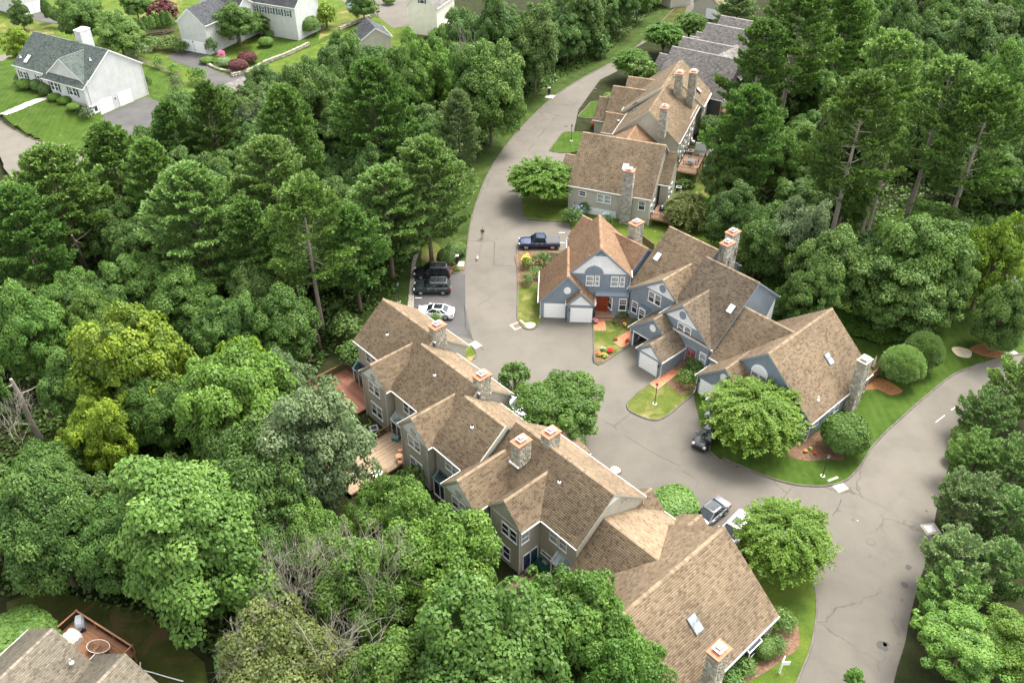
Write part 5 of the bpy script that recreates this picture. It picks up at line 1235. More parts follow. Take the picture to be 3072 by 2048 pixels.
# ------------------------------------------------------------------ person and dog
def skinned(name, verts, edges, radii, mat, parent, root=0, sub=2):
    me = bpy.data.meshes.new(name); me.from_pydata(verts, edges, []); o = bpy.data.objects.new(name, me); COL.objects.link(o)
    sk = o.modifiers.new('skin', 'SKIN'); sk.use_smooth_shade = True
    for i, r_ in enumerate(radii): me.skin_vertices[0].data[i].radius = (r_, r_) if not isinstance(r_, tuple) else r_
    me.skin_vertices[0].data[root].use_root = True
    sb = o.modifiers.new('sub', 'SUBSURF'); sb.levels = sub; sb.render_levels = sub
    dg = bpy.context.evaluated_depsgraph_get(); m2 = bpy.data.meshes.new_from_object(o.evaluated_get(dg)); m2.name = name
    m2.materials.clear(); m2.materials.append(MATS[mat])
    bpy.data.objects.remove(o); o = link(name, m2, parent); return o
P0 = px(1448, 716)
pr = thing('person', 'person in navy shirt and pale trousers walking a small dog down the road', 'person', (P0[0], P0[1], .0), 0)
V_ = [(0, 0, .95), (0, .0, 1.12), (0, 0, 1.38), (0, -.01, 1.50), (0, -.03, 1.60), (0, -.04, 1.72),
      (-.10, 0, .90), (-.12, .06, .50), (-.12, .16, .10), (-.12, .06, .05),
      (.10, 0, .90), (.11, -.14, .52), (.12, -.16, .10), (.12, -.27, .05),
      (-.19, 0, 1.42), (-.27, .02, 1.15), (-.25, -.10, .93), (-.24, -.14, .86),
      (.19, 0, 1.42), (.27, .03, 1.16), (.27, -.04, .93), (.26, -.08, .85)]
E_ = [(0, 1), (1, 2), (2, 3), (3, 4), (4, 5), (0, 6), (6, 7), (7, 8), (8, 9), (0, 10), (10, 11), (11, 12), (12, 13), (2, 14), (14, 15), (15, 16), (16, 17), (2, 18), (18, 19), (19, 20), (20, 21)]
rad = [(.15, .11), (.14, .10), (.16, .10), .055, .085, .075, .09, .065, .045, .04, .09, .065, .045, .04, .06, .048, .036, .03, .06, .048, .036, .03]
skinned('body', V_, E_, rad, 'skin', pr)
skinned('trousers', [V_[0], V_[6], V_[7], (-.12, .155, .14), V_[10], V_[11], (.12, -.16, .14), (0, 0, 1.02)], [(0, 1), (1, 2), (2, 3), (0, 4), (4, 5), (5, 6), (0, 7)], [(.165, .13), .105, .085, .07, .105, .085, .07, (.16, .12)], 'khaki', pr)
skinned('shirt', [(0, 0, 1.0), V_[1], V_[2], (0, -.005, 1.46), V_[14], (-.25, .015, 1.22), V_[18], (.25, .02, 1.22)], [(0, 1), (1, 2), (2, 3), (2, 4), (4, 5), (2, 6), (6, 7)], [(.17, .13), (.165, .125), (.18, .125), .08, .08, .065, .08, .065], 'navy', pr)
MB().lathe((0, -.035, 1.70), [(.088, 0), (.095, .05), (.07, .10), (.02, .125)], 14).build('hair', 'bark', pr, smooth=True)
for sx, ps in ((-1, (-.12, .12, .0)), (1, (.12, -.2, 0))): MB().lathe((ps[0], ps[1], 0), [(.06, 0), (.07, .05), (.04, .09)], 10).build('shoe', 'black_plastic', pr)
for sx, c in ((-1, V_[17]), (1, V_[21])):
    for i in range(4): MB().tube([(c[0] + (i - 1.5) * .018, c[1], c[2]), (c[0] + (i - 1.5) * .02, c[1] - .03, c[2] - .06), (c[0] + (i - 1.5) * .018, c[1] - .015, c[2] - .09)], .009, 6).build('finger', 'skin', pr)
D0 = px(1432, 778)
dg_ = thing('dog', 'small brown and white dog on a lead ahead of the person', 'dog', (D0[0], D0[1], 0), R(-92))
dv = [(0, 0, .30), (.22, 0, .30), (.34, 0, .38), (.42, 0, .44), (.53, 0, .41), (-.20, 0, .30), (-.32, 0, .36), (-.40, 0, .46),
      (.22, .07, .24), (.23, .07, .13), (.24, .07, .03), (.22, -.07, .24), (.20, -.07, .13), (.25, -.07, .03),
      (-.18, .07, .25), (-.13, .07, .15), (-.22, .07, .11), (-.20, .07, .03), (-.18, -.07, .25), (-.15, -.07, .15), (-.23, -.07, .11), (-.21, -.07, .03)]
de = [(0, 1), (1, 2), (2, 3), (3, 4), (0, 5), (5, 6), (6, 7), (1, 8), (8, 9), (9, 10), (1, 11), (11, 12), (12, 13), (5, 14), (14, 15), (15, 16), (16, 17), (5, 18), (18, 19), (19, 20), (20, 21)]
skinned('body', dv, de, [.11, .12, .075, .07, .035, .10, .03, .018, .05, .03, .024, .05, .03, .024, .06, .04, .026, .024, .06, .04, .026, .024], 'cloth_white', dg_)
MB().lathe((-.02, 0, .30), [(.02, .06), (.10, .085), (.09, .115), (.02, .125)], 12).build('brown_patch', 'wood_post', dg_)
for sy in (-1, 1): MB().tube([(.40, sy * .05, .50), (.40, sy * .085, .44)], [.03, .015], 6).build('ear', 'wood_post', dg_)
hx = (P0[0] + .26, P0[1] - .08, .85); dx = (D0[0] + .01, D0[1] - .3, .42)
l = thing('leash', 'thin dark lead between the walking person and the dog', 'leash', (P0[0], P0[1], 0))
MB().tube([(hx[0] - P0[0] + (dx[0] - hx[0]) * t, hx[1] - P0[1] + (dx[1] - hx[1]) * t, hx[2] + (dx[2] - hx[2]) * t - .25 * math.sin(math.pi * t)) for t in [i / 10 for i in range(11)]], .012, 5).build('strap', 'black_plastic', l)

# ------------------------------------------------------------------ street furniture
def lamp_post(p, label, h=2.5, z=.08, col='iron'):
    t = thing('street_lamp', label, 'lamp post', (p[0], p[1], z), 0, 'post lamps along the road')
    MB().lathe((0, 0, 0), [(.11, 0), (.11, .1), (.06, .2), (.045, .5), (.045, h)], 10).build('pole', col, t)
    MB().lathe((0, 0, -.02), [(.25, 0), (.25, .05)], 12).build('footing', 'concrete', t)
    g = MB().lathe((0, 0, h), [(.05, 0), (.10, .05), (.16, .32)], 6).build('lantern', 'lamp_glass', t)
    MB().lathe((0, 0, h + .32), [(.19, 0), (.12, .08), (.03, .16), (.01, .22)], 6).build('lantern_top', col, t)
    m = MB()
    for i in range(6):
        a = i * math.pi / 3; m.bar((.10 * math.cos(a), .1 * math.sin(a), h + .04), (.165 * math.cos(a), .165 * math.sin(a), h + .33), .02)
    m.build('lantern_frame', col, t); return t
lamp_post(q5((2158, 1215))[0], 'black lamp post standing in the grass island before the middle blue garage')
lamp_post(q9((963, 143))[0], 'black lamp post at the tip of the lawn by the storm drain')
lamp_post(q2((1583, 972))[0], 'black lamp post on the grass tongue before the beige row')
lamp_post(q5((398, 514))[0], 'black lamp post behind the parked suvs at the wood edge')
lamp_post(px(1722, 664), 'black lamp post among the hydrangeas by the beige end wall')
lamp_post(q1((8, 790))[0], 'black lamp post at the white house path', 1.6, .03)
def mail_kiosk(p, label, w=.5, h=1.35):
    t = thing('mailbox_cluster', label, 'mailbox', (p[0], p[1], .13), R(5))
    MB().box((-.1, -.1, 0), (.1, .1, .35)).build('pedestal', 'iron', t)
    b_ = MB().box((-w / 2, -.25, .33), (w / 2, .25, h)).build('cabinet', 'iron', t)
    m = MB()
    for i in range(6):
        for j in (-1, 1): m.box((j * w / 4 - w / 4 + .03, -.275, .38 + i * .15), (j * w / 4 + w / 4 - .03, -.25, .50 + i * .15))
    m.build('doors', 'black_plastic', b_); MB().box((-w / 2 - .04, -.3, h), (w / 2 + .04, .3, h + .05)).build('lid', 'cloth_grey', t)
mail_kiosk(q5((797, 256))[0], 'black cluster mailbox on a concrete pad beside the curved hedge')
mail_kiosk(q2((1430, 658))[0], 'black cluster mailbox under trees farther up the road')
mail_kiosk(q6((2268, 838))[0], 'black cluster mailbox behind the round pine at the right edge')
def drain(c, az, label, w=1.3, l=1.5, mat='iron', curb=True):
    t = thing('storm_drain', label, 'storm drain', (c[0], c[1], .004), R(az))
    MB().box((-w / 2, -l / 2, 0), (w / 2, -l / 2 + .3, .012)).box((-w / 2, l / 2 - .3, 0), (w / 2, l / 2, .012)).box((-w / 2, -l / 2 + .3, 0), (-w / 2 + .25, l / 2 - .3, .012)).box((w / 2 - .25, -l / 2 + .3, 0), (w / 2, l / 2 - .3, .012)).build('surround', 'drain_stone', t)
    m = MB(); n = 8; ww = w - .5
    for i in range(n): m.box((-ww / 2 + i * ww / n + .01, -l / 2 + .31, 0), (-ww / 2 + (i + .62) * ww / n, l / 2 - .31, .014))
    for i in range(4): m.box((-ww / 2, -l / 2 + .31 + i * (l - .62) / 4, 0), (ww / 2, -l / 2 + .36 + i * (l - .62) / 4, .016))
    m.build('grate', mat, t); MB().box((-ww / 2, -l / 2 + .3, 0), (ww / 2, l / 2 - .3, .003)).build('shaft', 'rubber', t)
    if curb: MB().box((-w / 2, l / 2, 0), (w / 2, l / 2 + .28, .15)).build('curb_block', 'drain_stone', t)
drain(q5((1210, 675))[0], -57, 'storm drain with pale surround and rusty grate at the island corner of the end garages', mat='wood_post')
drain(q5((915, 811))[0], 132, 'storm drain with grey grate beside the taupe row gable', curb=False, mat='metal')
drain(q9((1075, 208))[0], 25, 'storm drain with grey grate at the lawn tip by the lamp post', mat='metal')
drain(q9((1708, 505))[0], -80, 'storm drain with pale surround at the pines on the right road edge', mat='metal', curb=False)
def manhole(c, r_, label, mat='kerb', rim='asphalt_dark'):
    t = thing('manhole', label, 'manhole cover', (c[0], c[1], .004))
    MB().lathe((0, 0, 0), [(r_, 0), (r_, .008), (r_ - .05, .009)], 24).build('ring', rim, t); MB().lathe((0, 0, 0), [(r_ - .06, 0), (r_ - .06, .012)], 24).build('cover', mat, t)
manhole(q9((1296, 594))[0], .42, 'round manhole cover in the road right of the bright green tree', 'asphalt')
manhole(q9((1291, 691))[0], .14, 'tiny round valve cover below the larger manhole'); manhole(q9((1172, 440))[0], .12, 'tiny pale valve cover right of the bright tree crown')
manhole(q9((1680, 380))[0], .15, 'small round valve cover near the right road edge'); manhole(q2((1750, 611))[0], .3, 'manhole cover in the upper road bend', 'iron', 'kerb')
manhole(q2((1548, 870))[0], .35, 'dark manhole cover near the upper grass tongue', 'iron', 'stain_dark')
for c, lb in ((q9((1205, 448))[0], 'small pale paving chip on the road beside the valve cover'),):
    tag(sheet('paving_chip', [(c[0] + .1 * math.cos(a), c[1] + .1 * math.sin(a)) for a in range(6)], .02, 'drain_stone', z0=0, kind=None), lb, 'chip')
# white sign on a post at the bottom verge
s = q9((664, 1500))[0]; t = thing('sign_post', 'white two-faced sign board on a white post in the bottom grass verge', 'sign', (s[0], s[1], .09), R(30))
MB().box((-.06, -.06, 0), (.06, .06, 1.6)).build('post', 'trim_white', t)
for a in (-1, 1):
    o = MB().box((-.02, -.03, 1.15), (.62, .03, 1.6)).build('board', 'trim_white', t); o.rotation_euler = (0, 0, R(a * 28))
# white lattice shelter at the right edge
s = q6((2222, 640))[0]; t = thing('lattice_shelter', 'small white lattice gable shelter with dark roof at the right edge of the lawn', 'shelter', (s[0], s[1], .09), R(-15))
for sx in (-.9, .9):
    for sy in (0, 1.6): MB().box((sx - .06, sy - .06, 0), (sx + .06, sy + .06, 1.9)).build('post', 'trim_white', t)
m = MB()
for i in range(7): m.bar((-.9 + i * .3, -.02, 1.9), (-.9 + i * .3, -.02, 1.9 + .75 * (1 - abs(-.9 + i * .3))), .04)
for i in range(3): m.bar((-.9 + i * .28, -.03, 1.95 + i * .24), (.9 - i * .28, -.03, 1.95 + i * .24), .04)
m.bar((-1.0, -.05, 1.85), (0, -.05, 2.75), .1).bar((1.0, -.05, 1.85), (0, -.05, 2.75), .1).bar((-1, -.05, 1.85), (1, -.05, 1.85), .1).build('lattice', 'trim_white', t)
m = MB().bar((-1.2, .8, 1.75), (0, .8, 2.88), 2.0, .08, up=(0, 0, 1)).bar((1.2, .8, 1.75), (0, .8, 2.88), 2.0, .08, up=(0, 0, 1)).build('roof', 'shingle_slate', t)
# roadside mailbox and stone wall, upper left
s = qK((683, 140))[0]; t = thing('mailbox', 'black mailbox on a wooden post at the end of the stone wall', 'mailbox', (s[0], s[1], 0), R(10))
MB().box((-.08, -.08, 0), (.08, .08, 1.2)).build('post', 'wood_post', t); MB().box((-.1, -.2, 1.15), (.5, .1, 1.45)).build('box', 'iron', t)
def stone_wall(pts, label, h=.7, w=.45):
    c = pts[0]; t = thing('stone_wall', label, 'stone wall', (c[0], c[1], 0)); m = MB(); rg = random.Random(5)
    core = MB()
    for a, b_ in zip(pts, pts[1:]): core.bar((a[0] - c[0], a[1] - c[1], h * .45), (b_[0] - c[0], b_[1] - c[1], h * .45), w * .8, h * .9)
    core.build('core', 'mortar', t)
    acc = 0; n = 0
    for a, b_ in zip(pts, pts[1:]):
        L = math.dist(a, b_); d_ = ((b_[0] - a[0]) / L, (b_[1] - a[1]) / L); s_ = 0
        while s_ < L:
            ww = rg.uniform(.3, .6)
            for lay in range(2):
                for sd in (-1, 1):
                    x = a[0] - c[0] + d_[0] * (s_ + rg.uniform(0, .1)) - d_[1] * sd * w * .3; y = a[1] - c[1] + d_[1] * (s_ + rg.uniform(0, .1)) + d_[0] * sd * w * .3
                    r_ = rg.uniform(.15, .24); z = h * (.3 + lay * .55)
                    m.lathe((x, y, z - r_ * .7), [(r_ * .5, 0), (r_ * 1.1, r_ * .4), (r_ * 1.05, r_ * 1.0), (r_ * .55, r_ * 1.4)], 6, rg.random())
            s_ += ww * .8
    m.build('stones', 'stone', t, kind='stuff'); return t
stone_wall(dense(q1((1600, 530), (1740, 490), (1830, 440), (1990, 380), (2130, 312)), 3), 'long dry stone wall along the upper left lawn')
stone_wall(dense(qH((575, 508), (640, 545), (720, 575), (850, 595), (950, 590)), 2), 'low curved stone edging around the dark red shrubs', .4)
stone_wall(dense(qK((375, 245), (480, 200), (580, 160), (665, 125)), 2), 'pale stone wall below the dry lawn at the top')
def rail_fence(pts, label, h=1.1, rails=3, mat='weathered_wood', step=2.4, pick=False):
    P_ = dense(pts, step); c = P_[0]; t = thing('fence', label, 'fence', (c[0], c[1], 0))
    for p in P_: MB().box((p[0] - c[0] - .06, p[1] - c[1] - .06, 0), (p[0] - c[0] + .06, p[1] - c[1] + .06, h + .1)).build('post', mat, t)
    for a, b_ in zip(P_, P_[1:]):
        for i in range(rails):
            z = .3 + i * (h - .35) / max(1, rails - 1); MB().bar((a[0] - c[0], a[1] - c[1], z), (b_[0] - c[0], b_[1] - c[1], z), .06, .1).build('rail', mat, t)
        if pick:
            L = math.dist(a, b_); n = int(L / .16)
            for k in range(n):
                x = a[0] - c[0] + (b_[0] - a[0]) * (k + .5) / n; y = a[1] - c[1] + (b_[1] - a[1]) * (k + .5) / n
                MB().box((x - .06, y - .03, .05), (x + .06, y + .02, h)).build('board', mat, t)
rail_fence(q1((870, 385), (1010, 450), (1130, 495), (1240, 530)), 'weathered split rail fence between the garage lawn and flowering shrubs')
rail_fence(q1((980, 255), (1130, 240), (1210, 215)), 'dark wire fence under the row of cone evergreens')
rail_fence(q5((1440, 222), (1500, 226)), 'short board fence between the pickup and the shrubs', 1.2, 2, pick=True)
rail_fence([px(1921, 722)[:2], px(1960, 752)[:2]], 'short wooden picket fence behind the tan roofed house', 1.1, 2, 'wood_post', pick=True)
rail_fence([px(2112, 534)[:2], px(2165, 440)[:2]], 'thin white metal edging fence beside the raised cedar deck', .8, 2, 'trim_white')

# ------------------------------------------------------------------ decks and furniture
def deck(name, label, az, u0, u1, v0, v1, z, zg, mat, rail, sides, board_axis='u', balmat=None, group=None):
    x, y = uv(u0, v0, az); t = thing(name, label, 'deck', (x, y, zg), R(az)); W, D_, H_ = u1 - u0, v1 - v0, z - zg
    m = MB(); rg = random.Random(int(abs(u0 * 10)))
    if board_axis == 'u':
        n = int(D_ / .145)
        for i in range(n): m.box((0, i * .145, H_ - .03), (W, i * .145 + .135, H_ + rg.uniform(0, .006)), rg.random())
    else:
        n = int(W / .145)
        for i in range(n): m.box((i * .145, 0, H_ - .03), (i * .145 + .135, D_, H_ + rg.uniform(0, .006)), rg.random())
    m.build('deck_boards', mat, t, kind='stuff')
    MB().box((.05, .05, H_ - .25), (W - .05, D_ - .05, H_ - .035)).build('frame', rail, t)
    for px_ in (.15, W - .15):
        for py_ in (.15, D_ - .15): MB().box((px_ - .08, py_ - .08, 0), (px_ + .08, py_ + .08, H_ - .2)).build('post', rail, t)
    for s_ in sides:
        a, b_ = {'v-': ((0, .05), (W, .05)), 'v+': ((0, D_ - .05), (W, D_ - .05)), 'u-': ((.05, 0), (.05, D_)), 'u+': ((W - .05, 0), (W - .05, D_))}[s_]
        L = math.dist(a, b_); r_ = MB().bar((a[0], a[1], H_ + 1.0), (b_[0], b_[1], H_ + 1.0), .14, .05).bar((a[0], a[1], H_ + .12), (b_[0], b_[1], H_ + .12), .05, .08).build('railing', rail, t)
        b = MB(); n = int(L / .13)
        for i in range(n + 1):
            k = i / n; x_, y_ = a[0] + (b_[0] - a[0]) * k, a[1] + (b_[1] - a[1]) * k; b.box((x_ - .02, y_ - .02, H_ + .1), (x_ + .02, y_ + .02, H_ + .98))
        b.build('balusters', balmat or rail, r_, kind='stuff')
        for i in range(int(L / 2) + 1):
            k = i / max(1, int(L / 2)); x_, y_ = a[0] + (b_[0] - a[0]) * k, a[1] + (b_[1] - a[1]) * k; MB().box((x_ - .06, y_ - .06, H_), (x_ + .06, y_ + .06, H_ + 1.06)).build('rail_post', rail, r_)
    return t
AT = -47.6
deck('deck', 'reddish brown deck with railing at the far left end of the taupe row', AT, -72.6, -65.2, 31.5, 39.9, -.6, -1.2, 'deck_red', 'rail_brown', ('u-', 'v+', ), 'u')
deck('deck', 'tan deck with bistro set between the first two rear gables', AT, -60.4, -55.5, 29.0, 37.9, -.6, -1.2, 'deck_tan', 'rail_brown', ('u-',), 'v')
deck('deck', 'small shaded rear patio deck with grill at the last taupe gable', AT, -37.1, -32.8, 32.5, 37.3, -.85, -1.2, 'deck_brown', 'rail_brown', (), 'u')
AU = -21
deck('deck', 'raised cedar deck with dining set behind the beige row', AU, -21.2, -17.9, 126.8, 133.4, 2.4, 0, 'deck_oiled', 'rail_brown', ('v-', 'u+', 'v+'), 'u')
deck('deck', 'small raised deck at the near corner of the beige end wall', AU, -21.7, -18.8, 112.6, 117.4, 1.3, 0, 'deck_oiled', 'rail_brown', ('v-', 'u+'), 'u')
dq = px(2190, 340, 2.2); a_, b__ = frame(-33); du, dv_ = dq[0] * a_[0] + dq[1] * a_[1], dq[0] * b__[0] + dq[1] * b__[1]
deck('deck', 'raised wooden deck on the side of the dark grey row', -33, du - 2.6, du + 1.6, dv_ - .5, dv_ + 5, 2.3, 0, 'deck_brown', 'rail_brown', ('v-', 'u+'), 'u')
deck('deck', 'rear deck with closed parasol behind the blue row chimney', -47.7, -33.5, -29.6, 80.9, 84.2, .5, .05, 'deck_cedar', 'rail_brown', ('v+', 'u+'), 'u')
c0 = H2(625, 297, .6); c1 = H2(1085, 590, .6); ax = math.degrees(math.atan2(c1[1] - c0[1], c1[0] - c0[0])); a_, b__ = frame(ax)
cu, cv = c0[0] * a_[0] + c0[1] * a_[1], c0[0] * b__[0] + c0[1] * b__[1]; cl = math.dist(c0[:2], c1[:2])
deck('deck', 'cedar deck with covered grill and oval table in the lower left corner', ax, cu, cu + cl, cv - 4.2, cv, -.4, -1.7, 'deck_cedar', 'rail_cedar', ('v+', 'u-', 'u+'), 'u', balmat='black_plastic')
def chair(p, rz, label, mat='rail_brown', z=0, group=None, back=.85):
    t = thing('chair', label, 'chair', (p[0], p[1], z), R(rz), group)
    MB().box((-.22, -.22, .42), (.22, .22, .46)).build('seat', mat, t)
    m = MB().bar((-.2, .22, .46), (-.2, .28, back), .035).bar((.2, .22, .46), (.2, .28, back), .035).bar((-.2, .28, back), (.2, .28, back), .04)
    for i in range(5): m.bar((-.14 + i * .07, .23, .46), (-.14 + i * .07, .28, back), .018)
    m.build('backrest', mat, t)
    for sx in (-.2, .2):
        for sy in (-.2, .2): MB().box((sx - .018, sy - .018, 0), (sx + .018, sy + .018, .42)).build('leg', mat, t)
def table(p, r_, label, mat, z=0, h=.73, leg='iron'):
    t = thing('table', label, 'table', (p[0], p[1], z)); MB().lathe((0, 0, h - .04), [(r_ - .02, 0), (r_, .02), (r_, .04)], 24).build('table_top', mat, t)
    MB().lathe((0, 0, 0), [(.22, 0), (.2, .03), (.035, .06), (.035, h - .04)], 10).build('pedestal', leg, t)
J = lambda x, y, z=-.6: px(940 + x * 400 / 853, 1060 + y * 400 / 853, z)
table(J(408, 770, .13), .62, 'round white table on the tan deck', 'table_white', -.6)
chair(J(394, 738, -.3), 170, 'brown slatted chair behind the white deck table', 'wood_post', -.6); chair(J(450, 755, -.3), 80, 'brown slatted chair right of the white deck table', 'wood_post', -.6)
table(J(549, 652, .1), .36, 'small orange bistro table against the gable wall', 'table_orange', -.6)
chair(J(556, 622, -.3), 0, 'orange bistro chair above the bistro table', 'table_orange', -.6, back=.7); chair(J(555, 700, -.3), 180, 'orange bistro chair below the bistro table', 'table_orange', -.6, back=.7)
def ac_unit(p, label, z=0, s=.8, rz=0):
    t = thing('air_conditioner', label, 'air conditioner', (p[0], p[1], z), R(rz)); MB().box((-s / 2, -s / 2, .05), (s / 2, s / 2, .7)).build('coil', 'black_plastic', t)
    m = MB().box((-s / 2 - .02, -s / 2 - .02, .66), (s / 2 + .02, -s / 2 + .12, .76)).box((-s / 2 - .02, s / 2 - .12, .66), (s / 2 + .02, s / 2 + .02, .76)).box((-s / 2 - .02, -s / 2 + .12, .66), (-s / 2 + .12, s / 2 - .12, .76)).box((s / 2 - .12, -s / 2 + .12, .66), (s / 2 + .02, s / 2 - .12, .76))
    for sx in (-1, 1):
        for sy in (-1, 1): m.box((sx * s / 2 - .03, sy * s / 2 - .03, .03), (sx * s / 2 + .03, sy * s / 2 + .03, .68))
    m.build('casing', 'metal', t); MB().lathe((0, 0, .68), [(.27, 0), (.27, .03), (.06, .05)], 16).build('fan_guard', 'iron', t)
    MB().box((-s / 2 - .1, -s / 2 - .1, 0), (s / 2 + .1, s / 2 + .1, .05)).build('pad', 'concrete', t)
ac_unit(J(391, 505, -1.0), 'air conditioner on gravel beside the tan deck railing', -1.05, .85, 20)
ac_unit(px(2070, 466), 'air conditioner between the beige wall and white privacy panel', .1, .9, -21)
ac_unit(px(2035, 575), 'white condenser against the beige row side wall', .1, .8, -21)
ac_unit(qH((1205, 92))[0], 'air conditioner by the white house at the top edge', 0, .9, 0)
t = thing('storage_box', 'dark green storage box on the tan deck by the sliding door', 'box', J(527, 552, -.6), R(-20)); MB().box((-.35, -.28, 0), (.35, .28, .4)).build('bin', 'copper_green', t); MB().box((-.37, -.3, .4), (.37, .3, .45)).build('lid', 'copper_green', t)
t = thing('garden_hose', 'yellow-green hose trailing over the soil beside the first gable', 'hose', J(300, 462, -1.1)); h0 = J(300, 462, -1.1)
MB().tube([tuple(a - b_ for a, b_ in zip(J(x, y, -1.0), h0)) for x, y in ((290, 465), (320, 458), (350, 455), (368, 445), (362, 430), (352, 418))], .03, 6).build('pipe', 'hose_yellow', t)
def grill(p, label, z, rz, cover=None):
    t = thing('grill', label, 'grill', (p[0], p[1], z), R(rz))
    if cover:
        m = loft([[(x, -w_, 0) for x, w_ in ((0, 0),)] * 1 + [(x, y * w_, z_ * hh) for y, z_ in ((-1, 0), (-1, .75), (-.6, 1), (.6, 1), (1, .75), (1, 0))] for x, w_, hh in ((-.62, .28, .85), (-.5, .36, 1.05), (0, .40, 1.15), (.5, .36, 1.05), (.62, .28, .85))])
        m.build('cover', cover, t, fixn=True); MB().box((-.6, -.36, 0), (.6, .36, .45)).build('cover_skirt', 'navy', t); return
    MB().box((-.35, -.25, .1), (.35, .25, .75)).build('cart', 'black_plastic', t); MB().lathe((0, 0, .75), [(.34, 0), (.34, .12), (.26, .28), (.1, .34)], 12).build('hood', 'iron', t)
    for sx in (-1, 1): MB().box((sx * .36, -.22, .72), (sx * .68, .22, .76)).build('side_shelf', 'iron', t)
    MB().bar((-.22, -.32, .92), (.22, -.32, .92), .03).build('handle', 'metal', t)
    for sx in (-.28, .28): MB().lathe((sx, -.2, 0), [(.07, 0), (.09, .05), (.07, .12)], 10).build('wheel', 'rubber', t)
Bq = lambda x, y, z: px(1100 + x / 3, 1250 + y / 3, z)
grill(Bq(1478, 1400, -.6), 'black gas grill on the patio below the blue sliding door', -.85, 25)
t = thing('covered_furniture', 'furniture under a crumpled green tarpaulin on the rear patio', 'tarp', Bq(1590, 1370, -.85), R(-47))
m = loft([[(x, y * w_, z_ * hh) for y, z_ in ((-1, 0), (-.95, .6), (-.5, 1.05), (.1, .9), (.6, 1.0), (1, .5), (1.0, 0))] for x, w_, hh in ((-1.1, .3, .35), (-.8, .5, .8), (-.3, .55, .95), (.2, .5, .8), (.7, .55, .9), (1.1, .35, .4))]).build('tarpaulin', 'green_tarp', t, fixn=True)
table(Bq(1605, 1455, -.3), .38, 'small round grey table on the rear patio', 'concrete', -.85)
# cedar deck corner furniture
gz_ = -.4
grill(H2(665, 425, -.2), 'grill under grey and navy cover in the cedar deck corner', gz_, ax - 38, 'cloth_grey')
t = thing('covered_furniture', 'furniture under a creased off-white cloth on the cedar deck', 'cover', H2(605, 545, gz_), R(ax))
loft([[(x, y * w_, z_ * hh) for y, z_ in ((-1, 0), (-.95, .8), (-.45, 1.1), (.0, .95), (.5, 1.1), (.95, .75), (1, 0))] for x, w_, hh in ((-.75, .45, .6), (-.55, .62, .82), (0, .66, .86), (.5, .6, .84), (.75, .42, .6))]).build('cloth', 'cloth_white', t, fixn=True)
tp = H2(805, 595, .3); t = thing('table', 'oval glass patio table with white rim on the cedar deck', 'table', (tp[0], tp[1], gz_), R(ax + 18))
n = 28; m = MB(); m.tube([(1.0 * math.cos(i * 2 * math.pi / n), .62 * math.sin(i * 2 * math.pi / n), .72) for i in range(n + 1)], .025, 6).build('rim', 'table_white', t)
MB().poly([(.99 * math.cos(i * 2 * math.pi / n), .61 * math.sin(i * 2 * math.pi / n)) for i in range(n)], .705, .715).build('glass_top', 'deck_cedar', t)
for sx in (-.6, .6):
    for sy in (-.3, .3): MB().bar((sx * 1.1, sy * 1.2, 0), (sx, sy, .7), .035).build('leg', 'table_white', t)
for k_, (x, y, lb) in enumerate(((752, 592, 'folding wooden chair laid on the oval table, left of the pair'), (822, 612, 'folding wooden chair laid on the oval table, right of the pair'))):
    p = H2(x, y, .34); t = thing('folding_chair', lb, 'chair', (p[0], p[1], gz_ + .74), R(ax + 10)); m = MB()
    for sx in (-.22, .22): m.bar((sx, -.3, .03), (sx, .3, .03), .04)
    for i in range(5): m.bar((-.22, -.25 + i * .11, .05), (.22, -.25 + i * .11, .05), .035)
    m.build('slatted_seat', 'wood_post', t); MB().bar((-.2, -.3, .05), (-.05, .25, .3), .03).bar((.2, -.3, .05), (.05, .25, .3), .03).build('legs', 'wood_post', t)
# parasol behind the blue row
p = px(2000 + 1850 / 3, 900 + 625 / 3, 1.0); t = thing('parasol', 'closed cream parasol standing on the rear deck behind the chimney', 'parasol', (p[0], p[1], .5))
MB().lathe((0, 0, 0), [(.25, 0), (.25, .06), (.03, .1), (.025, 2.6)], 10).build('pole', 'iron', t)
MB().lathe((0, 0, 0), [(.06, .9), (.17, 1.0), (.15, 1.5), (.10, 2.1), (.03, 2.55)], 8).build('canopy', 'umbrella_cream', t)
# raised deck dining set
dz = 2.4; c = uv(-19.6, 130.0, AU); table(c, .6, 'glass dining table on the raised cedar deck', 'car_glass', dz)
for i, (a, b_) in enumerate(((-1, 0), (1, 0), (0, -1), (0, 1))): chair((c[0] + a * .95, c[1] + b_ * .95), {0: 90, 1: 270, 2: 180, 3: 0}[i], 'dark metal chair at the raised deck table, ' + ('left', 'right', 'near', 'far')[i] + ' side', 'iron', dz)
t = thing('privacy_panel', 'white vinyl privacy panel beside the patio of the beige row', 'fence', px(2085, 463, .1), R(-4))
for i in range(12): MB().box((i * .19, -.03, .1), (i * .19 + .18, .03, 2.0)).build('board', 'trim_white', t)
for x in (0, 2.3): MB().box((x - .07, -.07, 0), (x + .07, .07, 2.15)).build('post', 'trim_white', t)
MB().box((-.05, -.05, 2.0), (2.35, .05, 2.1)).build('top_rail', 'trim_white', t)
p = px(2079, 432); chair(p, 60, 'white plastic chair beyond the privacy panel', 'table_white', .11)
t = thing('outdoor_sofa', 'dark blue cushioned seat on the small raised deck', 'sofa', uv(-20.6, 115.9, AU) + (1.3,), R(AU + 90)); MB().box((-.6, -.35, 0), (.6, .35, .4)).build('seat', 'navy', t); MB().box((-.6, .25, .4), (.6, .4, .85)).build('backrest', 'navy', t); MB().box((-.25, -.05, .4), (.15, .22, .6)).build('cushion', 'table_white', t)
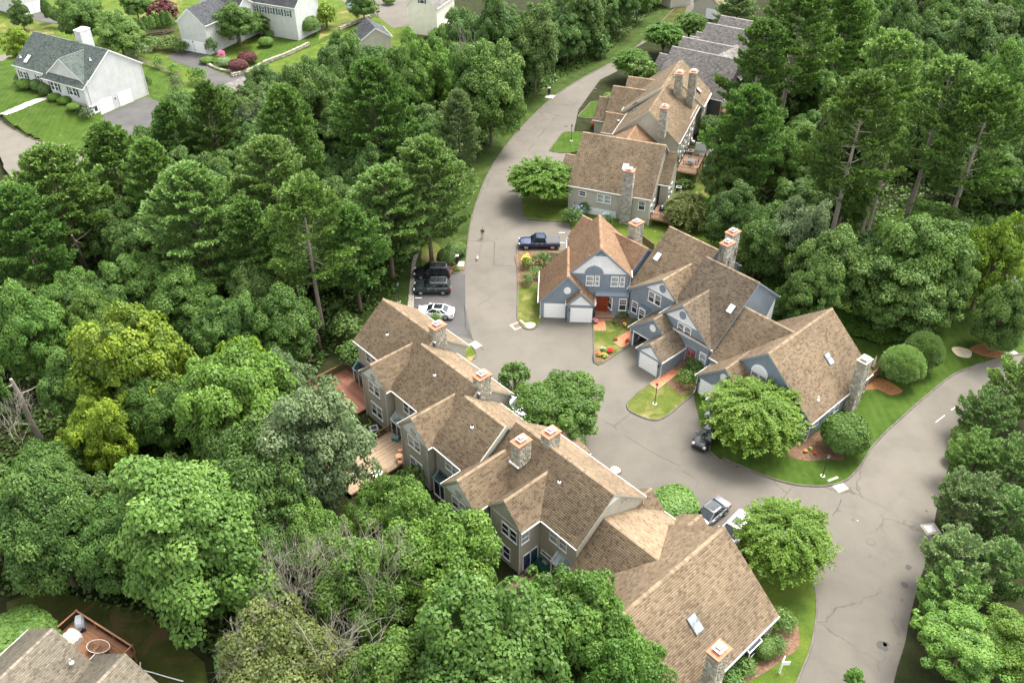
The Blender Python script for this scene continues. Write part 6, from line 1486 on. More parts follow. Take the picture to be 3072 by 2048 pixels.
# white pipe and litter lower left
t = thing('drain_pipe', 'long white drainpipe lying over the dark grass below the deck', 'pipe', H2(1170, 790, -1.4)); o0 = H2(1170, 790, -1.4)
MB().tube([tuple(a - b_ for a, b_ in zip(H2(x, y, z), o0)) for x, y, z in ((1150, 722, -.9), (1148, 765, -1.2), (1172, 790, -1.4), (1260, 812, -1.5), (1360, 842, -1.5), (1500, 880, -1.6))], .055, 8).build('tube', 'trim_white', t)
# garage clutter
for x, y, s_, mt, lb in ((968, 1130, .28, 'table_white', 'white bucket inside the open garage'), (935, 1105, .4, 'cloth_grey', 'grey sack inside the open garage'), (955, 1150, .2, 'drain_stone', 'pale bag at the open garage sill')):
    p = px(1600 + x / 3, 640 + y / 3 + 14); t = thing('garage_item', lb, 'bin', (p[0] - .3, p[1] + .9, .0)); MB().lathe((0, 0, 0), [(s_ * .8, 0), (s_, s_ * 1.6), (s_ * .9, s_ * 1.9), (s_ * .3, s_ * 2)], 10).build('tub', mt, t)
for s_, (x, y), lb in ((.5, (514, 420), 'terracotta planter between the white garage doors'),):
    p = qH((x, y))[0]; t = thing('planter', lb, 'planter', (p[0], p[1], 0)); MB().lathe((0, 0, 0), [(.25, 0), (.38, .5), (.42, .55)], 10).build('pot', 'drain_stone', t); MB().lathe((0, 0, .55), [(.2, 0), (.35, .2), (.1, .45)], 8).build('plant', 'leaf_mid', t)
# ------------------------------------------------------------------ foliage prototypes
def leafset(P, Nn, size, rg, asp=1.6, droop=0.0):
    """diamond leaves: centres P, facing normals Nn -> quads"""
    n = len(P); r = rg.normal(size=(n, 3)); t = np.cross(Nn, r); t /= np.linalg.norm(t, axis=1)[:, None] + 1e-9
    b = np.cross(Nn, t); s = (size * (.65 + .7 * rg.random(n)))[:, None]
    t = t * s * asp / 2; b = b * s / 2
    V = np.stack([P - t, P - b + t * .1, P + t, P + b + t * .1], 1)
    V[:, 2, 2] -= droop * s[:, 0]
    return V.reshape(-1, 3)
def unit(v): return v / (np.linalg.norm(v, axis=-1, keepdims=True) + 1e-9)
def sph(rg, n): return unit(rg.normal(size=(n, 3)))
PROTO = {}
def make(name, V, tint, mat):
    n = len(V) // 4; F = np.arange(n * 4).reshape(n, 4); PROTO[name] = np_mesh(name, V, F, mat, tint); return PROTO[name]
def variant(key, mat):
    k = key + '|' + mat
    if k not in PROTO:
        m = PROTO[key].copy(); m.materials.clear(); m.materials.append(MATS[mat]); PROTO[k] = m
    return PROTO[k]
def decid(name, seed, R_=5.0, Hc=9.0, nclump=250, nleaf=290, size=.168, lump=.30, flat=.85, crs=(.5, 1.2), shape=1.0):
    """broadleaf crown, base z = 0, top z = Hc, radius R_"""
    rg = np.random.default_rng(seed); cz = Hc * .48
    # a few big boughs give the uneven outline
    nb = 22; bd = sph(rg, nb); bd[:, 2] = np.abs(bd[:, 2]) * .9 - .12; bd = unit(bd); bw = rg.uniform(.05, 1, nb)
    d = sph(rg, nclump); d[:, 2] = np.where(d[:, 2] < -.45, -d[:, 2], d[:, 2])
    k = ((d @ bd.T).clip(0, 1) ** 13 * bw).max(1)
    rad = .68 + lump * (k * 1.4 - .25) + rg.normal(size=nclump) * .05
    inner = rg.random(nclump) < .30; rad = np.where(inner, rad * rg.uniform(.45, .85, nclump), rad)
    Cn = d * rad[:, None] * np.array([R_, R_, Hc * .52 * shape]) + np.array([0, 0, cz])
    cr = rg.uniform(*crs, nclump) * (R_ / 5.0) ** .7
    P_, N_, T_ = [], [], []
    for i in range(nclump):
        n = int(nleaf * (cr[i] / 1.1) ** 2); q = sph(rg, n); q[:, 2] = np.where(q[:, 2] < -.2, -q[:, 2] * .6, q[:, 2]); q = unit(q + d[i] * .35)
        rr = cr[i] * (.72 + .34 * rg.random(n)); p = Cn[i] + q * rr[:, None] * np.array([1, 1, flat])
        P_.append(p); N_.append(unit(q + np.array([0, 0, .6]) + rg.normal(size=(n, 3)) * .45)); T_.append(np.clip(.5 + rg.normal() * .16 + rg.normal(size=n) * .14, 0, 1))
    P_ = np.concatenate(P_); N_ = np.concatenate(N_)
    make(name, leafset(P_, N_, size, rg, 1.5, .15), np.concatenate(T_), 'leaf_mid')
    tb = MB(); rr = random.Random(seed)
    tr = MB(); PROTO[name + '_dirs'] = [(Cn[i] * np.array([.75, .75, .85])).tolist() for i in range(0, nclump, max(1, nclump // 16))]
decid('oak_a', 1); decid('oak_b', 2, lump=.38, nclump=240); decid('oak_c', 3, lump=.46, crs=(.4, 1.0), nclump=300); decid('oak_d', 4, Hc=9.5, lump=.42, nclump=270)
decid('maple_round', 5, R_=3.0, Hc=5.0, nclump=110, nleaf=110, size=.26, lump=.10, crs=(.5, .9)); decid('shrub_a', 6, R_=1.2, Hc=1.9, nclump=60, nleaf=70, size=.15, lump=.10, crs=(.9, 1.5)); decid('shrub_b', 7, R_=1.2, Hc=1.7, nclump=60, nleaf=75, size=.12, lump=.2, crs=(.8, 1.4))
decid('under_a', 8, R_=3.5, Hc=4.5, nclump=90, nleaf=90, size=.30, lump=.3, crs=(.6, 1.2))

def pine(name, seed, H_=20.0, R_=4.6, z0=.25, tuft=.62, pale=0, asc=.18, fill=1.0, cone=.62, gap=.0):
    """white pine: whorls of level branches ending in flat plumes of needle tufts"""
    rg = np.random.default_rng(seed); Vs, Ts = [], []; br = MB(); limbs = []
    z = H_ * z0
    while z < H_ * .985:
        t = (z - H_ * z0) / (H_ * (1 - z0)); prof = (min(1, .55 + t * 1.6) if t < .28 else (1 - ((t - .28) / .72) ** 1.25)) ** cone
        nb = rg.integers(4, 7); a0 = rg.random() * 6.28
        for k in range(nb):
            if rg.random() < gap: continue
            a = a0 + k * 6.283 / nb + rg.normal() * .22; L = R_ * prof * rg.uniform(.72, 1.14) + .25
            dr = np.array([math.cos(a), math.sin(a), 0.]); sd = np.array([-dr[1], dr[0], 0.])
            up = asc + .55 * t ** 2 + rg.normal() * .06
            p0 = np.array([0, 0, z]); limbs.append((p0, p0 + dr * L * .8 + np.array([0, 0, up * L * .6]), .035 + .05 * (1 - t)))
            n = int((10 + L * 15) * fill); s = np.sqrt(rg.random(n)) * .86 + .16
            wd = (.10 + .26 * np.sin(np.clip(s, 0, 1) * 2.4)) * L * .52 + .10
            off = (rg.random(n) * 2 - 1) * wd
            P_ = p0 + dr * (s * L)[:, None] + sd * off[:, None] + np.array([0, 0, 1.]) * (up * s * L + .16 * L * s ** 3 + rg.normal(size=n) * .10 - .1 * np.abs(off))[:, None]
            m = 7
            for j in range(m):     # needles of each tuft radiate forwards and upwards
                q = unit(dr * .9 + sd * (off / (wd + .1))[:, None] * .6 + np.array([0, 0, .95]) + rg.normal(size=(n, 3)) * .62)
                l = tuft * rg.uniform(.6, 1.1, n)[:, None]; w_ = unit(np.cross(q, rg.normal(size=(n, 3)))) * .075 * (tuft / .6)
                b_ = P_ - q * .08
                Vs.append(np.stack([b_ - w_ * .5, b_ + q * l * .55 - w_ * 1.1, b_ + q * l, b_ + q * l * .55 + w_ * 1.1], 1).reshape(-1, 3)); Ts.append(np.clip(.36 + .28 * s + rg.normal(size=n) * .13, 0, 1))
        z += rg.uniform(.8, 1.25) * (.5 + .6 * (1 - t))
    make(name, np.concatenate(Vs), np.concatenate(Ts), 'needle')
    m = MB(); m.tube([(0, 0, 0), (.1, 0, H_ * .3), (0, .1, H_ * .6), (0, 0, H_ * .97)], [.30, .25, .16, .03], 8)
    for p, q, r_ in limbs[::2]: m.tube([tuple(p), tuple((p + q) / 2 - np.array([0, 0, .1])), tuple(q)], [r_, r_ * .7, r_ * .2], 4, False)
    o = m.build('trunk', 'bark_pale' if name == 'pine_c' else 'bark'); PROTO[name + '_trunk'] = o.data; bpy.data.objects.remove(o)
pine('pine_a', 21, fill=1.1, cone=.9); pine('pine_b', 22, R_=5.4, fill=1.0, asc=.22, cone=.8); pine('pine_c', 23, R_=4.8, z0=.34, fill=1.05, gap=.2, asc=.14, cone=.7)
pine('pine_young', 24, H_=7, R_=2.9, z0=.06, tuft=.42, fill=2.2, asc=.6, cone=.5)

def dome(name, seed, R_=2.0, H_=3.0, n=9000, size=.11, needle=True, rough=.06, boxy=2.4):
    """clipped or naturally dense rounded shrub"""
    rg = np.random.default_rng(seed); d = sph(rg, n); d[:, 2] = np.abs(d[:, 2]) * 1.0 - .15 * rg.random(n); d = unit(d)
    lob = sph(rg, 90); lob[:, 2] = np.abs(lob[:, 2]); k = (d @ lob.T).max(1); k = ((k - .93) / .07).clip(0, 1)
    sup = (np.abs(d[:, 0]) ** boxy + np.abs(d[:, 1]) ** boxy + np.abs(d[:, 2]) ** boxy) ** (-1 / boxy)
    r = sup * (1 - rough * 1.6 + rough * 1.9 * k + rg.normal(size=n) * .018 - .10 * rg.random(n) ** 3)
    P_ = d * r[:, None] * np.array([R_, R_, H_ * .55]) + np.array([0, 0, H_ * .45])
    if needle:
        Vs, Ts = [], []
        for j in range(3):
            q = unit(d + np.array([0, 0, .5]) + rg.normal(size=(n, 3)) * .55); l = size * 1.9 * rg.uniform(.6, 1.2, n)[:, None]; w_ = unit(np.cross(q, rg.normal(size=(n, 3)))) * size * .25
            Vs.append(np.stack([P_ - w_ * .5, P_ + q * l * .5 - w_, P_ + q * l, P_ + q * l * .5 + w_], 1).reshape(-1, 3)); Ts.append(np.clip(.5 + .35 * k + rg.normal(size=n) * .14, 0, 1))
        make(name, np.concatenate(Vs), np.concatenate(Ts), 'needle_mound')
    else:
        make(name, leafset(P_, unit(d + rg.normal(size=(n, 3)) * .5 + np.array([0, 0, .3])), size, rg, 1.5), np.clip(.35 + .3 * k + rg.normal(size=n) * .15, 0, 1), 'leaf_mid')
dome('mound_pine', 31, n=11000, size=.14, rough=.15, boxy=2.15); dome('mound_leaf', 32, R_=1.0, H_=1.5, n=4200, size=.10, needle=False, rough=.05, boxy=2.6); dome('column_cone', 33, R_=.8, H_=3.2, n=2600, size=.14, needle=False, rough=.04, boxy=1.3)
dome('mound_holly', 34, R_=2.0, H_=3.2, n=11000, size=.15, needle=False, rough=.07, boxy=2.5)

def feather(name, seed, R_=4.0, Hc=5.2, nb=250, size=.13, droop=.45, up=.9, dens=1.0, twig=False, lift=.15):
    """open crown of arching sprays: every bough carries rows of paired leaflets"""
    rg = np.random.default_rng(seed); Vs, Ns, Ts = [], [], []; limbs = []
    for i in range(nb):
        a = rg.random() * 6.283; el = math.asin(rg.uniform(.0, 1) ** .8) * .95 + lift * .3
        base = np.array([0, 0, Hc * rg.uniform(.05, .22)]); d = np.array([math.cos(a) * math.cos(el), math.sin(a) * math.cos(el), math.sin(el) * up])
        tip = base + d * np.array([R_, R_, Hc * .82]) * rg.uniform(.82, 1.1); s0 = rg.uniform(.35, .62)
        outd = unit(np.array([math.cos(a), math.sin(a), .0])); n = int(64 * dens)
        for fork in range(3):
            aa = a + rg.normal() * .5; od = np.array([math.cos(aa), math.sin(aa), 0]); sd = np.array([-od[1], od[0], 0])
            st = base + (tip - base) * rg.uniform(s0, .8); L = rg.uniform(.9, 1.9) * R_ / 4
            t = rg.random(n); P_ = st + od * (t * L)[:, None] + np.array([0, 0, 1.]) * (.45 * t * L - droop * (t ** 2) * L * 1.3)[:, None]
            side = rg.choice([-1, 1], n); P_ = P_ + sd * (side * rg.uniform(.02, .20, n) * (1 - .3 * t) * R_ / 4)[:, None] + rg.normal(size=(n, 3)) * .05
            Vs.append(P_); Ns.append(unit(np.array([0, 0, 1.]) + rg.normal(size=(n, 3)) * .5)); Ts.append(np.clip(.45 + .3 * t + rg.normal() * .1 + rg.normal(size=n) * .1, 0, 1))
        if i % 6 == 0: limbs.append((base, tip))
    P_ = np.concatenate(Vs); make(name, leafset(P_, np.concatenate(Ns), size, rg, 2.0, .1), np.concatenate(Ts), 'leaf_lime')
    m = MB()
    for b_, t in limbs: m.tube([(0, 0, -1.2), tuple(b_ * .5 + t * .18), tuple(b_ * .4 + t * .62)], [.07, .05, .015], 5, False)
    o = m.build('limbs', 'bark'); PROTO[name + '_limbs'] = o.data; bpy.data.objects.remove(o)
feather('locust_a', 41, nb=300, size=.115); feather('locust_b', 42, R_=4.0, Hc=5.0, nb=300, size=.115, droop=.3); feather('weeper', 43, R_=3.2, Hc=4.6, nb=280, size=.10, droop=1.0, lift=.6)

def bare(name, seed, H_=9, spread=3.5, depth=5, n0=7):
    rr = random.Random(seed); m = MB()
    def grow(p, d_, L, r_, k):
        q = p + d_ * L; mid = (p + q) / 2 + Vector((rr.uniform(-.1, .1), rr.uniform(-.1, .1), rr.uniform(-.1, .1))) * L
        m.tube([p, mid, q], [r_, r_ * .85, r_ * .65], 5 if k > 2 else 3, False)
        if k <= 0: return
        for i in range(rr.choice((3, 3, 4)) if k < depth else n0):
            nd = (d_ + Vector((rr.gauss(0, .55), rr.gauss(0, .55), rr.gauss(.12, .4)))).normalized(); grow(q if rr.random() < .7 else mid, nd, L * rr.uniform(.62, .85), r_ * .58, k - 1)
    grow(Vector((0, 0, 0)), Vector((0, 0, 1)), H_ * .35, .13, depth)
    o = m.build(name, 'twig_grey'); PROTO[name] = o.data; bpy.data.objects.remove(o)
bare('bare_a', 51); bare('bare_b', 52, H_=11, depth=4, n0=5)
def trunk_mesh(name, dirs, H_, lean=.0, r_=.22, mat='bark'):
    m = MB(); m.tube([(0, 0, -1.5), (lean * .3, 0, H_ * .3), (lean, 0, H_ * .62), (lean, .1, H_)], [r_ * 1.3, r_, r_ * .7, r_ * .25], 8)
    for d_ in dirs: m.tube([(lean * .8, 0, H_ * .45), (d_[0] * .5, d_[1] * .5, H_ * .45 + (d_[2]) * .35), (d_[0], d_[1], H_ * .4 + d_[2] * .8)], [r_ * .45, r_ * .3, r_ * .08], 5, False)
    o = m.build(name, mat); PROTO[name] = o.data; bpy.data.objects.remove(o)
for k_ in ('oak_a', 'oak_b', 'oak_c', 'oak_d', 'maple_round', 'under_a'):
    trunk_mesh(k_ + '_trunk', PROTO[k_ + '_dirs'], 7.5 if k_ != 'maple_round' else 4.0)

# ------------------------------------------------------------------ placing plants
vr = random.Random(99)
def tree(name, label, cat, kind, mat, x, y, zg, h, r_, crown0=None, group=None, rz=None):
    """kind: prototype; h: total height; r_: crown radius; crown0: height of the crown's foot"""
    t = thing(name, label, cat, (x, y, zg), R(vr.uniform(0, 360)) if rz is None else R(rz), group)
    if kind.startswith('pine'):
        H0, R0 = {'pine_a': (20, 4.8), 'pine_b': (20, 5.4), 'pine_c': (20, 4.6), 'pine_young': (7, 3.0)}[kind]
        c = link('crown', variant(kind, mat), t); c.scale = (r_ / R0, r_ / R0, h / H0); k = link('trunk', PROTO[kind + '_trunk'], t); k.scale = (r_ / R0, r_ / R0, h / H0)
    elif kind in ('locust_a', 'locust_b', 'weeper'):
        R0, H0 = {'locust_a': (4.6, 5.4), 'locust_b': (4.6, 5.2), 'weeper': (3.9, 4.9)}[kind]; f = crown0 if crown0 is not None else h * .3
        c = link('crown', variant(kind, mat), t, loc=(0, 0, f)); c.scale = (r_ / R0, r_ / R0, (h - f) / H0)
        k = link('trunk', PROTO[kind + '_limbs'], t, loc=(0, 0, f)); k.scale = (r_ / R0, r_ / R0, (h - f) / H0); MB().tube([(0, 0, 0), (0, 0, f)], [.16, .12], 8).build('stem', 'bark', t)
    elif kind.startswith(('mound', 'column', 'shrub')):
        R0, H0 = {'mound_pine': (2.05, 3.1), 'mound_leaf': (1.02, 1.52), 'column_cone': (.82, 3.3), 'shrub_a': (1.35, 2.0), 'shrub_b': (1.35, 1.8), 'mound_holly': (2.05, 3.25)}[kind]
        c = link('foliage', variant(kind, mat), t); c.scale = (r_ / R0, r_ / R0, h / H0)
        if kind == 'mound_pine' or kind == 'mound_holly': MB().tube([(0, 0, 0), (0, 0, h * .5)], [.12, .06], 7).build('stem', 'bark', t)
    elif kind.startswith('bare'):
        c = link('branches', PROTO[kind], t); c.scale = (r_ / 4.5,) * 2 + (h / 9.5,)
    else:
        R0, H0 = {'maple_round': (3.3, 5.3), 'under_a': (4.0, 4.9)}.get(kind, (5.3, 9.4 if kind != 'oak_d' else 9.9)); f = crown0 if crown0 is not None else -h * .10
        c = link('crown', variant(kind, mat), t, loc=(0, 0, f)); c.scale = (r_ / R0, r_ / R0, (h - f) / H0)
        th = 7.5 if kind != 'maple_round' else 4.0
        k = link('trunk', PROTO[kind + '_trunk'], t); k.scale = (r_ / R0, r_ / R0, (f + (h - f) * .8) / th)
    return t
def g0(x, y): return float(gz(np.array(x), np.array(y)))
PLACED = []
def top(name, label, kind, mat, tx, ty, h, r_, cat='tree', f=None, group=None, cc=None):
    """plant whose crown top shows at (tx, ty) of the 2352-wide copy"""
    x, y, z = O(tx, ty, h - .6); gzz = g0(x, y); x, y, z = O(tx, ty, h + gzz - .4)
    if ty > 1150 and name == 'broadleaf_tree': y -= .28 * r_
    PLACED.append((x, y, r_)); return tree(name, label, cat, kind, mat, x, y, gzz, h, r_, f, group)
def ball(name, label, kind, mat, bx, by, w, h, cat='shrub', zb=.08, q=None):
    """plant standing at ground pixel (bx, by) of photograph"""
    z_ = zb if zb > .5 else 0.0; x, y, z = px(bx, by, z_); return tree(name, label, cat, kind, mat, x, y, zb, h, w / 2)

# named trees: (label, kind, material, top x, top y in the 2352 copy, height, radius)
NAMED = [
 # left pines
 ('tall blue-green pine with wide level boughs above the yellow-green oak', 'pine_b', 'needle_pale', 425, 395, 19, 6.6),
 ('dark pine behind the bright oak at the left edge', 'pine_b', 'needle', 105, 350, 19, 6.3),
 ('pine whose top covers the curb below the white house', 'pine_a', 'needle', 235, 290, 18, 5.0),
 ('pine beside the white house driveway, left of the grey roof', 'pine_a', 'needle', 470, 195, 17, 4.2),
 ('tall dark pine in the middle of the left woods', 'pine_a', 'needle', 645, 205, 20, 5.2),
 ('broad pine left of the darkest gap in the left woods', 'pine_b', 'needle_pale', 610, 330, 19, 5.6),
 ('pine with dark layered boughs left of the road bend', 'pine_b', 'needle', 850, 150, 21, 6.2),
 ('pale pine on the verge above the parked suvs', 'pine_b', 'needle_pale', 880, 395, 16, 5.6),
 ('large layered pine overhanging the road verge', 'pine_b', 'needle_pale', 975, 330, 18, 5.8),
 ('slender pale pine by the road bend, nearest the maple', 'pine_a', 'needle_blue', 1050, 215, 16, 3.8),
 ('pine with long bare trunk leaning over the first taupe roof', 'pine_c', 'needle', 690, 430, 20, 4.8),
 ('pine left of the long bare trunk', 'pine_a', 'needle', 560, 470, 17, 4.6),
 ('pine behind the taupe row end', 'pine_a', 'needle', 800, 480, 15, 4.2),
 ('dark pine at the left edge above the sagging boughs', 'pine_b', 'needle', 20, 440, 18, 5.2),
 ('pine crown between the two darkest left pines', 'pine_a', 'needle', 330, 330, 18, 4.6),
 ('short pine below the white house lawn edge', 'pine_a', 'needle', 380, 240, 15, 3.6),
 # left broadleaves
 ('olive-green oak behind the curb of the white house', 'oak_c', 'leaf_sage', 560, 225, 13, 4.2),
 ('sage green oak beside the pale grey driveway', 'oak_a', 'leaf_sage', 420, 268, 11, 3.4),
 ('large soft green oak in the middle of the woods', 'oak_b', 'leaf_mid', 700, 130, 17, 5.4),
 ('mid-green oak left of the dark slate shed', 'oak_a', 'leaf_mid', 800, 85, 16, 5.0),
 ('bright green maple before the cream house', 'oak_c', 'leaf_bright', 985, 62, 17, 5.0),
 ('green oak right of the cream house', 'oak_b', 'leaf_mid', 1085, 85, 17, 4.6),
 ('very large green maple at the road bend', 'oak_d', 'leaf_mid', 1125, 100, 18, 6.4),
 ('bright maple left of the largest roadside maple', 'oak_a', 'leaf_bright', 920, 100, 17, 4.8),
 ('dark oak at the upper road edge', 'oak_d', 'leaf_dark', 1232, 12, 17, 5.8),
 ('dark oak above the uppermost straight of the road', 'oak_b', 'leaf_dark', 1340, -45, 16, 5.6),
 ('dark oak touching the top picture edge beside the road', 'oak_a', 'leaf_dark', 1140, -15, 19, 5.0),
 ('dark green tree at the end of the road', 'oak_c', 'leaf_dark', 1425, -55, 13, 4.6),
 ('yellow-green oak with drooping leaf tufts in the left woods', 'oak_c', 'leaf_yellow', 270, 690, 17, 6.6),
 ('golden lower bough tree below the yellow-green oak', 'oak_c', 'leaf_yellow', 200, 900, 12, 3.8),
 ('yellow-green small tree right of the yellow-green oak', 'under_a', 'leaf_yellow', 540, 760, 12, 3.6),
 ('bright tree at the left picture edge beside the yellow-green oak', 'oak_a', 'leaf_mid', 15, 640, 16, 4.5),
 ('soft green tree with separate rounded boughs left of the red deck', 'oak_b', 'leaf_bright', 500, 800, 17, 6.2),
 ('sage green tree between the boughed tree and the red deck', 'oak_c', 'leaf_sage', 625, 800, 13, 4.0),
 ('pale sage oak crowding the tan deck', 'oak_d', 'leaf_sage', 680, 890, 17, 6.0),
 ('dense dark oak above the lower left lawn', 'oak_b', 'leaf_dark', 570, 980, 16, 5.4),
 ('very large green oak above the corner deck', 'oak_d', 'leaf_mid', 385, 1075, 18, 7.6),
 ('dark tree at the lower left picture edge', 'oak_a', 'leaf_dark', 50, 1090, 15, 5.0),
 ('dark understorey tree in the deepest shade at left', 'oak_c', 'leaf_dark', 180, 1100, 10, 4.2),
 ('bright tree against the taupe rear gables', 'oak_c', 'leaf_bright', 900, 1085, 12, 4.4),
 ('bright tree with grey twigs before the third rear gable', 'oak_b', 'leaf_bright', 1010, 1160, 14, 5.4),
 ('green tree left of the one with grey twigs', 'oak_a', 'leaf_mid', 830, 1210, 14, 4.8),
 ('wide soft green oak at the bottom edge', 'oak_d', 'leaf_mid', 1120, 1340, 17, 6.8),
 ('bright green maple overlapping the big end gable roof', 'oak_c', 'leaf_bright', 1340, 1290, 14, 5.2),
 ('small bright maple low over the skylight roof', 'oak_a', 'leaf_bright', 1440, 1440, 12, 4.0),
 ('olive tree with dead twigs at the bottom edge', 'oak_b', 'leaf_willow', 620, 1400, 14, 5.2),
 ('olive tree below the dead-twigged one', 'oak_c', 'leaf_willow', 720, 1430, 12, 4.8),
 ('green tree at the bottom between the olive and soft green oaks', 'oak_a', 'leaf_mid', 900, 1440, 14, 4.6),
 # right woods
 ('tall pine with many dead boughs above the beige row', 'pine_c', 'needle', 1850, -30, 26, 6.2),
 ('pine immediately right of the grey roofs', 'pine_c', 'needle', 1760, 60, 22, 5.4),
 ('pine leaning over the raised cedar deck', 'pine_b', 'needle', 1730, 210, 19, 5.6),
 ('pine in the middle of the right woods', 'pine_c', 'needle_pale', 2060, 90, 25, 6.0),
 ('pine with twin bare trunks in the right woods', 'pine_c', 'needle', 2000, 190, 25, 5.6),
 ('tall pale pine right of the twin bare trunks', 'pine_c', 'needle_pale', 2190, 150, 25, 6.2),
 ('pine near the right picture edge', 'pine_c', 'needle', 2290, 200, 24, 5.8),
 ('upper pine right of the tall dead-boughed pine', 'pine_b', 'needle', 1960, -20, 22, 5.4),
 ('dark round oak at the upper right', 'oak_d', 'leaf_dark', 2260, 10, 19, 6.0),
 ('dark oak at the top edge right of centre', 'oak_a', 'leaf_dark', 2080, -20, 17, 4.8),
 ('bright maple at the right picture edge, upper', 'oak_a', 'leaf_bright', 2335, 90, 18, 4.8),
 ('bright leafy tree against the grey roofs', 'oak_c', 'leaf_bright', 1745, 85, 13, 3.6),
 ('green maple with pale twigs below the twin trunks', 'oak_b', 'leaf_mid', 2150, 480, 16, 6.0),
 ('large green maple over the end of the lawn', 'oak_d', 'leaf_mid', 2075, 595, 11, 6.0),
 ('large dense maple left of the small road on the right', 'oak_b', 'leaf_mid', 2165, 590, 11, 5.2),
 ('yellow-green maple at the right edge', 'oak_c', 'leaf_yellow', 2320, 480, 15, 4.6),
 ('dark maple behind the blue row', 'oak_a', 'leaf_dark', 1930, 520, 13, 5.0),
 ('green maple left of the broken trunk', 'oak_b', 'leaf_mid', 1790, 470, 12, 4.6),
 ('sage tree right of the broken trunk', 'oak_c', 'leaf_sage', 1850, 440, 14, 4.8),
 ('dark tree between raised deck and pines', 'oak_a', 'leaf_dark', 1700, 420, 11, 4.0),
 ('bluish small tree in the right woods', 'under_a', 'leaf_sage', 1925, 250, 14, 3.4),
 ('mid-green tree over the stone path', 'oak_c', 'leaf_mid', 1690, 330, 12, 4.2),
 ('green tree beyond the small road at the right edge', 'oak_a', 'leaf_dark', 2345, 640, 11, 3.4),
 ('green tree left of the broad dark maple', 'oak_c', 'leaf_mid', 1880, 600, 10, 3.8),
 # upper left gardens
 ('tall olive-green tree before the white garage wing', 'oak_c', 'leaf_mid', 534, 0, 10, 5.2),
 ('green oak behind the white house chimney', 'oak_b', 'leaf_mid', 168, -18, 12, 5.6),
 ('dark green maple beside the cone evergreens', 'oak_a', 'leaf_mid', 258, 26, 10, 5.2),
 ('olive tree at the far left beside the green-grey roof', 'oak_c', 'leaf_yellow', 30, 60, 8, 3.6),
 ('small tree at the top left corner', 'oak_a', 'leaf_dark', 35, 2, 7, 2.6),
 ('dark red japanese maple on the upper lawn', 'maple_round', 'leaf_red', 367, -6, 6.5, 4.6),
 ('round-headed conifer on the upper lawn', 'maple_round', 'needle_mound', 687, 0, 7, 3.0),
 ('pale green tree right of the round conifer', 'maple_round', 'leaf_yellow', 744, 2, 6.5, 3.4),
 ('light green tree across the upper road, nearest the beige roof', 'locust_b', 'leaf_bright', 1455, 105, 7.5, 4.2),
 ('fresh green rounded tree above the beige row', 'maple_round', 'leaf_mid', 1480, 130, 7, 3.8),
 ('light green tree beyond the upper road', 'locust_b', 'leaf_bright', 1530, 45, 8, 4.8),
 ('green tree at the top behind the upper road', 'locust_b', 'leaf_mid', 1590, 20, 8, 4.4),
 ('blue-grey spruce behind the grey roofs', 'pine_b', 'needle_blue', 1700, -15, 12, 4.6),
 ('dark oak right of the cream house gable', 'oak_b', 'leaf_dark', 1065, 8, 15, 5.2), ('green tree at the top edge beside the red maple', 'oak_a', 'leaf_mid', 300, -30, 8, 3.6),
 ('dark bushy tree right of the white garage wing', 'oak_a', 'leaf_dark', 590, 30, 5.5, 3.2), ('dark tree at the top edge above the upper lawn', 'oak_c', 'leaf_mid', 830, -25, 8, 3.6), ('green tree left of the cream gabled house', 'oak_c', 'leaf_mid', 780, 62, 13, 4.6),
 # features
 ('round-headed lime green tree beside the beige end wall', 'locust_b', 'leaf_lime', 1247, 365, 7.8, 5.8),
 ('wide green maple in the middle of the cul-de-sac', 'oak_b', 'leaf_bright', 1290, 880, 7.8, 5.0),
 ('large bright feathery tree hiding the blue end garage', 'locust_a', 'leaf_lime', 1745, 890, 8.0, 5.9),
 ('bright feathery tree hanging over the road bend', 'locust_a', 'leaf_lime', 1820, 1180, 7.5, 4.9),
]
for lb, kind, mat, tx, ty, h, r_ in NAMED:
    nm = 'pine_tree' if kind.startswith('pine') else ('locust_tree' if kind.startswith('locust') else 'broadleaf_tree')
    top(nm, lb, kind, mat, tx, ty, h, r_)
# dead and bare wood
for lb, kind, tx, ty, h, r_, f in (('leafless grey twigs of a dying tree, lower centre', 'bare_a', 660, 1255, 14, 3.4, 0), ('leafless grey twigs of a dying tree, bottom left of centre', 'bare_a', 590, 1425, 13, 3.6, 0),
    ('dead pale tree at the left picture edge', 'bare_b', 12, 930, 9, 2.6, 0), ('bare-topped tree before the third rear gable', 'bare_a', 850, 1230, 15, 4.0, 0), ('dry twiggy crown at the bottom edge', 'bare_b', 740, 1440, 13, 4.5, 0), ('dead brown tree in the upper woods', 'bare_b', 1085, 95, 16, 3.6, 0)):
    top('dead_tree', lb, kind, None, tx, ty, h, r_)
def bare_trunk(label, b_, t_, h, r_=.25, mat='bark_pale', stubs=5):
    p = O(*b_, 0); gg = g0(p[0], p[1]); p = O(*b_, gg); q = O(*t_, h); t = thing('tree_trunk', label, 'tree trunk', (p[0], p[1], gg))
    v = Vector((q[0] - p[0], q[1] - p[1], h - gg)); m = MB(); k = Vector((vr.uniform(-.2, .2), vr.uniform(-.2, .2), 0)); m.tube([(0, 0, -.3), v * .35 + k, v * .7 - k * .5, v], [r_ * 1.2, r_, r_ * .8, r_ * .5], 9).build('stem', mat, t)
    for i in range(stubs):
        s = v * vr.uniform(.35, .95); a = vr.uniform(0, 6.28); m = MB(); L = vr.uniform(1.0, 2.6); d_ = Vector((math.cos(a), math.sin(a), vr.uniform(-.1, .5)))
        m.tube([s, s + d_ * L * .5, s + d_ * L + Vector((0, 0, .25))], [r_ * .28, r_ * .2, r_ * .06], 5, False).build('dead_branch', mat, t)
bare_trunk('long smooth grey-brown trunk leaning beside the first taupe roof', (713, 826), (682, 655), 8.5, .17, 'bark', 0)
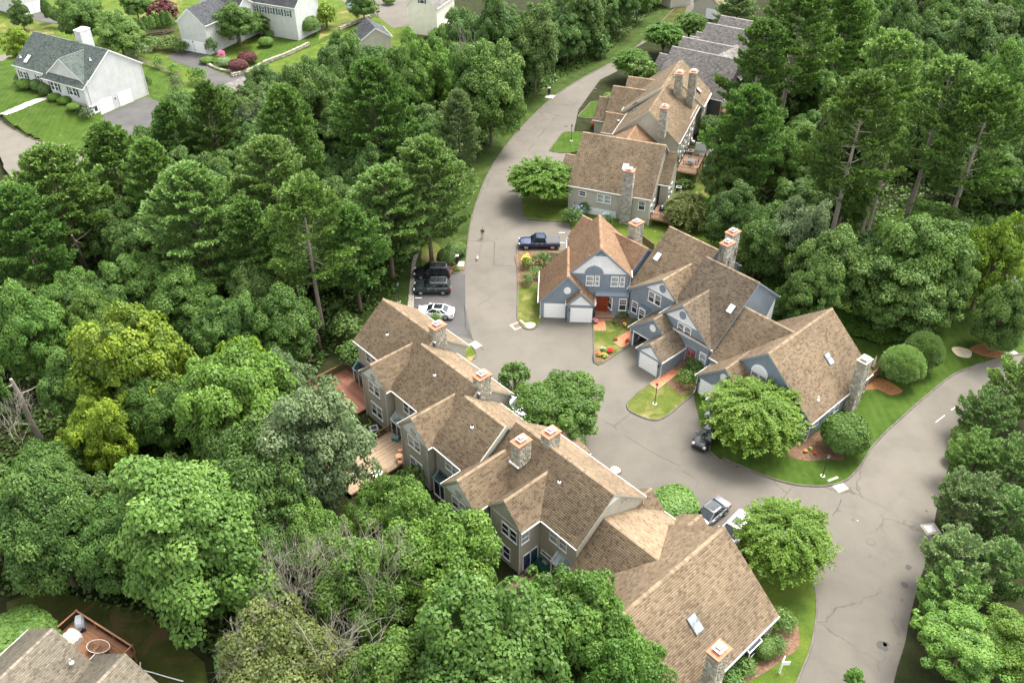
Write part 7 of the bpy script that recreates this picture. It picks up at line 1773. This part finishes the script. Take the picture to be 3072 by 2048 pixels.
bare_trunk('shorter dark trunk right of the long bare one', (735, 800), (720, 735), 3.5, .22, 'bark', 0)
bare_trunk('pale twin trunk reaching down the right woods, left stem', (1975, 560), (2040, 250), 15, .26, 'bark_pale', 8)
bare_trunk('pale twin trunk reaching down the right woods, right stem', (1985, 560), (2068, 255), 15, .24, 'bark_pale', 6)
bare_trunk('thick orange-barked broken trunk in the right woods', (1920, 520), (1968, 395), 5.5, .33, 'weathered_wood', 5)
bare_trunk('short splintered snag left of the broken trunk', (1880, 560), (1882, 485), 4, .22, 'weathered_wood', 1)
bare_trunk('brown trunk above the weeping cherry', (1782, 470), (1800, 420), 4, .22, 'bark', 0)
bare_trunk('pale trunk with dead spurs in the upper right pines', (1830, 260), (1905, 20), 17, .20, 'bark_pale', 9)
bare_trunk('pale leaning trunk behind the lower right maple', (2120, 420), (2185, 150), 16, .2, 'bark_pale', 7)
bare_trunk('grey trunk at the left edge under dead boughs', (95, 1010), (25, 870), 7, .3, 'bark_pale', 2)
bare_trunk('dark trunk between the left pines', (215, 650), (165, 540), 9, .22, 'bark', 4)

# fill woods: trees nothing tells apart
def in_poly(x, y, P_):
    c = False
    for i in range(len(P_)):
        (xa, ya), (xb, yb) = P_[i], P_[i - 1]
        if (ya > y) != (yb > y) and x < (xb - xa) * (y - ya) / (yb - ya) + xa: c = not c
    return c
OP = lambda *l: [O(x, y)[:2] for x, y in l]
woodA = OP((-150, 560), (150, 490), (330, 430), (480, 350), (620, 260), (760, 235), (900, 215), (1120, 150), (1330, 60), (1480, 0), (1520, -40), (1560, -30), (1400, 120), (1190, 240), (1085, 380), (1040, 500), (930, 620), (900, 700), (790, 750), (720, 850), (600, 960), (640, 1080), (800, 1240), (1000, 1330), (1100, 1450), (1000, 1700), (700, 1700), (480, 1480), (330, 1400), (100, 1330), (-150, 1360))
woodB = OP((1720, 480), (1700, 300), (1740, 180), (1790, 60), (1840, -40), (2500, -60), (2600, 560), (2340, 600), (2270, 640), (2180, 730), (2050, 790), (1950, 740), (1850, 660), (1780, 570))
def fill(poly, n, mats, lo, hi, dmin, group, label, kinds, rr=(3.2, 5.0)):
    xs_ = [p[0] for p in poly]; ys_ = [p[1] for p in poly]; k = 0; tries = 0
    while k < n and tries < n * 60:
        tries += 1; x, y = vr.uniform(min(xs_), max(xs_)), vr.uniform(min(ys_), max(ys_))
        if not in_poly(x, y, poly): continue
        if any((x - a) ** 2 + (y - b_) ** 2 < (dmin + .35 * c) ** 2 for a, b_, c in PLACED): continue
        r_ = vr.uniform(*rr); PLACED.append((x, y, r_)); k += 1
        zone = ('nearest the white houses' if y > 128 else 'beside the upper road' if x > -28 and y > 95 else 'behind the taupe row decks' if x > -34 and y > 62 else 'towards the lower left corner' if y < 66 else 'in the middle left') if x < 8 else \
            ('behind the beige and grey rows' if x < 44 else 'near the right picture edge' if x > 72 else 'in the middle right') + (', far side' if y > 135 else ', near side')
        mt = vr.choice(mats); tone = 'dark green ' if mt == 'leaf_dark' else 'mid green '
        tree('broadleaf_tree', tone + label + ' ' + zone, 'tree', vr.choice(kinds), mt, x, y, g0(x, y), vr.uniform(lo, hi), r_, group=tone + group + ' ' + zone)
    return k
for q_ in ((790, 890), (810, 920), (870, 1050), (850, 1080), (760, 900)): PLACED.append(O(q_[0], q_[1])[:2] + (7.0,))
fa = fill(woodA, 110, ['leaf_dark', 'leaf_dark', 'leaf_mid'], 9, 13, 2.6, 'woodland trees', 'broadleaf tree among taller trees,', ['oak_a', 'oak_b', 'oak_c'])
fb = fill(woodB, 110, ['leaf_dark', 'leaf_mid', 'leaf_mid'], 9, 14, 2.6, 'trees under pines', 'broadleaf tree among the tall pines,', ['oak_a', 'oak_b', 'oak_c'])
fc = fill(woodA, 60, ['leaf_dark'], 4, 6.5, 1.6, 'low understorey', 'low understorey tree in the shade,', ['under_a'], (2.6, 3.6))
fd = fill(woodB, 50, ['leaf_dark', 'leaf_mid'], 4, 6.5, 1.6, 'low growth', 'low understorey tree under the pines,', ['under_a'], (2.6, 3.6))

# right roadside pine screen: (top x, top y, h, r, kind, mat, label)
for tx, ty, h, r_, kind, mat, lb in (
    (2330, 860, 6.5, 3.2, 'pine_young', 'needle_pale', 'bushy pine at the right edge, topmost of the roadside screen'), (2262, 930, 5.0, 2.9, 'pine_young', 'needle_mound', 'bushy pine second in the roadside screen'),
    (2240, 1030, 5.2, 2.7, 'pine_young', 'needle_pale', 'light green bushy pine beside the orange verge'), (2330, 1050, 6.0, 3.0, 'pine_young', 'needle_mound', 'bushy pine behind the light green one at the right edge'),
    (2230, 1135, 5.8, 3.3, 'pine_young', 'needle_blue', 'blue-green bushy pine beside the right drain'), (2320, 1170, 5.5, 2.8, 'pine_young', 'needle_mound', 'bushy pine behind the blue-green one'),
    (2200, 1270, 5.6, 3.2, 'pine_young', 'needle_blue', 'pale bushy pine below the blue-green one'), (2185, 1345, 5.0, 2.8, 'pine_young', 'needle_pale', 'bright bushy pine lowest in the roadside screen'), (2290, 1290, 5.5, 2.8, 'pine_young', 'needle_mound', 'bushy pine near the brick patch at right')):
    top('pine_tree', lb, kind, mat, tx + 14, ty, h, r_ * .9, f=0)
top('broadleaf_tree', 'bright maple in the bottom right corner', 'oak_c', 'leaf_bright', 2230, 1405, 7, 3.9, f=1.0); top('broadleaf_tree', 'bright maple at the right edge of the bottom corner', 'oak_a', 'leaf_lime', 2330, 1410, 7, 3.4, f=1.0)
top('broadleaf_tree', 'small bright sapling top at the bottom edge of the road', 'maple_round', 'leaf_bright', 1965, 1535, 3, 1.0, f=.4)
ball('shrub', 'dark flat-topped hedge shrub between road and pines on the right', 'mound_leaf', 'leaf_mid', 2900, 1340, 3.6, 2.0); ball('shrub', 'dark clipped shrub next above the hedge shrub', 'mound_leaf', 'leaf_mid', 2930, 1300, 3.4, 2.2)
ball('shrub', 'small dark shrub at the lower end of the right hedge', 'mound_leaf', 'leaf_dark', 2868, 1386, 2.4, 1.7)

# weeping trees
top('weeping_tree', 'weeping cherry before the beige row corner', 'weeper', 'leaf_willow', 1590, 435, 6.0, 4.6, f=1.2); top('weeping_tree', 'weeping cherry behind the two blue row chimneys', 'weeper', 'leaf_willow', 1735, 555, 5.5, 3.8, f=1.2)
top('weeping_tree', 'drooping young maple right of the first weeping cherry', 'weeper', 'leaf_mid', 1650, 440, 6, 3.2, f=1.5)

# round mounds and shrubs, ground pixel, width, height
for lb, kind, mat, x, y, w_, h in (
    ('pale green rounded pine, left of the pair beside the blue end wall', 'mound_pine', 'needle_mound', 2692, 1145, 4.5, 4.4), ('pale green rounded pine, rear of the pair beside the blue end wall', 'mound_pine', 'needle_mound', 2752, 1105, 4.2, 4.6),
    ('rounded pine at the right end of the lawn', 'mound_pine', 'needle_mound', 2980, 1052, 4.6, 4.2), ('large dark rounded holly beside the lamp post', 'mound_holly', 'leaf_mid', 2522, 1352, 4.7, 4.4),
    ('pale low mound behind the blue row', 'mound_pine', 'needle_mound', 2365, 945, 4.6, 2.2),
    ('round dense maple in the cul-de-sac planting', 'maple_round', 'leaf_dark', 1545, 1175, 4.6, 4.6),
    ('ivy-covered round shrub in the road island', 'mound_leaf', 'leaf_mid', 2020, 1535, 4.4, 2.2),
    ('lime green shrub above the path in front of the porch steps', 'shrub_b', 'leaf_lime', 2060, 1158, 3.2, 1.9), ('dark green shrub behind the lime shrub', 'shrub_a', 'leaf_mid', 2085, 1120, 3.2, 1.8),
    ('bright green round shrub left of the tan roof, front', 'shrub_b', 'leaf_lime', 1578, 808, 2.2, 1.8), ('round mid-green shrub below the pickup', 'shrub_a', 'leaf_mid', 1625, 800, 2.9, 2.3), ('dark shrub right of the board fence', 'shrub_a', 'leaf_dark', 1690, 790, 2.2, 2.0),
    ('spreading green shrub nearest the grass of the left island', 'shrub_b', 'leaf_mid', 1580, 852, 2.6, 1.5), ('spreading green shrub against the garage corner', 'shrub_b', 'leaf_mid', 1612, 835, 2.6, 1.6),
    ('ivy hedge left end beside the black mailbox', 'mound_leaf', 'leaf_dark', 1340, 795, 2.6, 2.2), ('ivy hedge behind the black mailbox', 'mound_leaf', 'leaf_dark', 1368, 765, 2.8, 1.8), ('low fern beside the mailbox pad', 'shrub_b', 'leaf_bright', 1368, 810, 1.3, .6),
    ('small bright shrub behind the white sedan', 'shrub_b', 'leaf_bright', 1308, 985, 2.0, 2.2),
    ('dark hedge shrub under the left end deck', 'shrub_a', 'leaf_dark', 1062, 1090, 4.0, 3.0), ('dark shrub above the red deck', 'shrub_a', 'leaf_dark', 1040, 1010, 4.6, 3.2), ('dark shrub at the wood edge by the taupe roof', 'shrub_a', 'leaf_dark', 1085, 1040, 3.6, 3.0),
    ('row shrub right of the taupe wall skylight, upper', 'shrub_a', 'leaf_mid', 2345, 1880, 2.6, 1.8), ('row shrub right of the taupe wall skylight, lower', 'shrub_a', 'leaf_dark', 2318, 1950, 2.2, 1.6), ('dark round shrub by the greenhouse window', 'mound_leaf', 'leaf_dark', 2290, 1960, 1.9, 1.6),
    ('yellow flowering shrub by the greenhouse window', 'shrub_b', 'leaf_gold', 2318, 1960, 1.0, 1.3), ('low shrub at the chimney foot, bottom edge', 'shrub_a', 'leaf_mid', 2225, 2010, 2.4, 1.4), ('low shrub at the wall, bottom edge', 'shrub_a', 'leaf_mid', 2180, 2045, 2.6, 1.4),
    ('hydrangea shrub left of the beige foundation', 'shrub_a', 'leaf_dark', 1712, 668, 3.6, 2.4), ('hydrangea shrub right of the beige foundation', 'shrub_a', 'leaf_dark', 1815, 680, 2.8, 1.9), ('hydrangea shrub before the lamp', 'shrub_a', 'leaf_dark', 1755, 640, 2.4, 1.9),
    ('clipped low shrub at the tip of the upper drive', 'mound_leaf', 'leaf_mid', 1831, 300, 2.8, 1.2),
    ('dark round shrub beside the beige patio', 'mound_holly', 'leaf_dark', 2128, 410, 4.4, 3.6), ('dark shrub under the raised cedar deck', 'shrub_a', 'leaf_dark', 2055, 560, 3.6, 1.6),
    ('perennial clump with pale leaves under the blue bay', 'shrub_b', 'leaf_lime', 1868, 952, 1.6, .9), ('perennial clump below the blue downspout', 'shrub_b', 'leaf_bright', 1900, 972, 1.4, .8), ('low perennials along the brick walk', 'shrub_b', 'leaf_mid', 1845, 968, 1.2, .6),
    ('lime green clipped globe nearest the garden path', 'mound_leaf', 'leaf_lime', 195, 312, 2.3, 1.3), ('lime green clipped globe second from the path', 'mound_leaf', 'leaf_lime', 166, 303, 2.3, 1.3), ('lime green clipped globe third from the path', 'mound_leaf', 'leaf_lime', 222, 330, 2.2, 1.2),
    ('broad lime green clipped mound at the left end of the facade', 'mound_leaf', 'leaf_lime', 82, 268, 3.2, 1.9), ('dark clipped globe beside the broad lime mound', 'mound_leaf', 'leaf_dark', 122, 275, 2.8, 2.3), ('dark clipped globe in front of the pair', 'mound_leaf', 'leaf_dark', 148, 288, 2.9, 2.4),
    ('dark small shrub at the far corner of the white house', 'shrub_a', 'leaf_dark', 62, 248, 2.2, 1.8), ('brownish shrub at the garage corner', 'shrub_b', 'leaf_sage', 262, 362, 3.8, 2.6), ('hedge along the right garage wall', 'shrub_a', 'leaf_dark', 447, 270, 2.2, 2.8),
    ('sage bush in the side lawn', 'shrub_b', 'leaf_sage', 535, 290, 3.8, 4.2), ('round green bush beside the dark driveway', 'shrub_a', 'leaf_mid', 598, 250, 4.4, 3.2), ('white-flowering bush left of the rail fence', 'shrub_b', 'leaf_sage', 432, 180, 4.6, 3.4), ('flowering bush above the rail fence', 'shrub_b', 'leaf_mid', 480, 205, 3.6, 2.2), ('light bush along the rail fence', 'shrub_b', 'leaf_bright', 525, 222, 3.6, 2.0),
    ('ivy bank below the cone evergreens, left', 'shrub_a', 'leaf_dark', 465, 150, 5.0, 2.8), ('ivy bank below the cone evergreens, right', 'shrub_a', 'leaf_dark', 520, 150, 5.0, 3.0), ('ivy bank beside the white garage wing', 'shrub_a', 'leaf_mid', 545, 158, 3.8, 2.4),
    ('clipped bright low shrub at the driveway curve', 'mound_leaf', 'leaf_bright', 623, 190, 2.9, 1.2), ('blue-green globe in the driveway bed', 'mound_leaf', 'needle_blue', 675, 202, 3.0, 1.9), ('dark red mound in the driveway bed, front', 'mound_leaf', 'leaf_red', 718, 215, 3.8, 2.3), ('dark red mound in the driveway bed, rear', 'mound_leaf', 'leaf_red', 745, 190, 3.8, 2.2),
    ('hosta clump with lime leaves in the driveway bed', 'shrub_b', 'leaf_lime', 650, 200, 1.8, 1.0), ('pinkish spiky shrub in the driveway bed', 'shrub_b', 'flower_pink', 665, 178, 2.0, 1.8), ('dark hedge at the right side of the garage wing', 'shrub_a', 'leaf_dark', 640, 165, 3.2, 3.6),
    ('clipped dome at the edge of the upper lawn', 'mound_leaf', 'leaf_mid', 800, 140, 3.2, 1.9), ('smaller clipped dome above it', 'mound_leaf', 'leaf_mid', 808, 112, 2.2, 1.4), ('tall dark hedge by the white house side', 'column_cone', 'leaf_dark', 778, 90, 3.4, 4.6),
    ('grey-green bush by the white house side', 'shrub_a', 'leaf_sage', 812, 70, 4.6, 3.4), ('mid bush below the grey-green one', 'shrub_a', 'leaf_mid', 822, 98, 4.0, 2.4), ('dark holly below the round conifer', 'mound_holly', 'leaf_dark', 928, 105, 5.0, 4.0),
    ('blue hydrangea by the upper drive', 'shrub_b', 'flower_blue', 1055, 28, 2.8, 1.8), ('clipped green dome beside the blue hydrangea', 'mound_leaf', 'leaf_mid', 1091, 38, 3.2, 1.6), ('clipped shrub at the far drive corner', 'mound_leaf', 'leaf_mid', 1167, 14, 3.0, 1.8),
    ('hedge in the lower left corner beside the buff roof', 'mound_holly', 'leaf_mid', 42, 1945, 7.0, 3.0),
    ('cone evergreen by the red deck, tall', 'column_cone', 'leaf_dark', 1058, 1262, 1.7, 2.6), ('cone evergreen by the red deck, second', 'column_cone', 'leaf_dark', 1040, 1235, 1.5, 2.3), ('bright shrub beside the air conditioner', 'shrub_b', 'leaf_bright', 1092, 1325, 2.0, 1.4), ('round dark shrub below the tan deck', 'shrub_a', 'leaf_mid', 1235, 1440, 3.2, 2.8),
    ('green shrub under the rear gable corner', 'shrub_a', 'leaf_mid', 1080, 1290, 1.6, 1.2)):
    cat = 'shrub'; nm = 'shrub'
    ball(nm, lb, kind, mat, x, y, w_, h, zb=(-1.1 if (x < 1300 and y > 1150) or y > 1900 and x < 200 else 2.15 if x < 300 and 230 < y < 335 else .05))
for i, (x, y, h) in enumerate(((428, 112, 4.2), (446, 106, 4.4), (463, 103, 4.3), (482, 99, 4.6), (500, 98, 5.0), (515, 97, 4.8))):
    ball('cone_evergreen', ('first', 'second', 'third', 'fourth', 'fifth', 'last')[i] + ' from the left in the row of cone evergreens by the white garage wing', 'column_cone', 'leaf_mid', x, y, 2.6, h, 'conifer', 0)
for i, (x, y, h) in enumerate(((162, 82, 6.0), (182, 84, 5.0), (152, 70, 6.5))): ball('cone_evergreen', ('broad dark column evergreen by the top left drive', 'lower column evergreen right of the broad one', 'tallest column evergreen at the top left drive')[i], 'column_cone', 'leaf_dark', x, y, 2.6, h, 'conifer', 0)
# ground cover bank behind the blue row and at the wood edge
def cover(name, poly, n, mat, zr, size, label, seed=3):
    rg = np.random.default_rng(seed); xs_ = [p[0] for p in poly]; ys_ = [p[1] for p in poly]; pts = []
    while len(pts) < n:
        x, y = rg.uniform(min(xs_), max(xs_)), rg.uniform(min(ys_), max(ys_))
        if in_poly(x, y, poly): pts.append((x, y, g0(x, y) + .05 + zr * (.4 + .35 * math.sin(x * .9) * math.cos(y * .8)) + rg.random() * zr * .5))
    P_ = np.array(pts); N_ = unit(np.array([0, 0, 1.]) + rg.normal(size=(n, 3)) * .6)
    me = np_mesh(name, leafset(P_, N_, size, rg, 1.4), np.arange(n * 4).reshape(n, 4), mat, np.clip(.5 + rg.normal(size=n) * .2, 0, 1)); o = link(name, me, kind='stuff'); tag(o, label, 'ground cover')
cover('ground_cover', S((2270, 820), (2330, 800), (2400, 860), (2480, 930), (2560, 960), (2740, 1020), (2640, 1040), (2520, 1000), (2400, 960), (2300, 900)), 26000, 'leaf_bright', 1.0, .22, 'bright leafy ground cover along the wood edge behind the blue row')
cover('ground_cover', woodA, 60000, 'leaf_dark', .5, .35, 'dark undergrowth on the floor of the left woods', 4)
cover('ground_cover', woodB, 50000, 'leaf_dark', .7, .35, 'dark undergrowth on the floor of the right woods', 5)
# flowers
def flowers(label, cx, cy, mat, n=26, r_=.35, s=.09, h=.45, z=.1):
    x, y, _ = px(cx, cy); t = thing('flower_clump', label, 'flowers', (x, y, z)); rg = np.random.default_rng(int(cx + cy)); m = MB()
    for i in range(n):
        a, rr = rg.random() * 6.28, r_ * math.sqrt(rg.random()); zz = h * (1 - .5 * (rr / r_) ** 2) * rg.uniform(.8, 1.1); c = (rr * math.cos(a), rr * math.sin(a), zz)
        m.lathe(c, [(s * .4, 0), (s, s * .4), (s * .5, s * .8)], 6)
    m.build('blooms', mat, t, kind='stuff'); d_ = sph(rg, 260); d_[:, 2] = np.abs(d_[:, 2]); P_ = d_ * np.array([r_, r_, h * .85]) * rg.uniform(.6, 1, 260)[:, None]
    link('leaves', np_mesh('leaves', leafset(P_, unit(d_ + np.array([0, 0, .5])), .1, rg, 1.6), np.arange(260 * 4).reshape(-1, 4), 'leaf_mid', rg.random(260)), t)
flowers('red begonia clump at the corner of the bottom island bed', 1830, 1058, 'flower_red', 40, .33, .12); flowers('orange and yellow marigolds in the island bed, left', 1796, 1068, 'flower_orange', 14, .4, .07); flowers('small yellow flowers in the island bed', 1812, 1072, 'flower_yellow', 14, .4, .06); flowers('white flowers in the island bed', 1808, 1052, 'flower_white', 8, .3, .06)
flowers('red flowers beside the open garage', 1882, 1028, 'flower_red', 22, .25, .1); flowers('flower pot with dark red blooms beside the brick landing', 1846, 1022, 'flower_red', 8, .28, .06); flowers('pink and purple potted flowers beside the second garage door', 1784, 970, 'flower_pink', 26, .38, .08, .6)
flowers('pale pink lilies under the blue downspout', 1884, 948, 'flower_white', 16, .35, .09, .8); flowers('yellow daisies in the porch bed', 1873, 980, 'flower_yellow', 18, .25, .07); flowers('red salvia along the porch bed', 1850, 975, 'flower_red', 12, .5, .05, .2)
flowers('orange marigold beside the holly', 2415, 1357, 'flower_orange', 14, .2, .09, .3); flowers('red flower cushion beside the holly', 2443, 1364, 'flower_red', 12, .16, .08, .25); flowers('red and yellow flowers nearer the blue wall', 2430, 1350, 'flower_yellow', 8, .2, .06, .3)
flowers('blue hydrangea blooms before the beige wall, left', 1740, 655, 'flower_blue', 34, 1.0, .08, 2.0); flowers('blue hydrangea blooms before the beige wall, right', 1815, 672, 'flower_blue', 34, 1.1, .08, 1.7)
flowers('magenta hanging basket at the corner of the beige row', 2013, 580, 'flower_pink', 30, .3, .1, .4, 2.2); flowers('yellow coreopsis on top of the bright round shrub', 1578, 800, 'flower_yellow', 60, .7, .08, 1.9); flowers('red hibiscus basket at the far beige garage', 1776, 383, 'flower_red', 20, .3, .09, .9)
